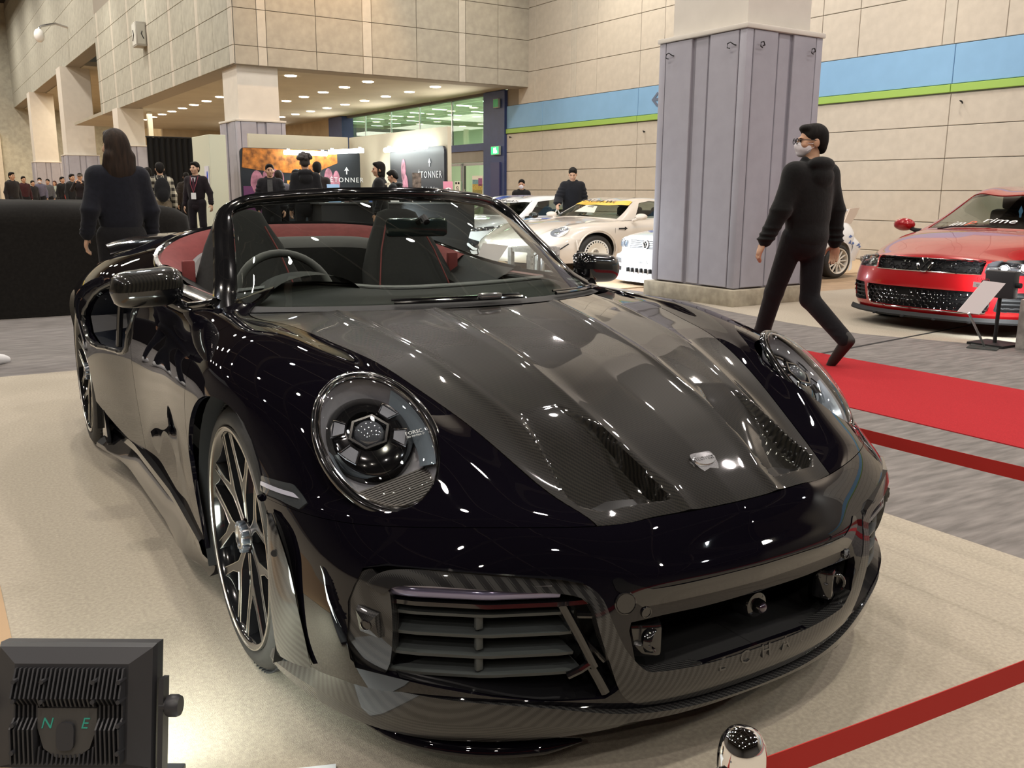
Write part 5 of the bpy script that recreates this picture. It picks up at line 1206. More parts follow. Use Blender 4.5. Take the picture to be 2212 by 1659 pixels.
for sd in (-1, 1):
    h_ = patch(GO, 'headlamp', GSf, [(.46, .715), (.66, .745), (.845, .785), (.86, .75), (.80, .68), (.66, .655), (.46, .665)], M_lp, both=False, side=sd, extra=fo_)
    for x, z in ((.58, .695), (.70, .708)): MB().lathe([(.0, .012), (.024, .010), (.030, .002)], 16, on_s(GSf, sd*x, z, lift=.004)).obj('lamp_unit', M_chrome, h_)
    patch(GO, 'bumper_blade', GSf, [(.50, .39), (.56, .40), (.66, .29), (.82, .25), (.81, .225), (.62, .245)], M_wp, off=.020, fl=.02, both=False, side=sd, extra=fo_)
    patch(GO, 'door_graphic', GS, [(1.45, .92), (2.0, .90), (3.2, .90), (3.0, .78), (1.35, .80)], mat('graphic_cyan', (.10, .42, .78), .3, 0, 1), ax=(1, 2), both=False, side=sd, extra=(lambda D: D[:, 3]-2.3, lambda D: D[:, 4]-3.2))
    patch(GO, 'door_graphic', GS, [(1.95, .92), (3.5, .92), (3.3, .70), (1.9, .76)], mat('graphic_blue', (.02, .10, .55), .3, 0, 1), ax=(1, 2), off=.007, both=False, side=sd, extra=(lambda D: D[:, 3]-2.3, lambda D: D[:, 4]-3.2))
    simple_wheel(GO, sd, .88, .88, .32, .22, .235, 10, M_gloss); simple_wheel(GO, sd, .88, 3.5, .32, .22, .235, 10, M_gloss)
    m_ = MB().sphere((sd*1.0, 1.50, 1.01), (.11, .075, .075)).obj('door_mirror', M_gloss, GO); MB().tube([(sd*.94, 1.5, .97), (sd*.82, 1.48, .95)], .03, 8).obj('mirror_stalk', M_gloss, m_)
ggrow = [(1.15, .99, .74, 1.36, .95, .785, 1.42, .94), (1.55, 1.17, .67, 1.72, 1.15, .79, 1.66, .945), (1.92, 1.36, .60, 2.06, 1.34, .80, 2.0, .95), (2.2, 1.43, .59, 2.28, 1.40, .80, 2.25, .95), (2.9, 1.46, .59, 2.9, 1.42, .80, 2.85, .955), (3.6, 1.42, .58, 3.55, 1.38, .79, 3.5, .96), (3.95, 1.22, .60, 3.9, 1.19, .78, 3.85, .965), (4.15, 1.0, .62, 4.1, .99, .74, 4.05, .97)]
GG = glasshouse(GO, ggrow, M_wp, M_tint, (0, 2), side=[(1.66, .985), (2.14, 1.32), (2.8, 1.38), (3.5, 1.34), (3.75, 1.06), (3.6, .985)], rear=(5.2, 6.6))
cabin(GO, 1.5, 3.7, .70, .94)
obj('screen_banner', panel(*GG.cut(lambda D: np.minimum(np.minimum((7-D[:, 4])-1.62, 1.95-(7-D[:, 4])), 1.88-D[:, 3])), off=.006, both=True, flange=0), mat('banner_white', (.75, .75, .75), .5), GO)
obj('banner_letters', text_vf('DAMEGAN', .135, .001, on_s(GG, 0, y=1.86, lift=.012, up=(0, .5, 1)), shear=.2, space=1.1), M_black, GO, smooth=False)
obj('roof_stripe', panel(*GG.cut(lambda D: np.minimum(np.minimum((7-D[:, 4])-2.1, 5-(7-D[:, 4])), np.minimum(D[:, 3]-.55, 1.25-D[:, 3]))), off=.004, side=-1, flange=0), mat('graphic_blue'), GO)

# ---- white classic coupe with blue splinter camouflage, mostly behind the big column
CL = thing('classic_car', 'white classic coupe with blue splinter camouflage behind the big column', 'car', H(6.56, 6.98), TH-PI/2+math.radians(3)); CL.scale = (.84, 1.017, .82)
rows = [fa_row(.28, 3.92, .78, .16, True), fa_row(.56, 3.98, .82, .16, True), fa_row(.66, 3.90, .80, .16, True), fa_row(.80, 3.84, .74, .2, True),
        st_row(3.68, .98, .60, .96, .78, .76, .80, .26, -.05), st_row(3.2, 1.0, .68, .95, .84, .72, .82, .20), st_row(2.4, .96, .74, .92, .84, .70, .82, .19),
        st_row(1.5, .95, .74, .91, .83, .68, .82, .19), st_row(1.15, .94, .72, .90, .83, .67, .82, .20), st_row(.8, .90, .68, .87, .83, .64, .82, .22, .03), st_row(.45, .86, .66, .83, .82, .62, .81, .26, .08), st_row(.18, .81, .64, .79, .80, .62, .80, .30, .12),
        fa_row(.745, .065, .79, .16), fa_row(.62, .045, .80, .16), fa_row(.50, .03, .81, .16), fa_row(.475, -.03, .83, .18), fa_row(.36, -.04, .84, .18), fa_row(.17, -.02, .83, .17), fa_row(.06, -.05, .82, .17)]
CS = Skin(rows, 9, 9); CSf = Skin(rows[9:], 18, 18); fo_ = (lambda D: D[:, 4]-1.6,)
make_body(CL, CS, M_wp, (), ((.82, .31, .34), (3.22, .31, .34)))
patch(CL, 'grille_panel', CSf, [(-.01, .735), (.40, .735), (.40, .585), (-.01, .585)], mat('grille_white', (.62, .65, .68), .4), extra=fo_)
for k in range(5): edge_tube(CL, CSf, [(x, .60+.030*k) for x in (-.38, -.2, 0, .2, .38)], .005, M_black, 'grille_slot', .006)
emblem(CL, on_s(CSf, 0, .66, lift=.012), .065, M_white)
for sd in (-1, 1):
    for x, r in ((.50, .062), (.645, .070)):
        M = on_s(CSf, sd*x, .66, lift=.004); h_ = MB().lathe([(.0, .010), (r*.75, .006), (r*.8, .002), (r*.86, .014), (r, .012), (r*1.05, -.01)], 24, M).obj('round_headlamp', mat('lamp_bowl_pale'), CL)
        MB().lathe([(0, .013), (r*.5, .011), (r*.78, .004)], 20, M).obj('lamp_glass', mat('lamp_blue_glass', (.10, .14, .2), .05, .2, 1), h_)
    patch(CL, 'bumper_lamp', CSf, [(.50, .425), (.76, .43), (.78, .35), (.50, .345)], mat('lamp_bowl_pale'), both=False, side=sd, extra=fo_)
    patch(CL, 'bumper_vent', CSf, [(.52, .285), (.74, .29), (.70, .22), (.55, .22)], M_black, both=False, side=sd, extra=fo_)
    simple_wheel(CL, sd, .83, .82, .295, .20, .215, 8, M_white); simple_wheel(CL, sd, .845, 3.22, .30, .24, .225, 12, mat('wheel_white'), None)
    rr_ = np.random.default_rng(11)
    for k in range(22):
        y, z, w, h = rr_.uniform(2.75, 3.85), rr_.uniform(.52, .92), rr_.uniform(.05, .14), rr_.uniform(.015, .04)
        pl = [(y-w, z-h), (y-w*.3, z+h*.2), (y+w*.1, z+h*1.5), (y+w*.4, z+h*.3), (y+w, z+h), (y+w*.2, z-h*.6)]
        patch(CL, 'camouflage_patch', CS, pl, mat('camo_blue', (.05, .12, .38), .4, 0, .6), ax=(1, 2), off=.003+.0002*k, fl=0, both=False, side=sd, extra=(lambda D: D[:, 3]-2.4, lambda D: 7.5-D[:, 4]))
    patch(CL, 'tail_lamp', CS, [(3.86, .80), (3.99, .80), (3.99, .68), (3.88, .68)], mat('lamp_smoked', (.30, .24, .22), .2, 0, 1), ax=(1, 2), off=.006, both=False, side=sd, extra=(lambda D: D[:, 3]-3.0,))
    ep = MB().prism([(3.46, .93), (3.60, 1.22), (3.84, 1.24), (3.78, 1.12), (3.66, .95)], .02, frame((sd*.66, 0, 0), (0, 1, 0), (0, 0, 1))).obj('wing_endplate', mat('endplate_beige', (.62, .52, .44), .5), CL)
    MB().tube([(sd*.672+(0 if sd > 0 else -.02), y, z) for y, z in ((3.68, 1.07), (3.75, 1.12), (3.79, 1.19), (3.74, 1.17), (3.72, 1.10))], .006, 5).obj('endplate_script', M_black, ep)
for x in (-.3, -.2, -.1, 0, .1, .2, .3): MB().box((x, -.01, .25), (.03, .10, .07), ch=.006).obj('vent_vane', M_black, CL)
MB().box((0, 3.70, 1.19), (1.30, .24, .03), ch=.01).obj('rear_wing', M_wp, CL)
patch(CL, 'plate_blank', CSf, [(-.01, .42), (.14, .42), (.14, .36), (-.01, .36)], mat('grille_white'), extra=fo_)
obj('plate_letters', text_vf('DT', .07, .001, on_s(CSf, 0, .39, lift=.010)), mat('plate_grey', (.4, .42, .44), .5), CL, smooth=False)
MB().tube([on_s(CSf, .42+.03*math.cos(t)*(1+t/9), .11+.018*math.sin(2*t), lift=.006).translation for t in np.linspace(0, 5.5, 18)], .006, 5).obj('lip_script', M_black, CL)
for pl in ([(.10, .40), (.30, .35), (.62, .55), (.35, .50)], [(.42, .75), (.52, .60), (.66, .85)]):
    patch(CL, 'bonnet_graphic', CS, pl, mat('camo_blue'), ax=(0, 1), off=.003, fl=0, both=False, side=-1, extra=(lambda D: D[:, 4]-6, lambda D: D[:, 2]-.7))
crow = [(1.12, .95, .70, 1.25, .92, .74, 1.3, .915), (1.5, 1.12, .64, 1.6, 1.10, .745, 1.58, .92), (1.85, 1.29, .58, 1.92, 1.27, .745, 1.9, .92), (2.15, 1.33, .57, 2.2, 1.30, .745, 2.15, .92), (2.7, 1.33, .57, 2.7, 1.29, .74, 2.65, .925), (3.2, 1.20, .57, 3.15, 1.17, .72, 3.1, .93), (3.62, 1.0, .58, 3.55, .98, .68, 3.5, .95)]
glasshouse(CL, crow, M_wp, M_tint_d, (0, 2), side=[(1.5, .95), (1.95, 1.24), (2.5, 1.26), (3.0, 1.15), (3.2, .97)], rear=(4.4, 5.7)); cabin(CL, 1.4, 3.1, .62, .90)

# ---- yellow car and the draped car on the left
YE = thing('sports_car', 'yellow sports car mostly hidden behind the draped car', 'car', H(.60, 13.2), TH+PI/2)
M_ye = mat('yellow_paint', (.70, .50, .08), .3, 0, 1)
YS = Skin(rows, 7, 7); make_body(YE, YS, M_ye, (), ((.82, .31, .34), (3.22, .31, .34)))
yrow = [(r[0]-.05, r[1]+(.09 if 1.2 < r[0] < 3.5 else 0), r[2], r[3]-.05, r[4]+(.09 if 1.2 < r[0] < 3.5 else 0), *r[5:]) for r in crow]
glasshouse(YE, yrow, M_ye, clear('yellow_car_glass', (.40, .50, .44)), (0, 2), side=[(1.5, .95), (1.92, 1.30), (2.5, 1.33), (3.0, 1.2), (3.2, .97)], rear=(4.4, 5.7)); cabin(YE, 1.4, 3.1, .62, .90)
for sd in (-1, 1): simple_wheel(YE, sd, .83, .82, .30, .2, .21, 8, M_gloss); simple_wheel(YE, sd, .83, 3.22, .30, .2, .21, 8, M_gloss)
DR = thing('draped_car', 'car hidden under a hanging black cloth behind the woman', 'car', H(-1.2, 8.75), TH)
P = []
rd = np.random.default_rng(5); nA = 120
for j, t in enumerate(np.linspace(0, 1, 22)):
    row = []
    for i in range(nA+1):
        a = 2*PI*(i % nA)/nA; c, s = math.cos(a), math.sin(a)
        X, Y = 2.25*math.copysign(abs(c)**.35, c), 1.0*math.copysign(abs(s)**.35, s)
        if t < .45: k = t/.45; row.append((X*k, Y*k, 1.10-.02*k**2-.10*k**8+.012*math.sin(5*X*k+2*Y)))
        else:
            k = (t-.45)/.55; f = 1+(.03*k+.018*k*math.sin(a*23+1.3*math.sin(a*5)))*(1)
            row.append((X*f, Y*f*(1+.10*k), .98*(1-k)+.004+.03*math.sin(a*3)*(k*(1-k))))
    P.append(row)
MB().grid(P).obj('drape', noisy(mat('black_cloth', (.012, .011, .010), .95, spec=.1, sheen=.05), 40, .3), DR, angle=0)

PC.scale = (1.109, 1.25, .877); GO.scale = (.996, .944, .785)
# ================================================================ stand, barrier, lamps, small things
bw = thing('stand_wall', 'cream L-shaped stand wall of the perfume booth', 'partition', H(6.7, 17.05), TH)
M_cream = noisy(mat('stand_cream', (.62, .56, .42), .8), 3, .05)
MB().box((-1.12, 0, 1.185), (2.20, .08, 2.37)).obj('wall_board', M_cream, bw, smooth=False)
MB().box((.10, -2.16, 1.185), (.08, 4.48, 2.37)).obj('wall_board', M_cream, bw, smooth=False)
pt = thing('partition', 'white free-standing partition box beside the black doorway', 'partition', H(4.45, 19.95), TH)
MB().box((0, 0, 1.225), (.38, 1.5, 2.45), ch=.01).obj('partition_board', mat('partition_white', (.60, .62, .50), .8), pt, smooth=False)
MB().box((-.20, -.45, 1.55), (.012, .34, .42)).obj('partition_notice', mat('notice_lilac', (.66, .66, .74), .7), pt, smooth=False)
for y, z, c, s in ((-.50, 1.55, 'print_blue', .10), (-.40, 1.50, 'print_red', .05)): MB().sphere((-.207, y, z), (.004, s*.6, s)).obj('notice_print', mat(c, (.02, .08, .55) if 'blue' in c else (.5, .05, .05), .6), pt)
bd = thing('black_doorway', 'tall black curtain wall behind the plaid-shirt man', 'curtain', H(4.75, 24.6), TH)
P = [[(-.72+1.44*t, .03*math.sin(t*60), z) for z in np.linspace(0, 2.62, 4)] for t in np.linspace(0, 1, 90)]
MB().grid(P).obj('curtain_cloth', mat('curtain_black', (.006, .006, .006), .95), bd, angle=0)
MB().tube([(-.74, 0, 2.64), (.74, 0, 2.64)], .02, 8).obj('curtain_rail', M_black, bd)
# graphic panels
def gpanel(label, w, h, loc, rz):
    t = thing('banner_stand', label, 'banner', loc, rz)
    o = MB().prism(round_poly([(-w/2, 0), (w/2, 0), (w/2, h), (-w/2, h)], .10, 5), .05, frame((0, .03, 0), (1, 0, 0), (0, 0, 1)))
    o.obj('panel_board', mat('panel_ink', (.012, .016, .022), .45), t, smooth=False); return t
g1 = gpanel('wide dark display panel with orange leaves and pink figures', 2.52, 2.04, H(5.24, 16.0), TH)
fz = -.025
M_or = noisy(mat('print_orange', (.75, .26, .04), .6), 9, .75, detail=8)
MB().prism([(-1.24, 1.66), (-.8, 1.60), (-.2, 1.56), (.3, 1.60), (.75, 1.78), (.75, 2.0), (.3, 2.03), (-1.20, 2.03)], .004, frame((0, fz, 0), (1, 0, 0), (0, 0, 1))).obj('leaf_print', M_or, g1, smooth=False)
M_pk = noisy(mat('print_pink', (.62, .25, .34), .6), 6, .7)
for x, z, rx, rz_ in ((-.95, 1.36, .13, .25), (-.62, 1.45, .22, .27), (.05, 1.30, .20, .24), (.30, 1.38, .17, .17), (.55, 1.42, .10, .26), (.72, 1.40, .08, .23)):
    MB().sphere((x, fz, z), (rx, .006, rz_), 20, 10).obj('figure_print', M_pk, g1)
MB().prism([(-.09, .14), (.09, .14), (.08, -.02), (0, -.14), (-.08, -.02)], .005, frame((-.25, fz, 1.28), (1, 0, 0), (0, 0, 1))).obj('shield_print', mat('print_gold', (.70, .33, .05), .5), g1)
MB().box((-.98, fz, .80), (.50, .006, 1.0)).obj('plum_print', mat('print_plum', (.13, .035, .11), .6), g1, smooth=False)
M_ltr = mat('print_letter_white', (.72, .74, .76), .6)
def brandmark(t, x, z, k, par, sub):
    MB().prism([(-.012, 0), (.012, 0), (.012, .08), (.055, .07), (0, .15), (-.055, .07), (-.012, .08)], .003, frame((x, fz-.004, z+.13*k), (1, 0, 0), (0, 0, 1))).obj('arrow_print', M_ltr, t, smooth=False)
    obj('brand_letters', text_vf('ÉTONNER', .155*k, .002, frame((x, fz-.004, z), (1, 0, 0), (0, 0, 1)), space=1.25), M_ltr, t, smooth=False)
    obj('tagline_letters', text_vf(sub, .085*k, .002, frame((x, fz-.004, z-.22*k), (1, 0, 0), (0, 0, 1)), space=.9), M_ltr, t, smooth=False)
brandmark(g1, .95, 1.44, .9, g1, 'The Auto Perfume')
g2 = gpanel('dark display panel with white brand lettering by the lit doors', 2.26, 2.03, H(6.70, 13.77), TH-PI/2)
brandmark(g2, .58, 1.52, 1.15, g2, 'The Auto Perfume')
for x, z, rx, rz_ in ((-.52, 1.62, .10, .22), (-.45, 1.30, .13, .25)): MB().sphere((x, fz, z), (rx, .006, rz_), 20, 10).obj('figure_print', M_pk, g2)
M_tube = mat('tube_light', (1, 1, 1), emit=(.93, 1, .95), es=18)
for (lab, p0, p1) in (('left of two white tube lamps over the orange panel', H(4.79, 15.75, 1.96), H(5.68, 15.75, 1.955)), ('right of two white tube lamps over the orange panel', H(5.72, 15.75, 1.99), H(6.42, 15.6, 2.035)), ('white tube lamp over the dark panel by the doors', H(6.55, 14.83, 2.02), H(6.50, 13.0, 2.02))):
    t = thing('tube_lamp', lab, 'lamp', p0, TH); d = Vector(p1)-Vector(p0); R = Matrix.Rotation(-TH, 4, 'Z')
    MB().cyl(R @ Vector((0, 0, 0)), R @ d, .045, n=12).obj('tube', M_tube, t)
    for k in (.1, .9): MB().box(R @ (d*k+Vector((0, 0, .05))), (.05, .05, .05)).obj('tube_clip', M_white, t)
harea('tube_glow', H(5.6, 15.5, 1.95), H(5.6, 14.5, .8), 1.6, .1, 25, (.93, 1, .95)); harea('tube_glow', H(6.35, 13.9, 1.95), H(5.5, 13.9, .9), 1.8, .1, 25, (.93, 1, .95))
# counter with things on it
ct = thing('counter', 'dark sales counter in front of the perfume panels', 'counter', H(5.55, 12.4), TH)
MB().box((0, 0, .50), (2.9, .6, 1.0), ch=.01).obj('counter_body', mat('counter_dark', (.03, .03, .032), .5), ct, smooth=False)
MB().box((0, 0, 1.015), (3.0, .66, .03), ch=.008).obj('counter_top', mat('counter_top', (.10, .10, .10), .3), ct, smooth=False)
CT = lambda x, y, z=1.03: H(5.55+x, 12.4+y, z)
def easel(label, nm, x, y, w, h, c, z=1.03, tilt=.2, rz=0.):
    t = thing(nm, label, 'sign', CT(x, y, z), TH+rz)
    MB().box((0, 0, h/2), (w, .012, h), Matrix.Rotation(-tilt, 4, 'X')).obj('sign_sheet', c, t, smooth=False)
    MB().tube([(0, .012+h*.55*tilt, h*.55), (0, .10+h*.2, .004)], .006, 6).obj('sign_leg', M_silver, t); return t
easel('blue picture tablet standing on the counter left of clerk', 'tablet', -1.05, .1, .22, .30, mat('screen_blue', (.30, .45, .62), .3, emit=(.3, .5, .8), es=.35))
easel('blue poster card behind the clerk in printed jacket', 'poster_card', -.30, .15, .22, .24, mat('card_blue', (.12, .22, .55), .4), tilt=.05)
easel('brown upright card stand on the counter', 'card_stand', -.86, -.05, .16, .17, mat('card_brown', (.16, .11, .11), .5))
easel('tilted white leaflet on the counter right of clerk', 'leaflet', .02, .0, .16, .16, M_white, tilt=.45)
pk_ = easel('pink sign with a white eye standing on acrylic box', 'eye_sign', 1.02, -.1, .19, .34, mat('sign_pink', (.72, .28, .38), .5), z=1.055, tilt=.02)
MB().box((0, -.010, .06), (.185, .006, .115)).obj('sign_foot', mat('notice_white'), pk_, smooth=False)
MB().sphere((0, -.010, .20), (.065, .006, .032), 20, 8).obj('eye_white', M_white, pk_); MB().sphere((0, -.014, .20), (.018, .005, .018), 12, 8).obj('eye_pupil', M_black, pk_)
ph = easel('dark framed photo card on the display rack', 'photo_card', .46, .02, .17, .28, noisy(mat('photo_brown', (.30, .24, .20), .4), 14, .8), z=1.255, tilt=.03)
rk = thing('display_rack', 'small white wire rack holding two framed cards', 'rack', CT(.48, -.02), TH)
for x in (-.16, .16): MB().tube([(x*1.1, -.10, 0), (x, -.05, .07), (x*1.05, .02, .22)], .010, 6).obj('rack_leg', M_white, rk)
for z, y in ((.07, -.05), (.22, .02)): MB().box((0, y, z), (.40, .14, .014)).obj('rack_shelf', M_white, rk, smooth=False)
for x, lab in ((-.09, 'left'), (.07, 'right')):
    f_ = thing('framed_card', '%s small cream framed card on the white rack' % lab, 'card', CT(.48+x, -.06, 1.107), TH)
    MB().box((0, 0, .05), (.12, .016, .09)).obj('card_frame', mat('card_cream', (.72, .70, .60), .5), f_, smooth=False); MB().box((-.015, -.010, .05), (.05, .004, .05)).obj('card_picture', noisy(mat('card_print', (.16, .17, .12), .5), 60, .6), f_, smooth=False)
ab = thing('acrylic_box', 'clear acrylic box on the counter under the pink sign', 'box', CT(1.05, -.12), TH)
MB().box((0, 0, .012), (.50, .30, .024)).obj('box_base', mat('acrylic', (.8, .85, .83), .05, trans=.9, ior=1.1), ab, smooth=False)
for y in (-.15, .15): MB().box((0, y, .03), (.50, .008, .06)).obj('box_side', mat('acrylic'), ab, smooth=False)
lp = thing('laptop', 'open dark laptop on the counter near the suited man', 'laptop', CT(-.70, -.1), TH+.3)
MB().box((0, 0, .008), (.28, .20, .016)).obj('keyboard_half', M_black, lp, smooth=False); MB().box((0, .10, .10), (.28, .012, .19), Matrix.Rotation(-.15, 4, 'X')).obj('screen_half', mat('screen_grey', (.30, .30, .34), .3), lp, smooth=False)
# chrome barrier post and red belts
def post(label, x, y):
    t = thing('barrier_post', label, 'post', (x, y, 0))
    MB().lathe([(.0, .0), (.14, .0), (.145, .008), (.13, .016), (.035, .022)], 32).obj('post_base', M_silver, t)
    MB().lathe([(.031, .015), (.031, .455)], 32, caps=False).obj('post_tube', mat('post_steel', (.55, .54, .56), .18, 1), t)
    MB().lathe([(.0325, .452), (.0325, .470), (.0318, .478), (.029, .492), (.022, .503), (.012, .509), (.0, .511)], 32).obj('post_dome', mat('dome_chrome', (.9, .9, .92), .03, 1), t)
    b = MB()
    for a in (.10, PI-.05): b.box((.033*math.cos(a), .033*math.sin(a), .432), (.020, .014, .058), rz=a, ch=.003)
    b.obj('belt_clip', M_chrome, t); return t
PX, PY = -.545, -1.445
post('chrome barrier post with domed top in the foreground', PX, PY)
post('chrome barrier post beyond the right edge of view', 1.22, -1.50); post('chrome barrier post ahead of the left platform edge', -1.85, -1.28); post('chrome barrier post behind the convertible', 1.17, 2.2)
M_belt = mat('belt_red', (.36, .012, .008), .8)
def belt(label, p, q, sag, w=.042, tw=0.):
    P = []; p, q = Vector(p), Vector(q)
    for t in np.linspace(0, 1, 24):
        c = p.lerp(q, t); c.z -= sag*4*t*(1-t); d = (q-p).cross(Vector((0, 0, 1))).normalized()*tw*math.sin(PI*t)
        P.append([c+Vector((0, 0, -w/2))-d, c+Vector((0, 0, w/2))+d])
    o = MB().grid(P).obj('barrier_belt', M_belt, None, smooth=False); md = o.modifiers.new('s', 'SOLIDIFY'); md.thickness = .0016
    return tag(o, label, 'belt')
belt('red barrier belt from the chrome post to the right', (PX+.034, PY, .432), (1.19, -1.50, .432), .012)
belt('red barrier belt from the chrome post to lower left', (PX-.034, PY, .432), (-1.82, -1.28, .432), .02)
belt('red barrier belt beside the convertible near the red carpet', (1.22, -1.47, .432), (1.17, 2.17, .432), .035)
# floodlight in the near left corner, seen from behind
fx = Vector((.265, -.159, 0)).normalized(); fyv = Vector((-fx.y, fx.x, 0))
FL = thing('floodlight', 'black LED floodlight with cooling fins seen from behind in front corner', 'lamp', (-1.268, -.360, 0)); FL.rotation_euler = (0, 0, math.atan2(fx.y, fx.x))
M_fl = mat('flood_black', (.028, .028, .032), .42); tl = Matrix.Translation((0, 0, .195)) @ Matrix.Rotation(math.radians(-14), 4, 'X')
Wf, Hf = .315, .25
def fbox(name, c, d, m=M_fl, ch=.003): return MB().box(c, d, tl, ch=ch).obj(name, m, FL, angle=30)
h0 = MB()
o1 = [(-Wf/2, -Hf/2), (Wf/2, -Hf/2), (Wf/2, Hf/2), (-Wf/2, Hf/2)]; i1 = [(-Wf/2+.045, -Hf/2+.02), (Wf/2-.045, -Hf/2+.02), (Wf/2-.045, Hf/2-.035), (-Wf/2+.045, Hf/2-.035)]
v = [(x, .03, z) for x, z in o1]+[(x, .0, z) for x, z in o1]+[(x*.97, -.012, z*.95) for x, z in o1]+[(x, -.030, z) for x, z in i1]
f = [(0, 1, 2, 3)]+[(r*4+i, r*4+(i+1) % 4, r*4+4+(i+1) % 4, r*4+4+i) for r in range(3) for i in range(4)]+[(12, 13, 14, 15)]
h0.add([tl @ Vector(p) for p in v], f).obj('housing', M_fl, FL, smooth=False)
for k in range(25):
    x = -Wf/2+.052+k*(Wf-.104)/24; dome = abs(x) < .055
    prof = [(.108*0+.083, -.030), (.083, -.040), (.03, -.058), (.012, -.040), (-.012, -.040), (-.03, -.058), (-.10, -.050), (-.10, -.030)]
    if dome: prof = [(.083, -.030), (.083, -.040), (.03, -.058), (.012, -.048), (.010, -.030)]
    pv = [tl @ Vector((x+dx, y, z)) for dx in (-.0017, .0017) for z, y in prof]; q = len(prof)
    MB().add(pv, [tuple(range(q)), tuple(range(q, 2*q))[::-1]]+[(i, (i+1) % q, q+(i+1) % q, q+i) for i in range(q)]).obj('cooling_fin', M_fl, FL, smooth=False)
    if dome:
        zt = -.055-.028*math.sqrt(max(0, 1-(x/.058)**2)); prof = [(zt, -.03), (zt, -.046), (-.10, -.050), (-.10, -.03)]
        pv = [tl @ Vector((x+dx, y, z)) for dx in (-.0017, .0017) for z, y in prof]
        MB().add(pv, [(0, 1, 2, 3), (7, 6, 5, 4), (0, 4, 5, 1), (1, 5, 6, 2), (2, 6, 7, 3)]).obj('cooling_fin', M_fl, FL, smooth=False)
for z in (.062, .024, -.022, -.075):
    for x in (-.10, -.045, .055, .105):
        if not (abs(x) < .07 and z < 0): MB().cyl(tl @ Vector((x, -.03, z)), tl @ Vector((x, -.060, z)), .0045, n=8).obj('fin_pin', M_fl, FL)
pl = MB().prism([(-.058, .008), (.058, .008), (.058, -.03), (.045, -.07), (.02, -.088), (-.02, -.088), (-.045, -.07), (-.058, -.03)], .012, tl @ frame((0, -.032, 0), (1, 0, 0), (0, 0, 1))).obj('driver_cover', mat('flood_cover', (.05, .048, .047), .35), FL, smooth=False)
MB().prism(round_poly([(-.017, -.072), (.017, -.072), (.017, -.018), (-.017, -.018)], .014), .008, tl @ frame((0, -.044, 0), (1, 0, 0), (0, 0, 1))).obj('cable_boss', M_fl, pl)
for s, x in (('N', -.040), ('E', .034)): obj('marker_letter', text_vf(s, .030, .0006, tl @ frame((x, -.0445, -.022), (1, 0, 0), (0, 0, 1)), shear=.25), mat('marker_green', (.03, .28, .22), .5), pl, smooth=False)
for sd in (-1, 1):
    MB().box((sd*.170, .004, -.045), (.010, .030, .30), tl @ Matrix.Translation((0, 0, -.05))).obj('bracket_arm', M_fl, FL, smooth=False)
    MB().lathe([(.0, .0), (.012, .0), (.012, .012), (.020, .014), (.022, .018), (.022, .034), (.019, .040), (.0, .040)], 20, tl @ Matrix.Translation((sd*.166, .0, .0)) @ Matrix.Rotation(sd*PI/2, 4, 'Y')).obj('bracket_knob', M_fl, FL)
MB().box((0, .02, .012), (.36, .10, .012), ch=.003).obj('bracket_base', M_fl, FL, angle=30)
MB().box((0, .031, 0), (Wf-.03, .004, Hf-.03), tl).obj('flood_glass', mat('flood_lit', (1, 1, 1), emit=(.9, 1, .92), es=6), FL, smooth=False)
p = Vector((-1.268, -.360, .20))+fyv*.06; q = p+fyv*1.2+Vector((.25, 0, -.1)); harea('flood_beam', p, q, .28, .20, 4, (.92, 1, .90))
bd2 = thing('white_board', 'white sheet lying on the carpet beside the floodlight', 'sheet', (-1.02, -.62, 0), -.35)
MB().box((0, 0, .003), (.36, .30, .006)).obj('board_sheet', mat('sheet_white', (.72, .78, .82), .6), bd2, smooth=False)
tp = tag(hslab('carpet_edging', [(-1.75, .9), (-1.352, .9), (-1.352, -.2), (-1.75, -.2)], 0, .003, mat('tape_tan', (.42, .28, .16), .7)), 'tan edging strip on the carpet at the far left edge', 'tape')
# sign stands and equipment by the other cars
def sign_stand(label, p, c4, txt):
    t = thing('sign_stand', label, 'sign', p); o = Vector(p); a, b, c, d = [Vector(k)-o for k in c4]
    n = (b-a).cross(d-a).normalized()
    v = [a, b, c, d]+[k-n*.006 for k in (a, b, c, d)]
    sh = MB().add(v, [(0, 1, 2, 3), (7, 6, 5, 4)]+[(i, 4+i, 4+(i+1) % 4, (i+1) % 4) for i in range(4)]).obj('sign_sheet', mat('sheet_paper', (.78, .72, .74), .6), t, smooth=False)
    w, h = (b-a).length, (d-a).length; M = frame((a+b+c+d)/4+n*.002*(1), b-a, a-d)
    if txt:
        obj('sheet_title', text_vf(txt, .035, .0006, M @ Matrix.Translation((0, h*.44, .0))), mat('title_red', (.35, .03, .05), .6), sh, smooth=False)
        MB().box((0, h*.30, .001), (w*.86, h*.13, .0015), M).obj('sheet_box', mat('sheet_grey', (.52, .48, .50), .6), sh, smooth=False)
    for k, yy in enumerate((.30, .26, .14, -.02, -.10, -.16, -.22, -.30)): MB().box((-w*.1+.02*(k % 3), h*yy, .0025), (w*(.55 if k % 2 else .4), .006, .001), M).obj('sheet_line', mat('sheet_ink', (.25, .23, .25), .6), sh, smooth=False)
    base = Vector((0, 0, 0)); m = (c+d)/2
    MB().cyl(base+Vector((0, 0, .005)), m+n*-.01, .009, n=8).obj('stand_rod', M_silver, t)
    MB().box((0, 0, .004), (.30, .22, .008), rz=.4).obj('stand_foot', mat('acrylic'), t, smooth=False); return t
sign_stand('slanted white information sheet before the red car', H(5.72, 1.82), [H(5.54, 1.79, .55), H(5.68, 1.69, .53), H(5.48, 1.76, .29), H(5.34, 1.86, .31)], 'DAMD')
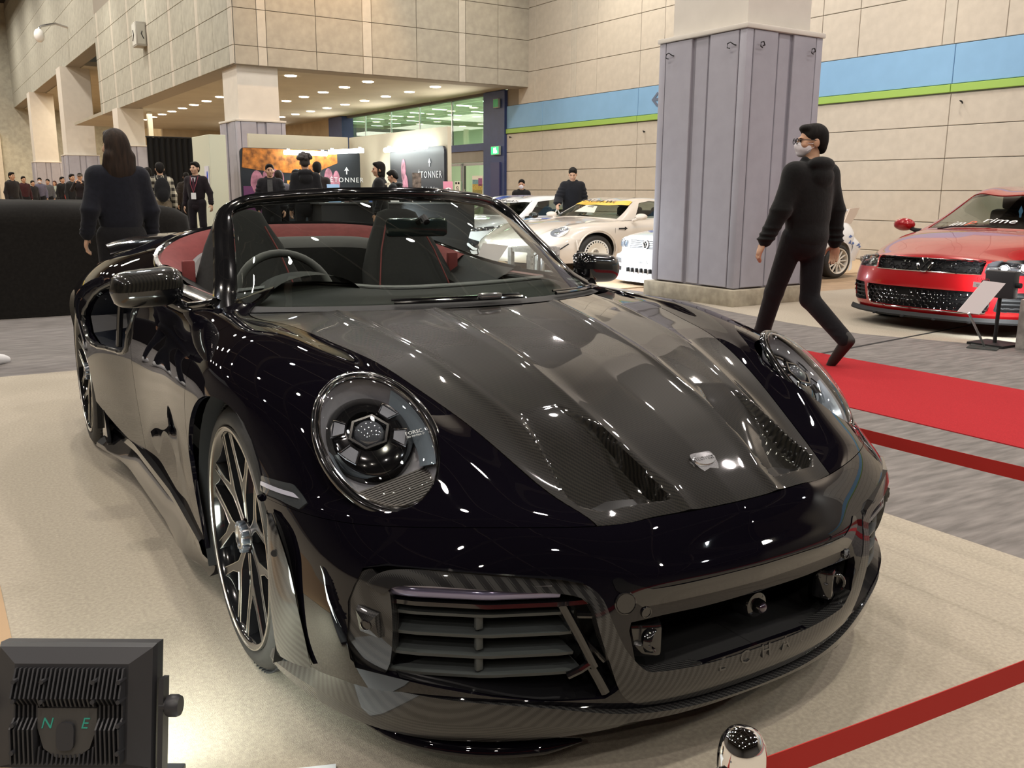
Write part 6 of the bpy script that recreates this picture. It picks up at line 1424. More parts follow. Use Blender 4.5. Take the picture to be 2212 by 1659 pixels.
sign_stand('slanted white information sheet before the hot hatch', H(5.85, 9.1), [H(5.39, 9.15, .49), H(5.70, 8.95, .45), H(5.48, 9.02, .12), H(5.26, 9.17, .18)], '')
def battery_frame(label, loc, rz, s):
    t = thing('power_unit', label, 'frame', loc, rz)
    w, d, h = .55*s, .40*s, .42*s
    M_fr = noisy(mat('weathered_aluminium', (.40, .38, .36), .5, .3), 18, .4)
    for x in (-w/2, w/2):
        for y in (-d/2, d/2): MB().box((x, y, h/2), (.07*s, .07*s, h)).obj('frame_post', M_fr, t, smooth=False)
    for y in (-d/2, d/2):
        for z in (.035*s, h-.03*s): MB().box((0, y, z), (w-.07*s, .05*s, .06*s)).obj('frame_rail', M_fr, t, smooth=False)
    for x in (-w/2, w/2):
        for z in (.035*s, h-.03*s): MB().box((x, 0, z), (.05*s, d-.07*s, .06*s)).obj('frame_rail', M_fr, t, smooth=False)
    MB().box((0, 0, h), (w, d, .02*s)).obj('frame_top', M_fr, t, smooth=False)
    for x in (-.12*s, .10*s): MB().lathe([(.0, .0), (.06*s, .0), (.06*s, .24*s), (.05*s, .26*s), (.0, .26*s)], 16, Matrix.Translation((x, -.05*s, .06*s))).obj('canister', M_black if x < 0 else M_silver, t)
    MB().tube([(-.1*s, -.1*s, .30*s), (.0, -.16*s, .36*s), (.16*s, -.12*s, .25*s), (.2*s, -.15*s, .12*s)], .010*s, 6).obj('cable', M_black, t)
    for x in (-w/2, w/2):
        for z in (.1, .2, .3): MB().cyl((x, -d/2-.036*s, z*s), (x, -d/2-.03*s, z*s), .012*s, n=8).obj('frame_bolt', M_black, t)
    return t
battery_frame('weathered aluminium frame with canisters before the red car', H(6.16, 1.46), TH+.15, .95)
battery_frame('aluminium frame with canisters before the hot hatch', H(6.15, 8.95), TH+.2, 1.0)
battery_frame('aluminium frame left of the hot hatch nose', H(5.5, 11.7), TH+.2, 1.0)
f2 = thing('floodlight', 'black floodlight on a stand lighting the red car', 'lamp', H(5.90, 1.84, 0), TH-PI/2)
MB().box((0, 0, .50), (.24, .09, .22), ch=.01).obj('housing', M_fl, f2, angle=30); MB().box((0, .05, .50), (.20, .008, .18)).obj('flood_glass', mat('flood_lit'), f2, smooth=False)
MB().cyl((0, 0, .0), (0, 0, .40), .015).obj('lamp_pole', M_black, f2); MB().box((0, 0, .01), (.3, .3, .02)).obj('lamp_foot', M_black, f2, smooth=False)
for sd in (-1, 1): MB().cyl((sd*.12, 0, .50), (sd*.16, 0, .50), .022, n=12).obj('bracket_knob', M_black, f2)
for _b in (7.4, 9.6, 11.9): harea('flood_beam', H(5.5, _b, .7), H(7.5, _b-.2, .55), .3, .25, 38, (.88, .95, 1))
harea('flood_beam', H(5.98, 1.84, .50), H(8, 2.4, .6), .2, .2, 20, (.95, 1, 1))
# ================================================================ people
def surface_nets(F, o, h):
    ins = F < 0; s = F.shape; c = [ins[i:s[0]-1+i, j:s[1]-1+j, k:s[2]-1+k] for i in (0, 1) for j in (0, 1) for k in (0, 1)]
    n = sum(x.astype(np.int8) for x in c); act = (n > 0) & (n < 8); I = np.argwhere(act)
    if len(I) == 0: return [], []
    P = np.zeros((len(I), 3)); W = np.zeros(len(I)); C = [(i, j, k) for i in (0, 1) for j in (0, 1) for k in (0, 1)]
    val = np.stack([F[I[:, 0]+i, I[:, 1]+j, I[:, 2]+k] for i, j, k in C], 1)
    for a in range(8):
        for b in range(a+1, 8):
            d = np.array(C[b])-np.array(C[a])
            if abs(d).sum() != 1: continue
            va, vb = val[:, a], val[:, b]; m = (va < 0) != (vb < 0); t = np.where(m, va/np.where(m, va-vb, 1), 0)
            P += m[:, None]*(np.array(C[a])+t[:, None]*d); W += m
    V = o+(I+P/W[:, None])*h
    idx = -np.ones(act.shape, int); idx[tuple(I.T)] = np.arange(len(I)); faces = []
    for ax in range(3):
        A = [slice(None)]*3; B = [slice(None)]*3; A[ax] = slice(0, s[ax]-1); B[ax] = slice(1, s[ax])
        ch = ins[tuple(A)] != ins[tuple(B)]; E = np.argwhere(ch); u, v = [(1, 2), (2, 0), (0, 1)][ax]
        E = E[(E[:, u] > 0) & (E[:, v] > 0) & (E[:, u] < s[u]-1) & (E[:, v] < s[v]-1)]
        e = np.eye(3, dtype=int); q = [idx[tuple((E-du*e[u]-dv*e[v]).T)] for du, dv in ((1, 1), (0, 1), (0, 0), (1, 0))]
        q = np.stack(q, 1); fl_ = ins[tuple(E.T)]; q[~fl_] = q[~fl_][:, ::-1]; faces.append(q)
    F_ = np.concatenate(faces); return V, F_[(F_ >= 0).all(1)]
def sdf(prims, h=.014):
    lo = np.full(3, 9.); hi = np.full(3, -9.)
    for p in prims:
        if p[0] == 'c':
            r = max(p[3], p[4]); a, b = np.array(p[1]), np.array(p[2]); lo = np.minimum(lo, np.minimum(a, b)-r); hi = np.maximum(hi, np.maximum(a, b)+r)
        elif p[0] == 'e': r = max(p[2]); lo = np.minimum(lo, np.array(p[1])-r); hi = np.maximum(hi, np.array(p[1])+r)
    lo -= 2.5*h; hi += 2.5*h; n = np.ceil((hi-lo)/h).astype(int)+1
    F = np.full(n, .2)
    for p in prims:
        k = p[5] if p[0] == 'c' else p[4]
        if p[0] == 'c': a, b = np.array(p[1], float), np.array(p[2], float); r = max(p[3], p[4]); l, u = np.minimum(a, b)-r, np.maximum(a, b)+r
        else: a = np.array(p[1], float); r = max(p[2]); l, u = a-r, a+r
        pad = max(k*1.2, 2*h)+.01
        i0 = np.maximum(((l-pad-lo)/h).astype(int), 0); i1 = np.minimum(((u+pad-lo)/h).astype(int)+2, n)
        g = np.meshgrid(*[lo[i]+h*np.arange(i0[i], i1[i]) for i in range(3)], indexing='ij'); X = np.stack(g, -1)
        if p[0] == 'c':
            ba = b-a; t = np.clip(((X-a)@ba)/max(ba@ba, 1e-9), 0, 1); d = np.linalg.norm(X-a-t[..., None]*ba, axis=-1)-(p[3]+t*(p[4]-p[3]))
        else:
            Y = X-a
            if p[3] is not None: Y = Y@np.array(p[3])
            R = np.array(p[2]); q = np.linalg.norm(Y/R, axis=-1); q2 = np.linalg.norm(Y/(R*R), axis=-1); d = q*(q-1)/np.maximum(q2, 1e-6)
        sl = tuple(slice(a_, b_) for a_, b_ in zip(i0, i1)); f = F[sl]
        if p[0] == '-e':
            hh = np.clip(.5-.5*(f+d)/k, 0, 1); F[sl] = f*(1-hh)-d*hh+k*hh*(1-hh)
        else:
            hh = np.clip(.5+.5*(f-d)/k, 0, 1); F[sl] = f*(1-hh)+d*hh-k*hh*(1-hh)
    return surface_nets(F, lo, h)
M_skin = [mat('skin_a', (.50, .29, .19), .5, spec=.3), mat('skin_b', (.56, .35, .24), .5, spec=.3)]
M_hair = noisy(mat('hair_black', (.012, .010, .009), .7, spec=.2), 60, .5, .4, stretch=(1, 1, .2)); M_hairb = noisy(mat('hair_brown', (.030, .017, .011), .65, spec=.25), 50, .6, .5, stretch=(1, 1, .15))
M_mask = mat('face_mask', (.70, .66, .70), .8)
CLO = {}
def cloth(n, c, r=.9):
    if n not in CLO: CLO[n] = noisy(mat('cloth_'+n, c, r, spec=.2, sheen=.1), 35, .22, .25, detail=4)
    return CLO[n]
def vv(*a): return np.array(a, float)
def person(label, a, b, rz, H_=1.72, top='black', tc=(.012, .012, .013), leg='black', lc=(.012, .012, .014), hair='short', mask=False, specs=False, J=None, head=(0, 0), vox=.016, hv=None, skin=0, shoe=(.02, .02, .02), bulk=1.0, collar='hood', group=None, hem=.90, hairm=None, skirt=False, cw=1.0):
    k = H_/1.72; t = thing('person', label, 'person', H(a, b, 0), rz, group)
    j = dict(pel=vv(0, .01, .93), che=vv(0, 0, 1.27), neck=vv(0, .015, 1.44), hd=vv(0, -.012, 1.60))
    for s, n in ((1, 'L'), (-1, 'R')):
        j['S'+n] = vv(.158*s, .015, 1.375); j['E'+n] = vv(.222*s, .045, 1.11); j['W'+n] = vv(.242*s, -.02, .87)
        j['H'+n] = vv(.092*s, .0, .90); j['K'+n] = vv(.105*s, -.02, .50); j['A'+n] = vv(.11*s, .03, .085); j['T'+n] = vv(.135*s, -.145, .03)
    if J: j.update({q: vv(*v) for q, v in J.items()})
    j = {q: v*k for q, v in j.items()}
    Rh = np.array(Matrix.Rotation(head[0], 3, 'Z') @ Matrix.Rotation(head[1], 3, 'X'))
    hw = lambda x, y, z: j['neck']+Rh@(vv(x, y, z)*k-0)+(j['hd']-j['neck'])*0+vv(0, 0, 0)
    HE = lambda x, y, z: j['hd']-vv(0, 0, .08*k)+Rh@(vv(x, y, z+.08)*k)
    E = lambda c, r, kk=.02: ('e', HE(*c), tuple(np.array(r)*k), Rh, kk)
    lean = j['che']-j['pel']
    # body, one skin
    B = [E((0, .018, .032), (.074, .093, .088)), E((0, -.022, -.028), (.060, .072, .080)), E((0, -.062, -.085), (.026, .022, .020)), ('c', HE(0, -.088, .005), HE(0, -.106, -.030), .008*k, .013*k, .012), E((0, -.080, -.058), (.026, .012, .012), .01),
         E((0, -.080, .022), (.050, .014, .010), .012)]
    for s in (-1, 1):
        B += [E((.076*s, .016, -.012), (.011, .022, .032), .006), E((.045*s, -.062, -.025), (.022, .02, .022), .02), ('-e', HE(.031*s, -.096, .004), tuple(np.array((.017, .012, .010))*k), Rh, .008)]
    B += [('c', j['neck']-vv(0, 0, .03), HE(0, .012, -.06), .054*k, .050*k, .03), ('e', j['che'], (.150*k, .098*k, .19*k), None, .05), ('e', (j['che']+j['pel'])/2-vv(0, 0, .03), (.130*k, .092*k, .17*k), None, .05), ('e', j['pel'], (.150*k, .105*k, .13*k), None, .05)]
    for s, n in ((1, 'L'), (-1, 'R')):
        B += [('c', j['neck']-vv(0, 0, .05*k), j['S'+n], .058*k, .056*k, .05), ('c', j['S'+n], j['E'+n], .047*k, .037*k, .03), ('c', j['E'+n], j['W'+n], .037*k, .025*k, .02),
              ('c', j['H'+n], j['K'+n], .080*k, .053*k, .04), ('c', j['K'+n], j['A'+n], .053*k, .036*k, .03), ('c', j['A'+n], j['T'+n], .036*k, .028*k, .02)]
        d = j['W'+n]-j['E'+n]; d /= np.linalg.norm(d); fw = vv(-.35*s, -1, 0); fw = fw-d*(fw@d); fw /= np.linalg.norm(fw); nn = np.cross(fw, d)*s; nn = nn if nn[0]*s < 0 else -nn
        w = j['W'+n]; Rm = np.stack([fw, d, nn], 1)
        B.append(('e', w+d*.050*k, (.038*k, .052*k, .016*k), Rm, .012))
        for off, ln in ((.028, .074), (.010, .084), (-.008, .078), (-.025, .060)):
            p0 = w+d*.088*k+fw*off*k; p1 = p0+(d*.6+nn*.30)*ln*.5*k*1.3; p2 = p1+(d*.62+nn*.75)*ln*.45*k
            B += [('c', p0-d*.02*k, p1, .0092*k, .0085*k, .006), ('c', p1, p2, .0085*k, .007*k, .004)]
        p0 = w+d*.022*k+fw*.026*k; p1 = p0+(d*.55+fw*.75+nn*.25)*.042*k; p2 = p1+(d*.85+fw*.25+nn*.35)*.034*k
        B += [('c', p0, p1, .013*k, .0105*k, .008), ('c', p1, p2, .0105*k, .008*k, .004)]
    bo = obj('body', sdf(B, hv or vox*.72), M_skin[skin], t, angle=0)
    # clothes
    g = .018*bulk; T = [('e', j['che'], (.166*k*cw+g, .112*k+g, .20*k), None, .07), ('e', (j['che']+j['pel'])/2-vv(0, 0, .02), (.146*k*cw+g, .110*k+g, .19*k), None, .07)]
    hz = j['pel']+vv(0, 0, (hem-.93)*k); T.append(('e', hz+vv(0, 0, .07*k), (.150*k+g, .112*k+g, .12*k), None, .05))
    if hem < .80: T += [('c', hz+vv(0, 0, .25*k), hz+vv(0, 0, .02), .135*k+g*.6, .150*k+g*.6, .05)]
    for s, n in ((1, 'L'), (-1, 'R')):
        T += [('c', j['neck']-vv(0, 0, .065*k), j['S'+n], .060*k+g*.4, .056*k+g*.5, .07), ('c', j['S'+n], j['E'+n], .052*k+g*.8, .045*k+g*.9, .05), ('c', j['E'+n], j['W'+n]-(j['W'+n]-j['E'+n])*.06, .046*k+g*.9, .033*k+g*.6, .02)]
        if bulk > 1.5:
            for q in (.25, .5, .75): T += [('e', j['S'+n]*(1-q)+j['E'+n]*q, (.066*k+g, .066*k+g, .05*k), None, .012), ('e', j['E'+n]*(1-q)+j['W'+n]*q, (.055*k+g, .055*k+g, .045*k), None, .012)]
        else:
            for q in (.55, .75, .9):
                p = j['E'+n]*(1-q)+j['W'+n]*q; T.append(('e', p, (.043*k+g*.9, .043*k+g*.9, .016*k), None, .010))
            T.append(('e', j['E'+n]+vv(0, 0, .0), (.052*k+g, .052*k+g, .02*k), None, .012))
    if collar == 'hood': T += [('e', j['neck']+vv(0, .078*k, .0*k), (.120*k, .070*k, .056*k), None, .012), ('e', j['neck']+vv(0, .100*k, -.085*k), (.105*k, .050*k, .085*k), None, .012), ('c', j['neck']+vv(-.075*k, -.01, .03*k), j['neck']+vv(-.03*k, -.085*k, -.08*k), .028*k, .022*k, .02), ('c', j['neck']+vv(.075*k, -.01, .03*k), j['neck']+vv(.03*k, -.085*k, -.08*k), .028*k, .022*k, .02)]
    else: T += [('c', j['neck']+vv(-.05*k, .03*k, .01*k), j['neck']+vv(.05*k, .03*k, .01*k), .034*k, .034*k, .02)]
    to = obj('top_garment', sdf(T, vox), cloth(top, tc), t, angle=0)
    Lg = [('e', j['pel']+vv(0, 0, -.01*k), (.170*k, .128*k, .16*k), None, .05)]
    for s, n in ((1, 'L'), (-1, 'R')):
        a1 = j['A'+n]+vv(0, 0, .0)
        Lg += [('c', j['H'+n]-vv(0, .01, -.02), j['K'+n], .092*k, .070*k, .035), ('c', j['K'+n], a1, .070*k, .058*k, .02)]
        for q in (.72, .88): Lg.append(('e', j['K'+n]*(1-q)+a1*q, (.064*k, .064*k, .018*k), None, .012))
    if skirt: Lg = [('c', j['pel']+vv(0, 0, .05), j['pel']-vv(0, 0, .45*k), .17*k, .20*k, .05)]+Lg
    obj('trousers' if not skirt else 'long_skirt', sdf(Lg, vox), cloth(leg, lc), t, angle=0)
    for s, n in ((1, 'L'), (-1, 'R')):
        A_, T_ = j['A'+n], j['T'+n]; dd = T_-A_; sd_ = vv(dd[0], dd[1], dd[2]); hl = A_-vv(0, 0, .052*k)-sd_*.28
        if np.linalg.norm(dd[:2]) < .1*k or A_[2] > .14*k: hl = A_-(vv(0, 0, .045*k)+0*sd_)-sd_*.20+vv(0, .02*k, .012*k)
        obj('shoe', sdf([('c', hl, T_+sd_*.25, .036*k, .030*k, .02), ('c', A_-vv(0, 0, .02*k), T_, .042*k, .032*k, .02), ('c', A_, A_+vv(0, 0, .02*k), .045*k, .046*k, .02)], min(vox, .012)), mat('shoe_%g' % shoe[0], shoe, .6), t, angle=0)
    # head details
    hm = hairm or M_hair
    HR = [E((0, .024, .046), (.083, .097, .086), .015), E((0, .055, .0), (.074, .066, .072), .02), E((0, -.045, .092), (.058, .045, .030), .02)]
    cut_ = [('-e', HE(0, -.112, -.030), tuple(np.array((.088, .092, .100))*k), Rh, .01)]
    for s in (-1, 1): cut_.append(('-e', HE(.095*s, .0, -.045), tuple(np.array((.035, .040, .045))*k), Rh, .006))
    if hair == 'short': HR += [E((0, .078, -.050), (.052, .030, .035), .02)]
    if hair == 'bob': HR += [E((.06, .03, -.05), (.035, .06, .09), .02), E((-.06, .03, -.05), (.035, .06, .09), .02), E((0, .07, -.06), (.07, .04, .10), .02)]
    if hair == 'curly':
        rr = np.random.default_rng(int(a*100) % 97)
        for _ in range(34):
            v = rr.normal(size=3); v[2] = abs(v[2]); v /= np.linalg.norm(v); HR.append(E((v[0]*.10, .03+v[1]*.11, .055+v[2]*.085), (.032, .032, .030), .01))
    if hair == 'long':
        HR += [E((0, .06, -.03), (.096, .068, .12), .03), E((0, .085, -.17), (.112, .055, .16), .04)]
        for x, y, z in ((.085, .05, -.27), (-.095, .045, -.30), (.03, .095, -.30), (-.04, .09, -.29), (-.12, .02, -.22), (.11, .03, -.20)): HR.append(('c', HE(x*.7, .07, -.08), HE(x, y, z), .035*k, .022*k, .03))
        cut_ = cut_[:1]
    if hair == 'cap':
        cp = obj('cap', sdf([E((0, .018, .055), (.090, .106, .075), .01), ('c', HE(-.03, -.10, .045), HE(.03, -.10, .045), .028*k, .028*k, .02), E((0, -.125, .035), (.062, .055, .010), .01)], .011), cloth('cap_grey', (.12, .10, .09)), t, angle=0)
    obj('hair', sdf(HR+cut_, hv or min(vox, .011)), hm, t, angle=0)
    for s in (-1, 1):
        M = Matrix.Translation(HE(.031*s, -.088, .004)) @ Matrix(Rh.tolist()).to_4x4()
        MB().sphere((0, 0, 0), (.0115*k, .008*k, .0062*k), 10, 6, M).obj('eye', mat('eye_dark', (.012, .008, .006), .2), t)
        MB().sphere((0, 0, .019*k), (.020*k, .008*k, .0035*k), 10, 6, M).obj('eyebrow', M_hair, t)
    if mask:
        obj('face_mask', sdf([E((0, -.036, -.045), (.064, .076, .056), .02), E((0, -.085, -.028), (.022, .034, .026), .02), E((0, -.066, -.086), (.032, .034, .020), .02), ('-e', HE(0, .055, -.03), tuple(np.array((.09, .085, .13))*k), Rh, .006)], hv or .010), M_mask, t, angle=0)
        for s in (-1, 1):
            for z in (-.012, -.068): MB().tube([HE(.060*s, -.045, z), HE(.072*s, -.012, z*.55-.008), HE(.079*s, .022, .002 if z > -.04 else -.026)], .0016*k, 5).obj('ear_loop', M_mask, t)
    else: MB().sphere((0, 0, 0), (.022*k, .007*k, .0055*k), 10, 6, Matrix.Translation(HE(0, -.0915, -.058)) @ Matrix(Rh.tolist()).to_4x4()).obj('lips', mat('lips', (.36, .15, .12), .5), t)
    if specs:
        sp = MB()
        for s in (-1, 1):
            q = [HE(s*.033+.027*math.cos(a_)*1.0, -.112, .003+.019*math.sin(a_)) for a_ in np.linspace(0, 2*PI, 17)[:-1]]; sp.tube(q, .0028*k, 5, closed=True)
            sp.tube([HE(.060*s, -.110, .010), HE(.079*s, -.06, .010), HE(.082*s, .018, .008), HE(.079*s, .035, -.012)], .0030*k, 5)
        sp.tube([HE(-.008, -.113, .008), HE(.008, -.113, .008)], .0025*k, 5); sp.obj('glasses', M_black, t)
    t['j'] = 0; del t['j']
    return t, j, k, HE, Rh
def fc(dx, dy): return math.atan2(dx, -dy)+TH            # local -y towards hall direction (dx, dy)
# the man walking along the red carpet
Wk, jw, kw, HEw, Rw_ = person('man in black hoodie, glasses and white mask walking past the column', 3.90, 2.20, fc(.0, 1), 1.685, 'hoodie_black', (.0075, .0075, .008), 'trousers_black', (.007, .007, .009), 'short', True, True,
    dict(SL=(.172, .0, 1.375), SR=(-.172, .02, 1.375), EL=(.262, -.02, 1.12), WL=(.325, -.10, .89), ER=(-.265, .035, 1.12), WR=(-.285, .04, .87), HL=(.09, -.02, .90), HR=(-.09, .01, .90), KL=(.07, -.20, .505), AL=(.06, -.33, .09), TL=(.07, -.52, .045), KR=(-.045, .04, .47), AR=(-.06, .37, .205), TR=(-.06, .28, .045)), head=(math.radians(58), 0), vox=.0095, hv=.0055, skin=0, shoe=(.018, .016, .014), collar='hood', hem=.86, bulk=1.5, cw=1.12)
MB().tube([jw['WL']+vv(.03*math.cos(t_), .03*math.sin(t_), .02) for t_ in np.linspace(0, 2*PI, 17)[:-1]], .004, 5, closed=True).obj('bracelet', M_black, Wk)
# woman with long hair, seen from behind
person('woman with long brown hair in a dark navy suit seen from behind', -.20, 5.0, fc(-.15, 1), 1.63, 'suit_navy', (.010, .011, .018), 'skirt_black', (.010, .010, .012), 'long', vox=.013, hv=.009, skin=1, collar='plain', hem=.80, hairm=M_hairb, J=dict(EL=(.235, .06, 1.13), WL=(.25, -.02, .93), ER=(-.225, .03, 1.12), WR=(-.245, -.04, .90)), head=(.1, 0))
# man cut by the left frame edge
person('person in black coat and white trainers cut by the left edge', -1.30, 4.86, fc(.55, .8), 1.74, 'coat_black', (.008, .008, .010), 'trousers_black2', (.008, .009, .014), 'short', vox=.014, shoe=(.72, .72, .74), hem=.82, skin=0, bulk=1.4, J=dict(AL=(.12, .05, .085), TL=(.15, -.11, .03), AR=(-.06, -.17, .085), TR=(-.07, -.34, .03), KR=(-.08, -.14, .48)))
# visitors by the doorway
P_, jp, kp, HEp, _ = person('man in a cream and brown plaid overshirt with black backpack', 2.63, 16.77, fc(.1, 1), 1.74, 'plaid', (.42, .36, .26), 'khaki', (.20, .16, .11), 'short', skin=1, hem=.80, collar='plain', J=dict(KL=(.12, -.10, .5), AL=(.13, .10, .09), KR=(-.11, .02, .5), AR=(-.12, .18, .13), TR=(-.12, .05, .04)))
pm = CLO['plaid']; nt = pm.node_tree; bs = nt.nodes['Principled BSDF']; tc = _n(pm, 'ShaderNodeTexCoord'); sx = _n(pm, 'ShaderNodeSeparateXYZ'); nt.links.new(tc.outputs['Object'], sx.inputs[0])
def _pm(op, a_, b_=None):
    n = _n(pm, 'ShaderNodeMath', operation=op)
    for i, v in enumerate((a_, b_)):
        if v is None: continue
        if isinstance(v, (int, float)): n.inputs[i].default_value = v
        else: nt.links.new(v, n.inputs[i])
    return n.outputs[0]
st = [_pm('LESS_THAN', _pm('FLOORED_MODULO', sx.outputs[c], .12), .06) for c in ('X', 'Z')]
mx = _n(pm, 'ShaderNodeMix', data_type='RGBA'); mx.inputs[6].default_value = (.55, .50, .38, 1); mx.inputs[7].default_value = (.035, .030, .025, 1); nt.links.new(_pm('MULTIPLY', _pm('ADD', st[0], st[1]), .5), mx.inputs[0]); nt.links.new(mx.outputs[2], bs.inputs['Base Color'])
bp_ = thing('backpack', 'black backpack worn by the man in the plaid overshirt', 'backpack', P_.location, P_.rotation_euler[2])
obj('pack_bag', sdf([('e', (0, .205, 1.22), (.15, .075, .24), None, .03), ('e', (0, .255, 1.12), (.11, .05, .13), None, .03)], .014), cloth('pack', (.012, .012, .013)), bp_, angle=0)
for s in (-1, 1): MB().tube([(s*.09, .16, 1.42), (s*.10, .03, 1.495), (s*.115, -.12, 1.40), (s*.125, -.145, 1.25), (s*.15, .10, 1.05)], .014, 6, ry=.022).obj('pack_strap', CLO['pack'], bp_)
MB().tube([(-.03, .15, 1.46), (0, .17, 1.50), (.03, .15, 1.46)], .008, 6).obj('pack_handle', CLO['pack'], bp_)
S_, js, ks, HEs, _ = person('man in a dark suit with lanyard and white name badge', 3.44, 17.32, fc(-.55, -.8), 1.78, 'suit_plum', (.016, .011, .014), 'suit_plum2', (.014, .011, .014), 'short', skin=1, hem=.80, collar='plain', J=dict(EL=(.26, .02, 1.13), WL=(.30, -.04, .90)), head=(-.25, 0))
MB().prism([(-.05, 0), (.05, 0), (.0, -.20)], .012, frame((0, -.118*ks, 1.42*ks), (1, 0, 0), (0, -.10, 1))).obj('shirt_front', mat('shirt_white', (.66, .62, .66), .7), S_, smooth=False)
MB().prism([(-.016, .0), (.016, 0), (.024, -.2), (0, -.24), (-.024, -.2)], .008, frame((0, -.135*ks, 1.41*ks), (1, 0, 0), (0, -.05, 1))).obj('necktie', mat('tie_wine', (.06, .012, .03), .6), S_, smooth=False)
ba = thing('name_badge', 'white name badge on a red lanyard worn by suited man', 'badge', S_.location, S_.rotation_euler[2])
MB().tube([(-.08, -.06, 1.50), (-.06, -.145, 1.35), (.0, -.165, 1.17)], .006, 5).obj('lanyard_cord', mat('lanyard_red', (.25, .04, .06), .6), ba); MB().tube([(.08, -.06, 1.50), (.06, -.145, 1.35), (.0, -.165, 1.17)], .006, 5).obj('lanyard_cord', mat('lanyard_red'), ba)
MB().box((0, -.168, 1.10), (.10, .006, .13)).obj('badge_card', M_white, ba, smooth=False)
person('dark-haired visitor half hidden left of the plaid shirt man', 3.12, 20.31, fc(-.3, 1), 1.72, 'black2', (.014, .013, .014), vox=.018)
person('visitor in a dark jacket seen between plaid man and suited man', 4.72, 23.4, fc(.2, 1), 1.68, 'brownblack', (.030, .024, .020), vox=.018, bulk=1.7)
U_, ju, ku, HEu, _ = person('short-haired man in a black puffer coat with grey scarf facing us', 4.20, 14.9, fc(-.35, -.9), 1.70, 'puffer_black', (.012, .011, .013), bulk=1.8, skin=0, vox=.013, head=(.15, 0))
MB().prism([(-.045, .02), (.045, .02), (.05, -.40), (-.05, -.40)], .02, frame((0, -.150, 1.40), (1, 0, 0), (0, -.02, 1))).obj('scarf', cloth('scarf_grey', (.10, .10, .10)), U_)
person('brown-haired woman in a grey jacket behind the puffer coat man', 4.50, 15.3, fc(.4, .9), 1.60, 'grey_jacket', (.14, .13, .15), hair='bob', skin=1, hairm=M_hairb, vox=.014)
person('young man in a brown hooded jacket with white mask in profile', 4.85, 15.25, fc(.9, -.15), 1.62, 'brown_hood', (.050, .030, .022), mask=True, skin=1, vox=.013)
person('tall curly-haired man in black hoodie with his back to us', 4.04, 12.61, fc(.3, 1), 1.80, 'hoodie_black2', (.014, .014, .016), hair='curly', vox=.013, hairm=noisy(mat('hair_grey_brown', (.055, .045, .038), .6), 50, .4))
person('dark-haired man in a brown-black suit behind the curly-haired man', 4.89, 14.28, fc(.25, 1), 1.74, 'suit_brown', (.022, .016, .015), collar='plain', vox=.014)
J_, jj, kj, HEj, _ = person('clerk in a black jacket with white print on the back', 4.97, 11.72, fc(-.75, .55), 1.68, 'clerk_black', (.014, .014, .015), hair='bob', skin=0, collar='plain', vox=.012, head=(.35, .05))
for x, z, w, h in ((-.11, 1.34, .03, .03), (-.06, 1.335, .045, .05), (.0, 1.33, .05, .035), (.06, 1.33, .03, .05), (.11, 1.33, .035, .03), (-.03, 1.26, .05, .035), (.05, 1.25, .05, .04), (-.09, 1.26, .02, .02)):
    MB().box((x, .128+.0*abs(x), z), (w*.8, .03, h*.7), rz=-x*1.2).obj('jacket_print', mat('print_cream', (.66, .60, .48), .7), J_, smooth=False)
person('dark-haired person bending down behind the counter', 6.0, 13.3, fc(-.6, .6), 1.60, 'black3', (.013, .013, .014), vox=.016, head=(0, .4))
person('masked man in a black jacket behind the white hot hatch', 9.7, 14.65, fc(-.4, -.9), 1.485, 'black4', (.016, .015, .016), mask=True, vox=.014, head=(-.3, .1))
G_, jg, kg, HEg, _ = person('young man in a black puffer jacket looking down between the cars', 9.0, 11.85, fc(-.5, -.8), 1.67, 'puffer_black2', (.012, .013, .017), bulk=2.0, vox=.012, skin=1, head=(-.15, .38), J=dict(ER=(-.27, -.06, 1.14), WR=(-.30, -.22, 1.03)))
pb_ = thing('plastic_bag', 'white plastic carrier bag in the puffer jacket man\'s hand', 'bag', G_.location, G_.rotation_euler[2])
w_ = jg['WR']; c0 = w_+vv(-.01, -.06, -.09)
obj('bag_body', sdf([('e', c0+vv(0, 0, -.33), (.12, .07, .16), None, .04), ('e', c0+vv(0, 0, -.40), (.13, .08, .10), None, .04)], .012), mat('bag_white', (.78, .78, .80), .4, trans=.15), pb_, angle=0)
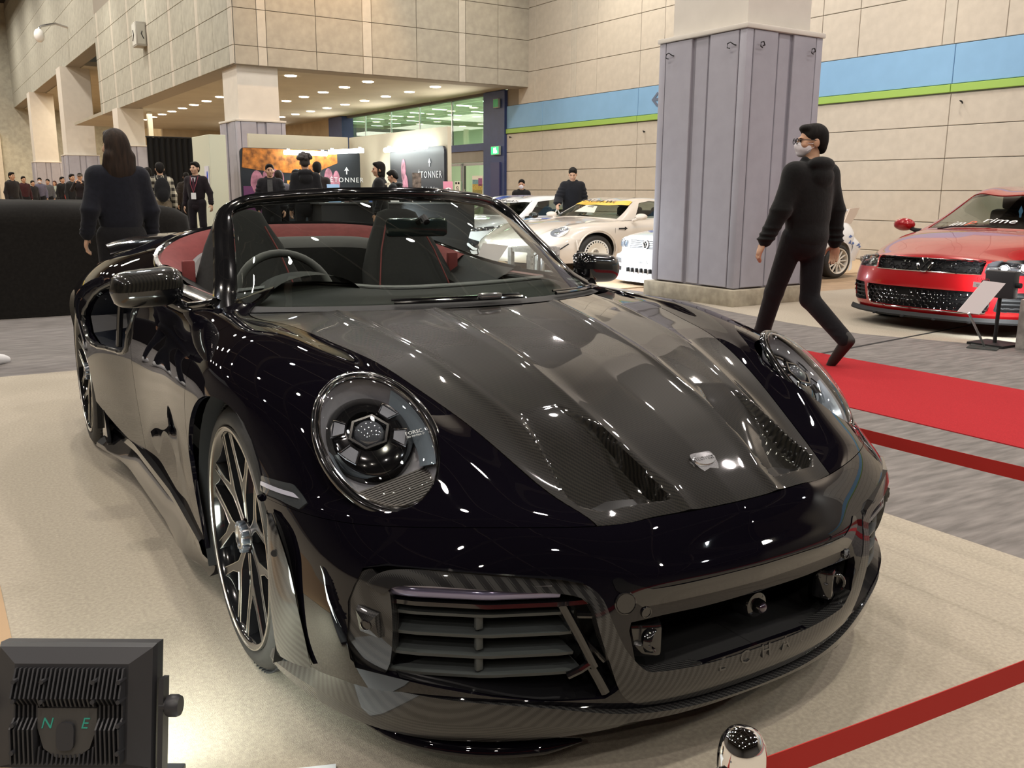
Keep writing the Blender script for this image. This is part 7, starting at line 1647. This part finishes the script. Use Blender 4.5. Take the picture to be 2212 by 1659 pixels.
for s in (-1, 1): MB().tube([c0+vv(s*.075, 0, -.24), c0+vv(s*.05, 0, -.10), c0+vv(0, 0, .01)], [.022, .014, .010], 6, ry=.012).obj('bag_handle', mat('bag_white'), pb_)
# the distant crowd on the far left
for lab, a, b, dx, h, nm, c, kw2 in (
        ('masked man in grey-violet coat with strap, far left crowd', 3.05, 41.3, -.2, 1.70, 'violet_grey', (.13, .12, .17), dict(mask=True)),
        ('red-brown haired woman in a pale grey-green coat, far crowd', 4.1, 45.5, -.6, 1.62, 'sage', (.36, .40, .34), dict(hair='bob', hairm=mat('hair_auburn', (.06, .018, .015), .5))),
        ('dark man in black with a red bag, far crowd', 3.42, 37.3, .5, 1.70, 'black5', (.014, .014, .015), {}),
        ('man in pale blue shirt and black jacket, far crowd', 3.16, 32.7, .5, 1.74, 'black6', (.018, .018, .020), dict(hair='short')),
        ('person in a light cap with raised hands, far crowd', 3.29, 31.8, -.3, 1.76, 'black7', (.02, .016, .02), dict(hair='cap', J=dict(WL=(.10, -.30, 1.40), EL=(.26, -.10, 1.18), WR=(-.10, -.30, 1.42), ER=(-.26, -.10, 1.18)))),
        ('black-haired man in dark red jumper, far crowd', 2.10, 37.4, .3, 1.70, 'maroon', (.05, .015, .018), {}),
        ('short person with pale bag behind the maroon jumper, far crowd', 2.75, 41.0, .4, 1.58, 'black8', (.02, .018, .02), {}),
        ('dark-coated man nearest the left edge of the crowd', 1.19, 30.8, .6, 1.74, 'black9', (.02, .017, .018), {}),
        ('person in grey jacket right of the grey-violet coat, far crowd', 3.45, 42.2, -.4, 1.66, 'greyj', (.10, .10, .11), {})):
    person(lab, a, b, fc(dx, -1), h, nm, c, vox=.022, **kw2)
rb_ = thing('tote_bag', 'bright red bag hanging beside the man in black, far crowd', 'bag', H(3.62, 37.0, 0), TH)
obj('bag_body', sdf([('e', (0, 0, .98), (.20, .10, .24), None, .03)], .02), mat('bag_red', (.70, .06, .04), .6), rb_, angle=0); MB().tube([(-.12, 0, 1.15), (-.05, 0, 1.40), (.08, 0, 1.38), (.12, 0, 1.15)], .015, 6).obj('bag_handle', mat('bag_red'), rb_)
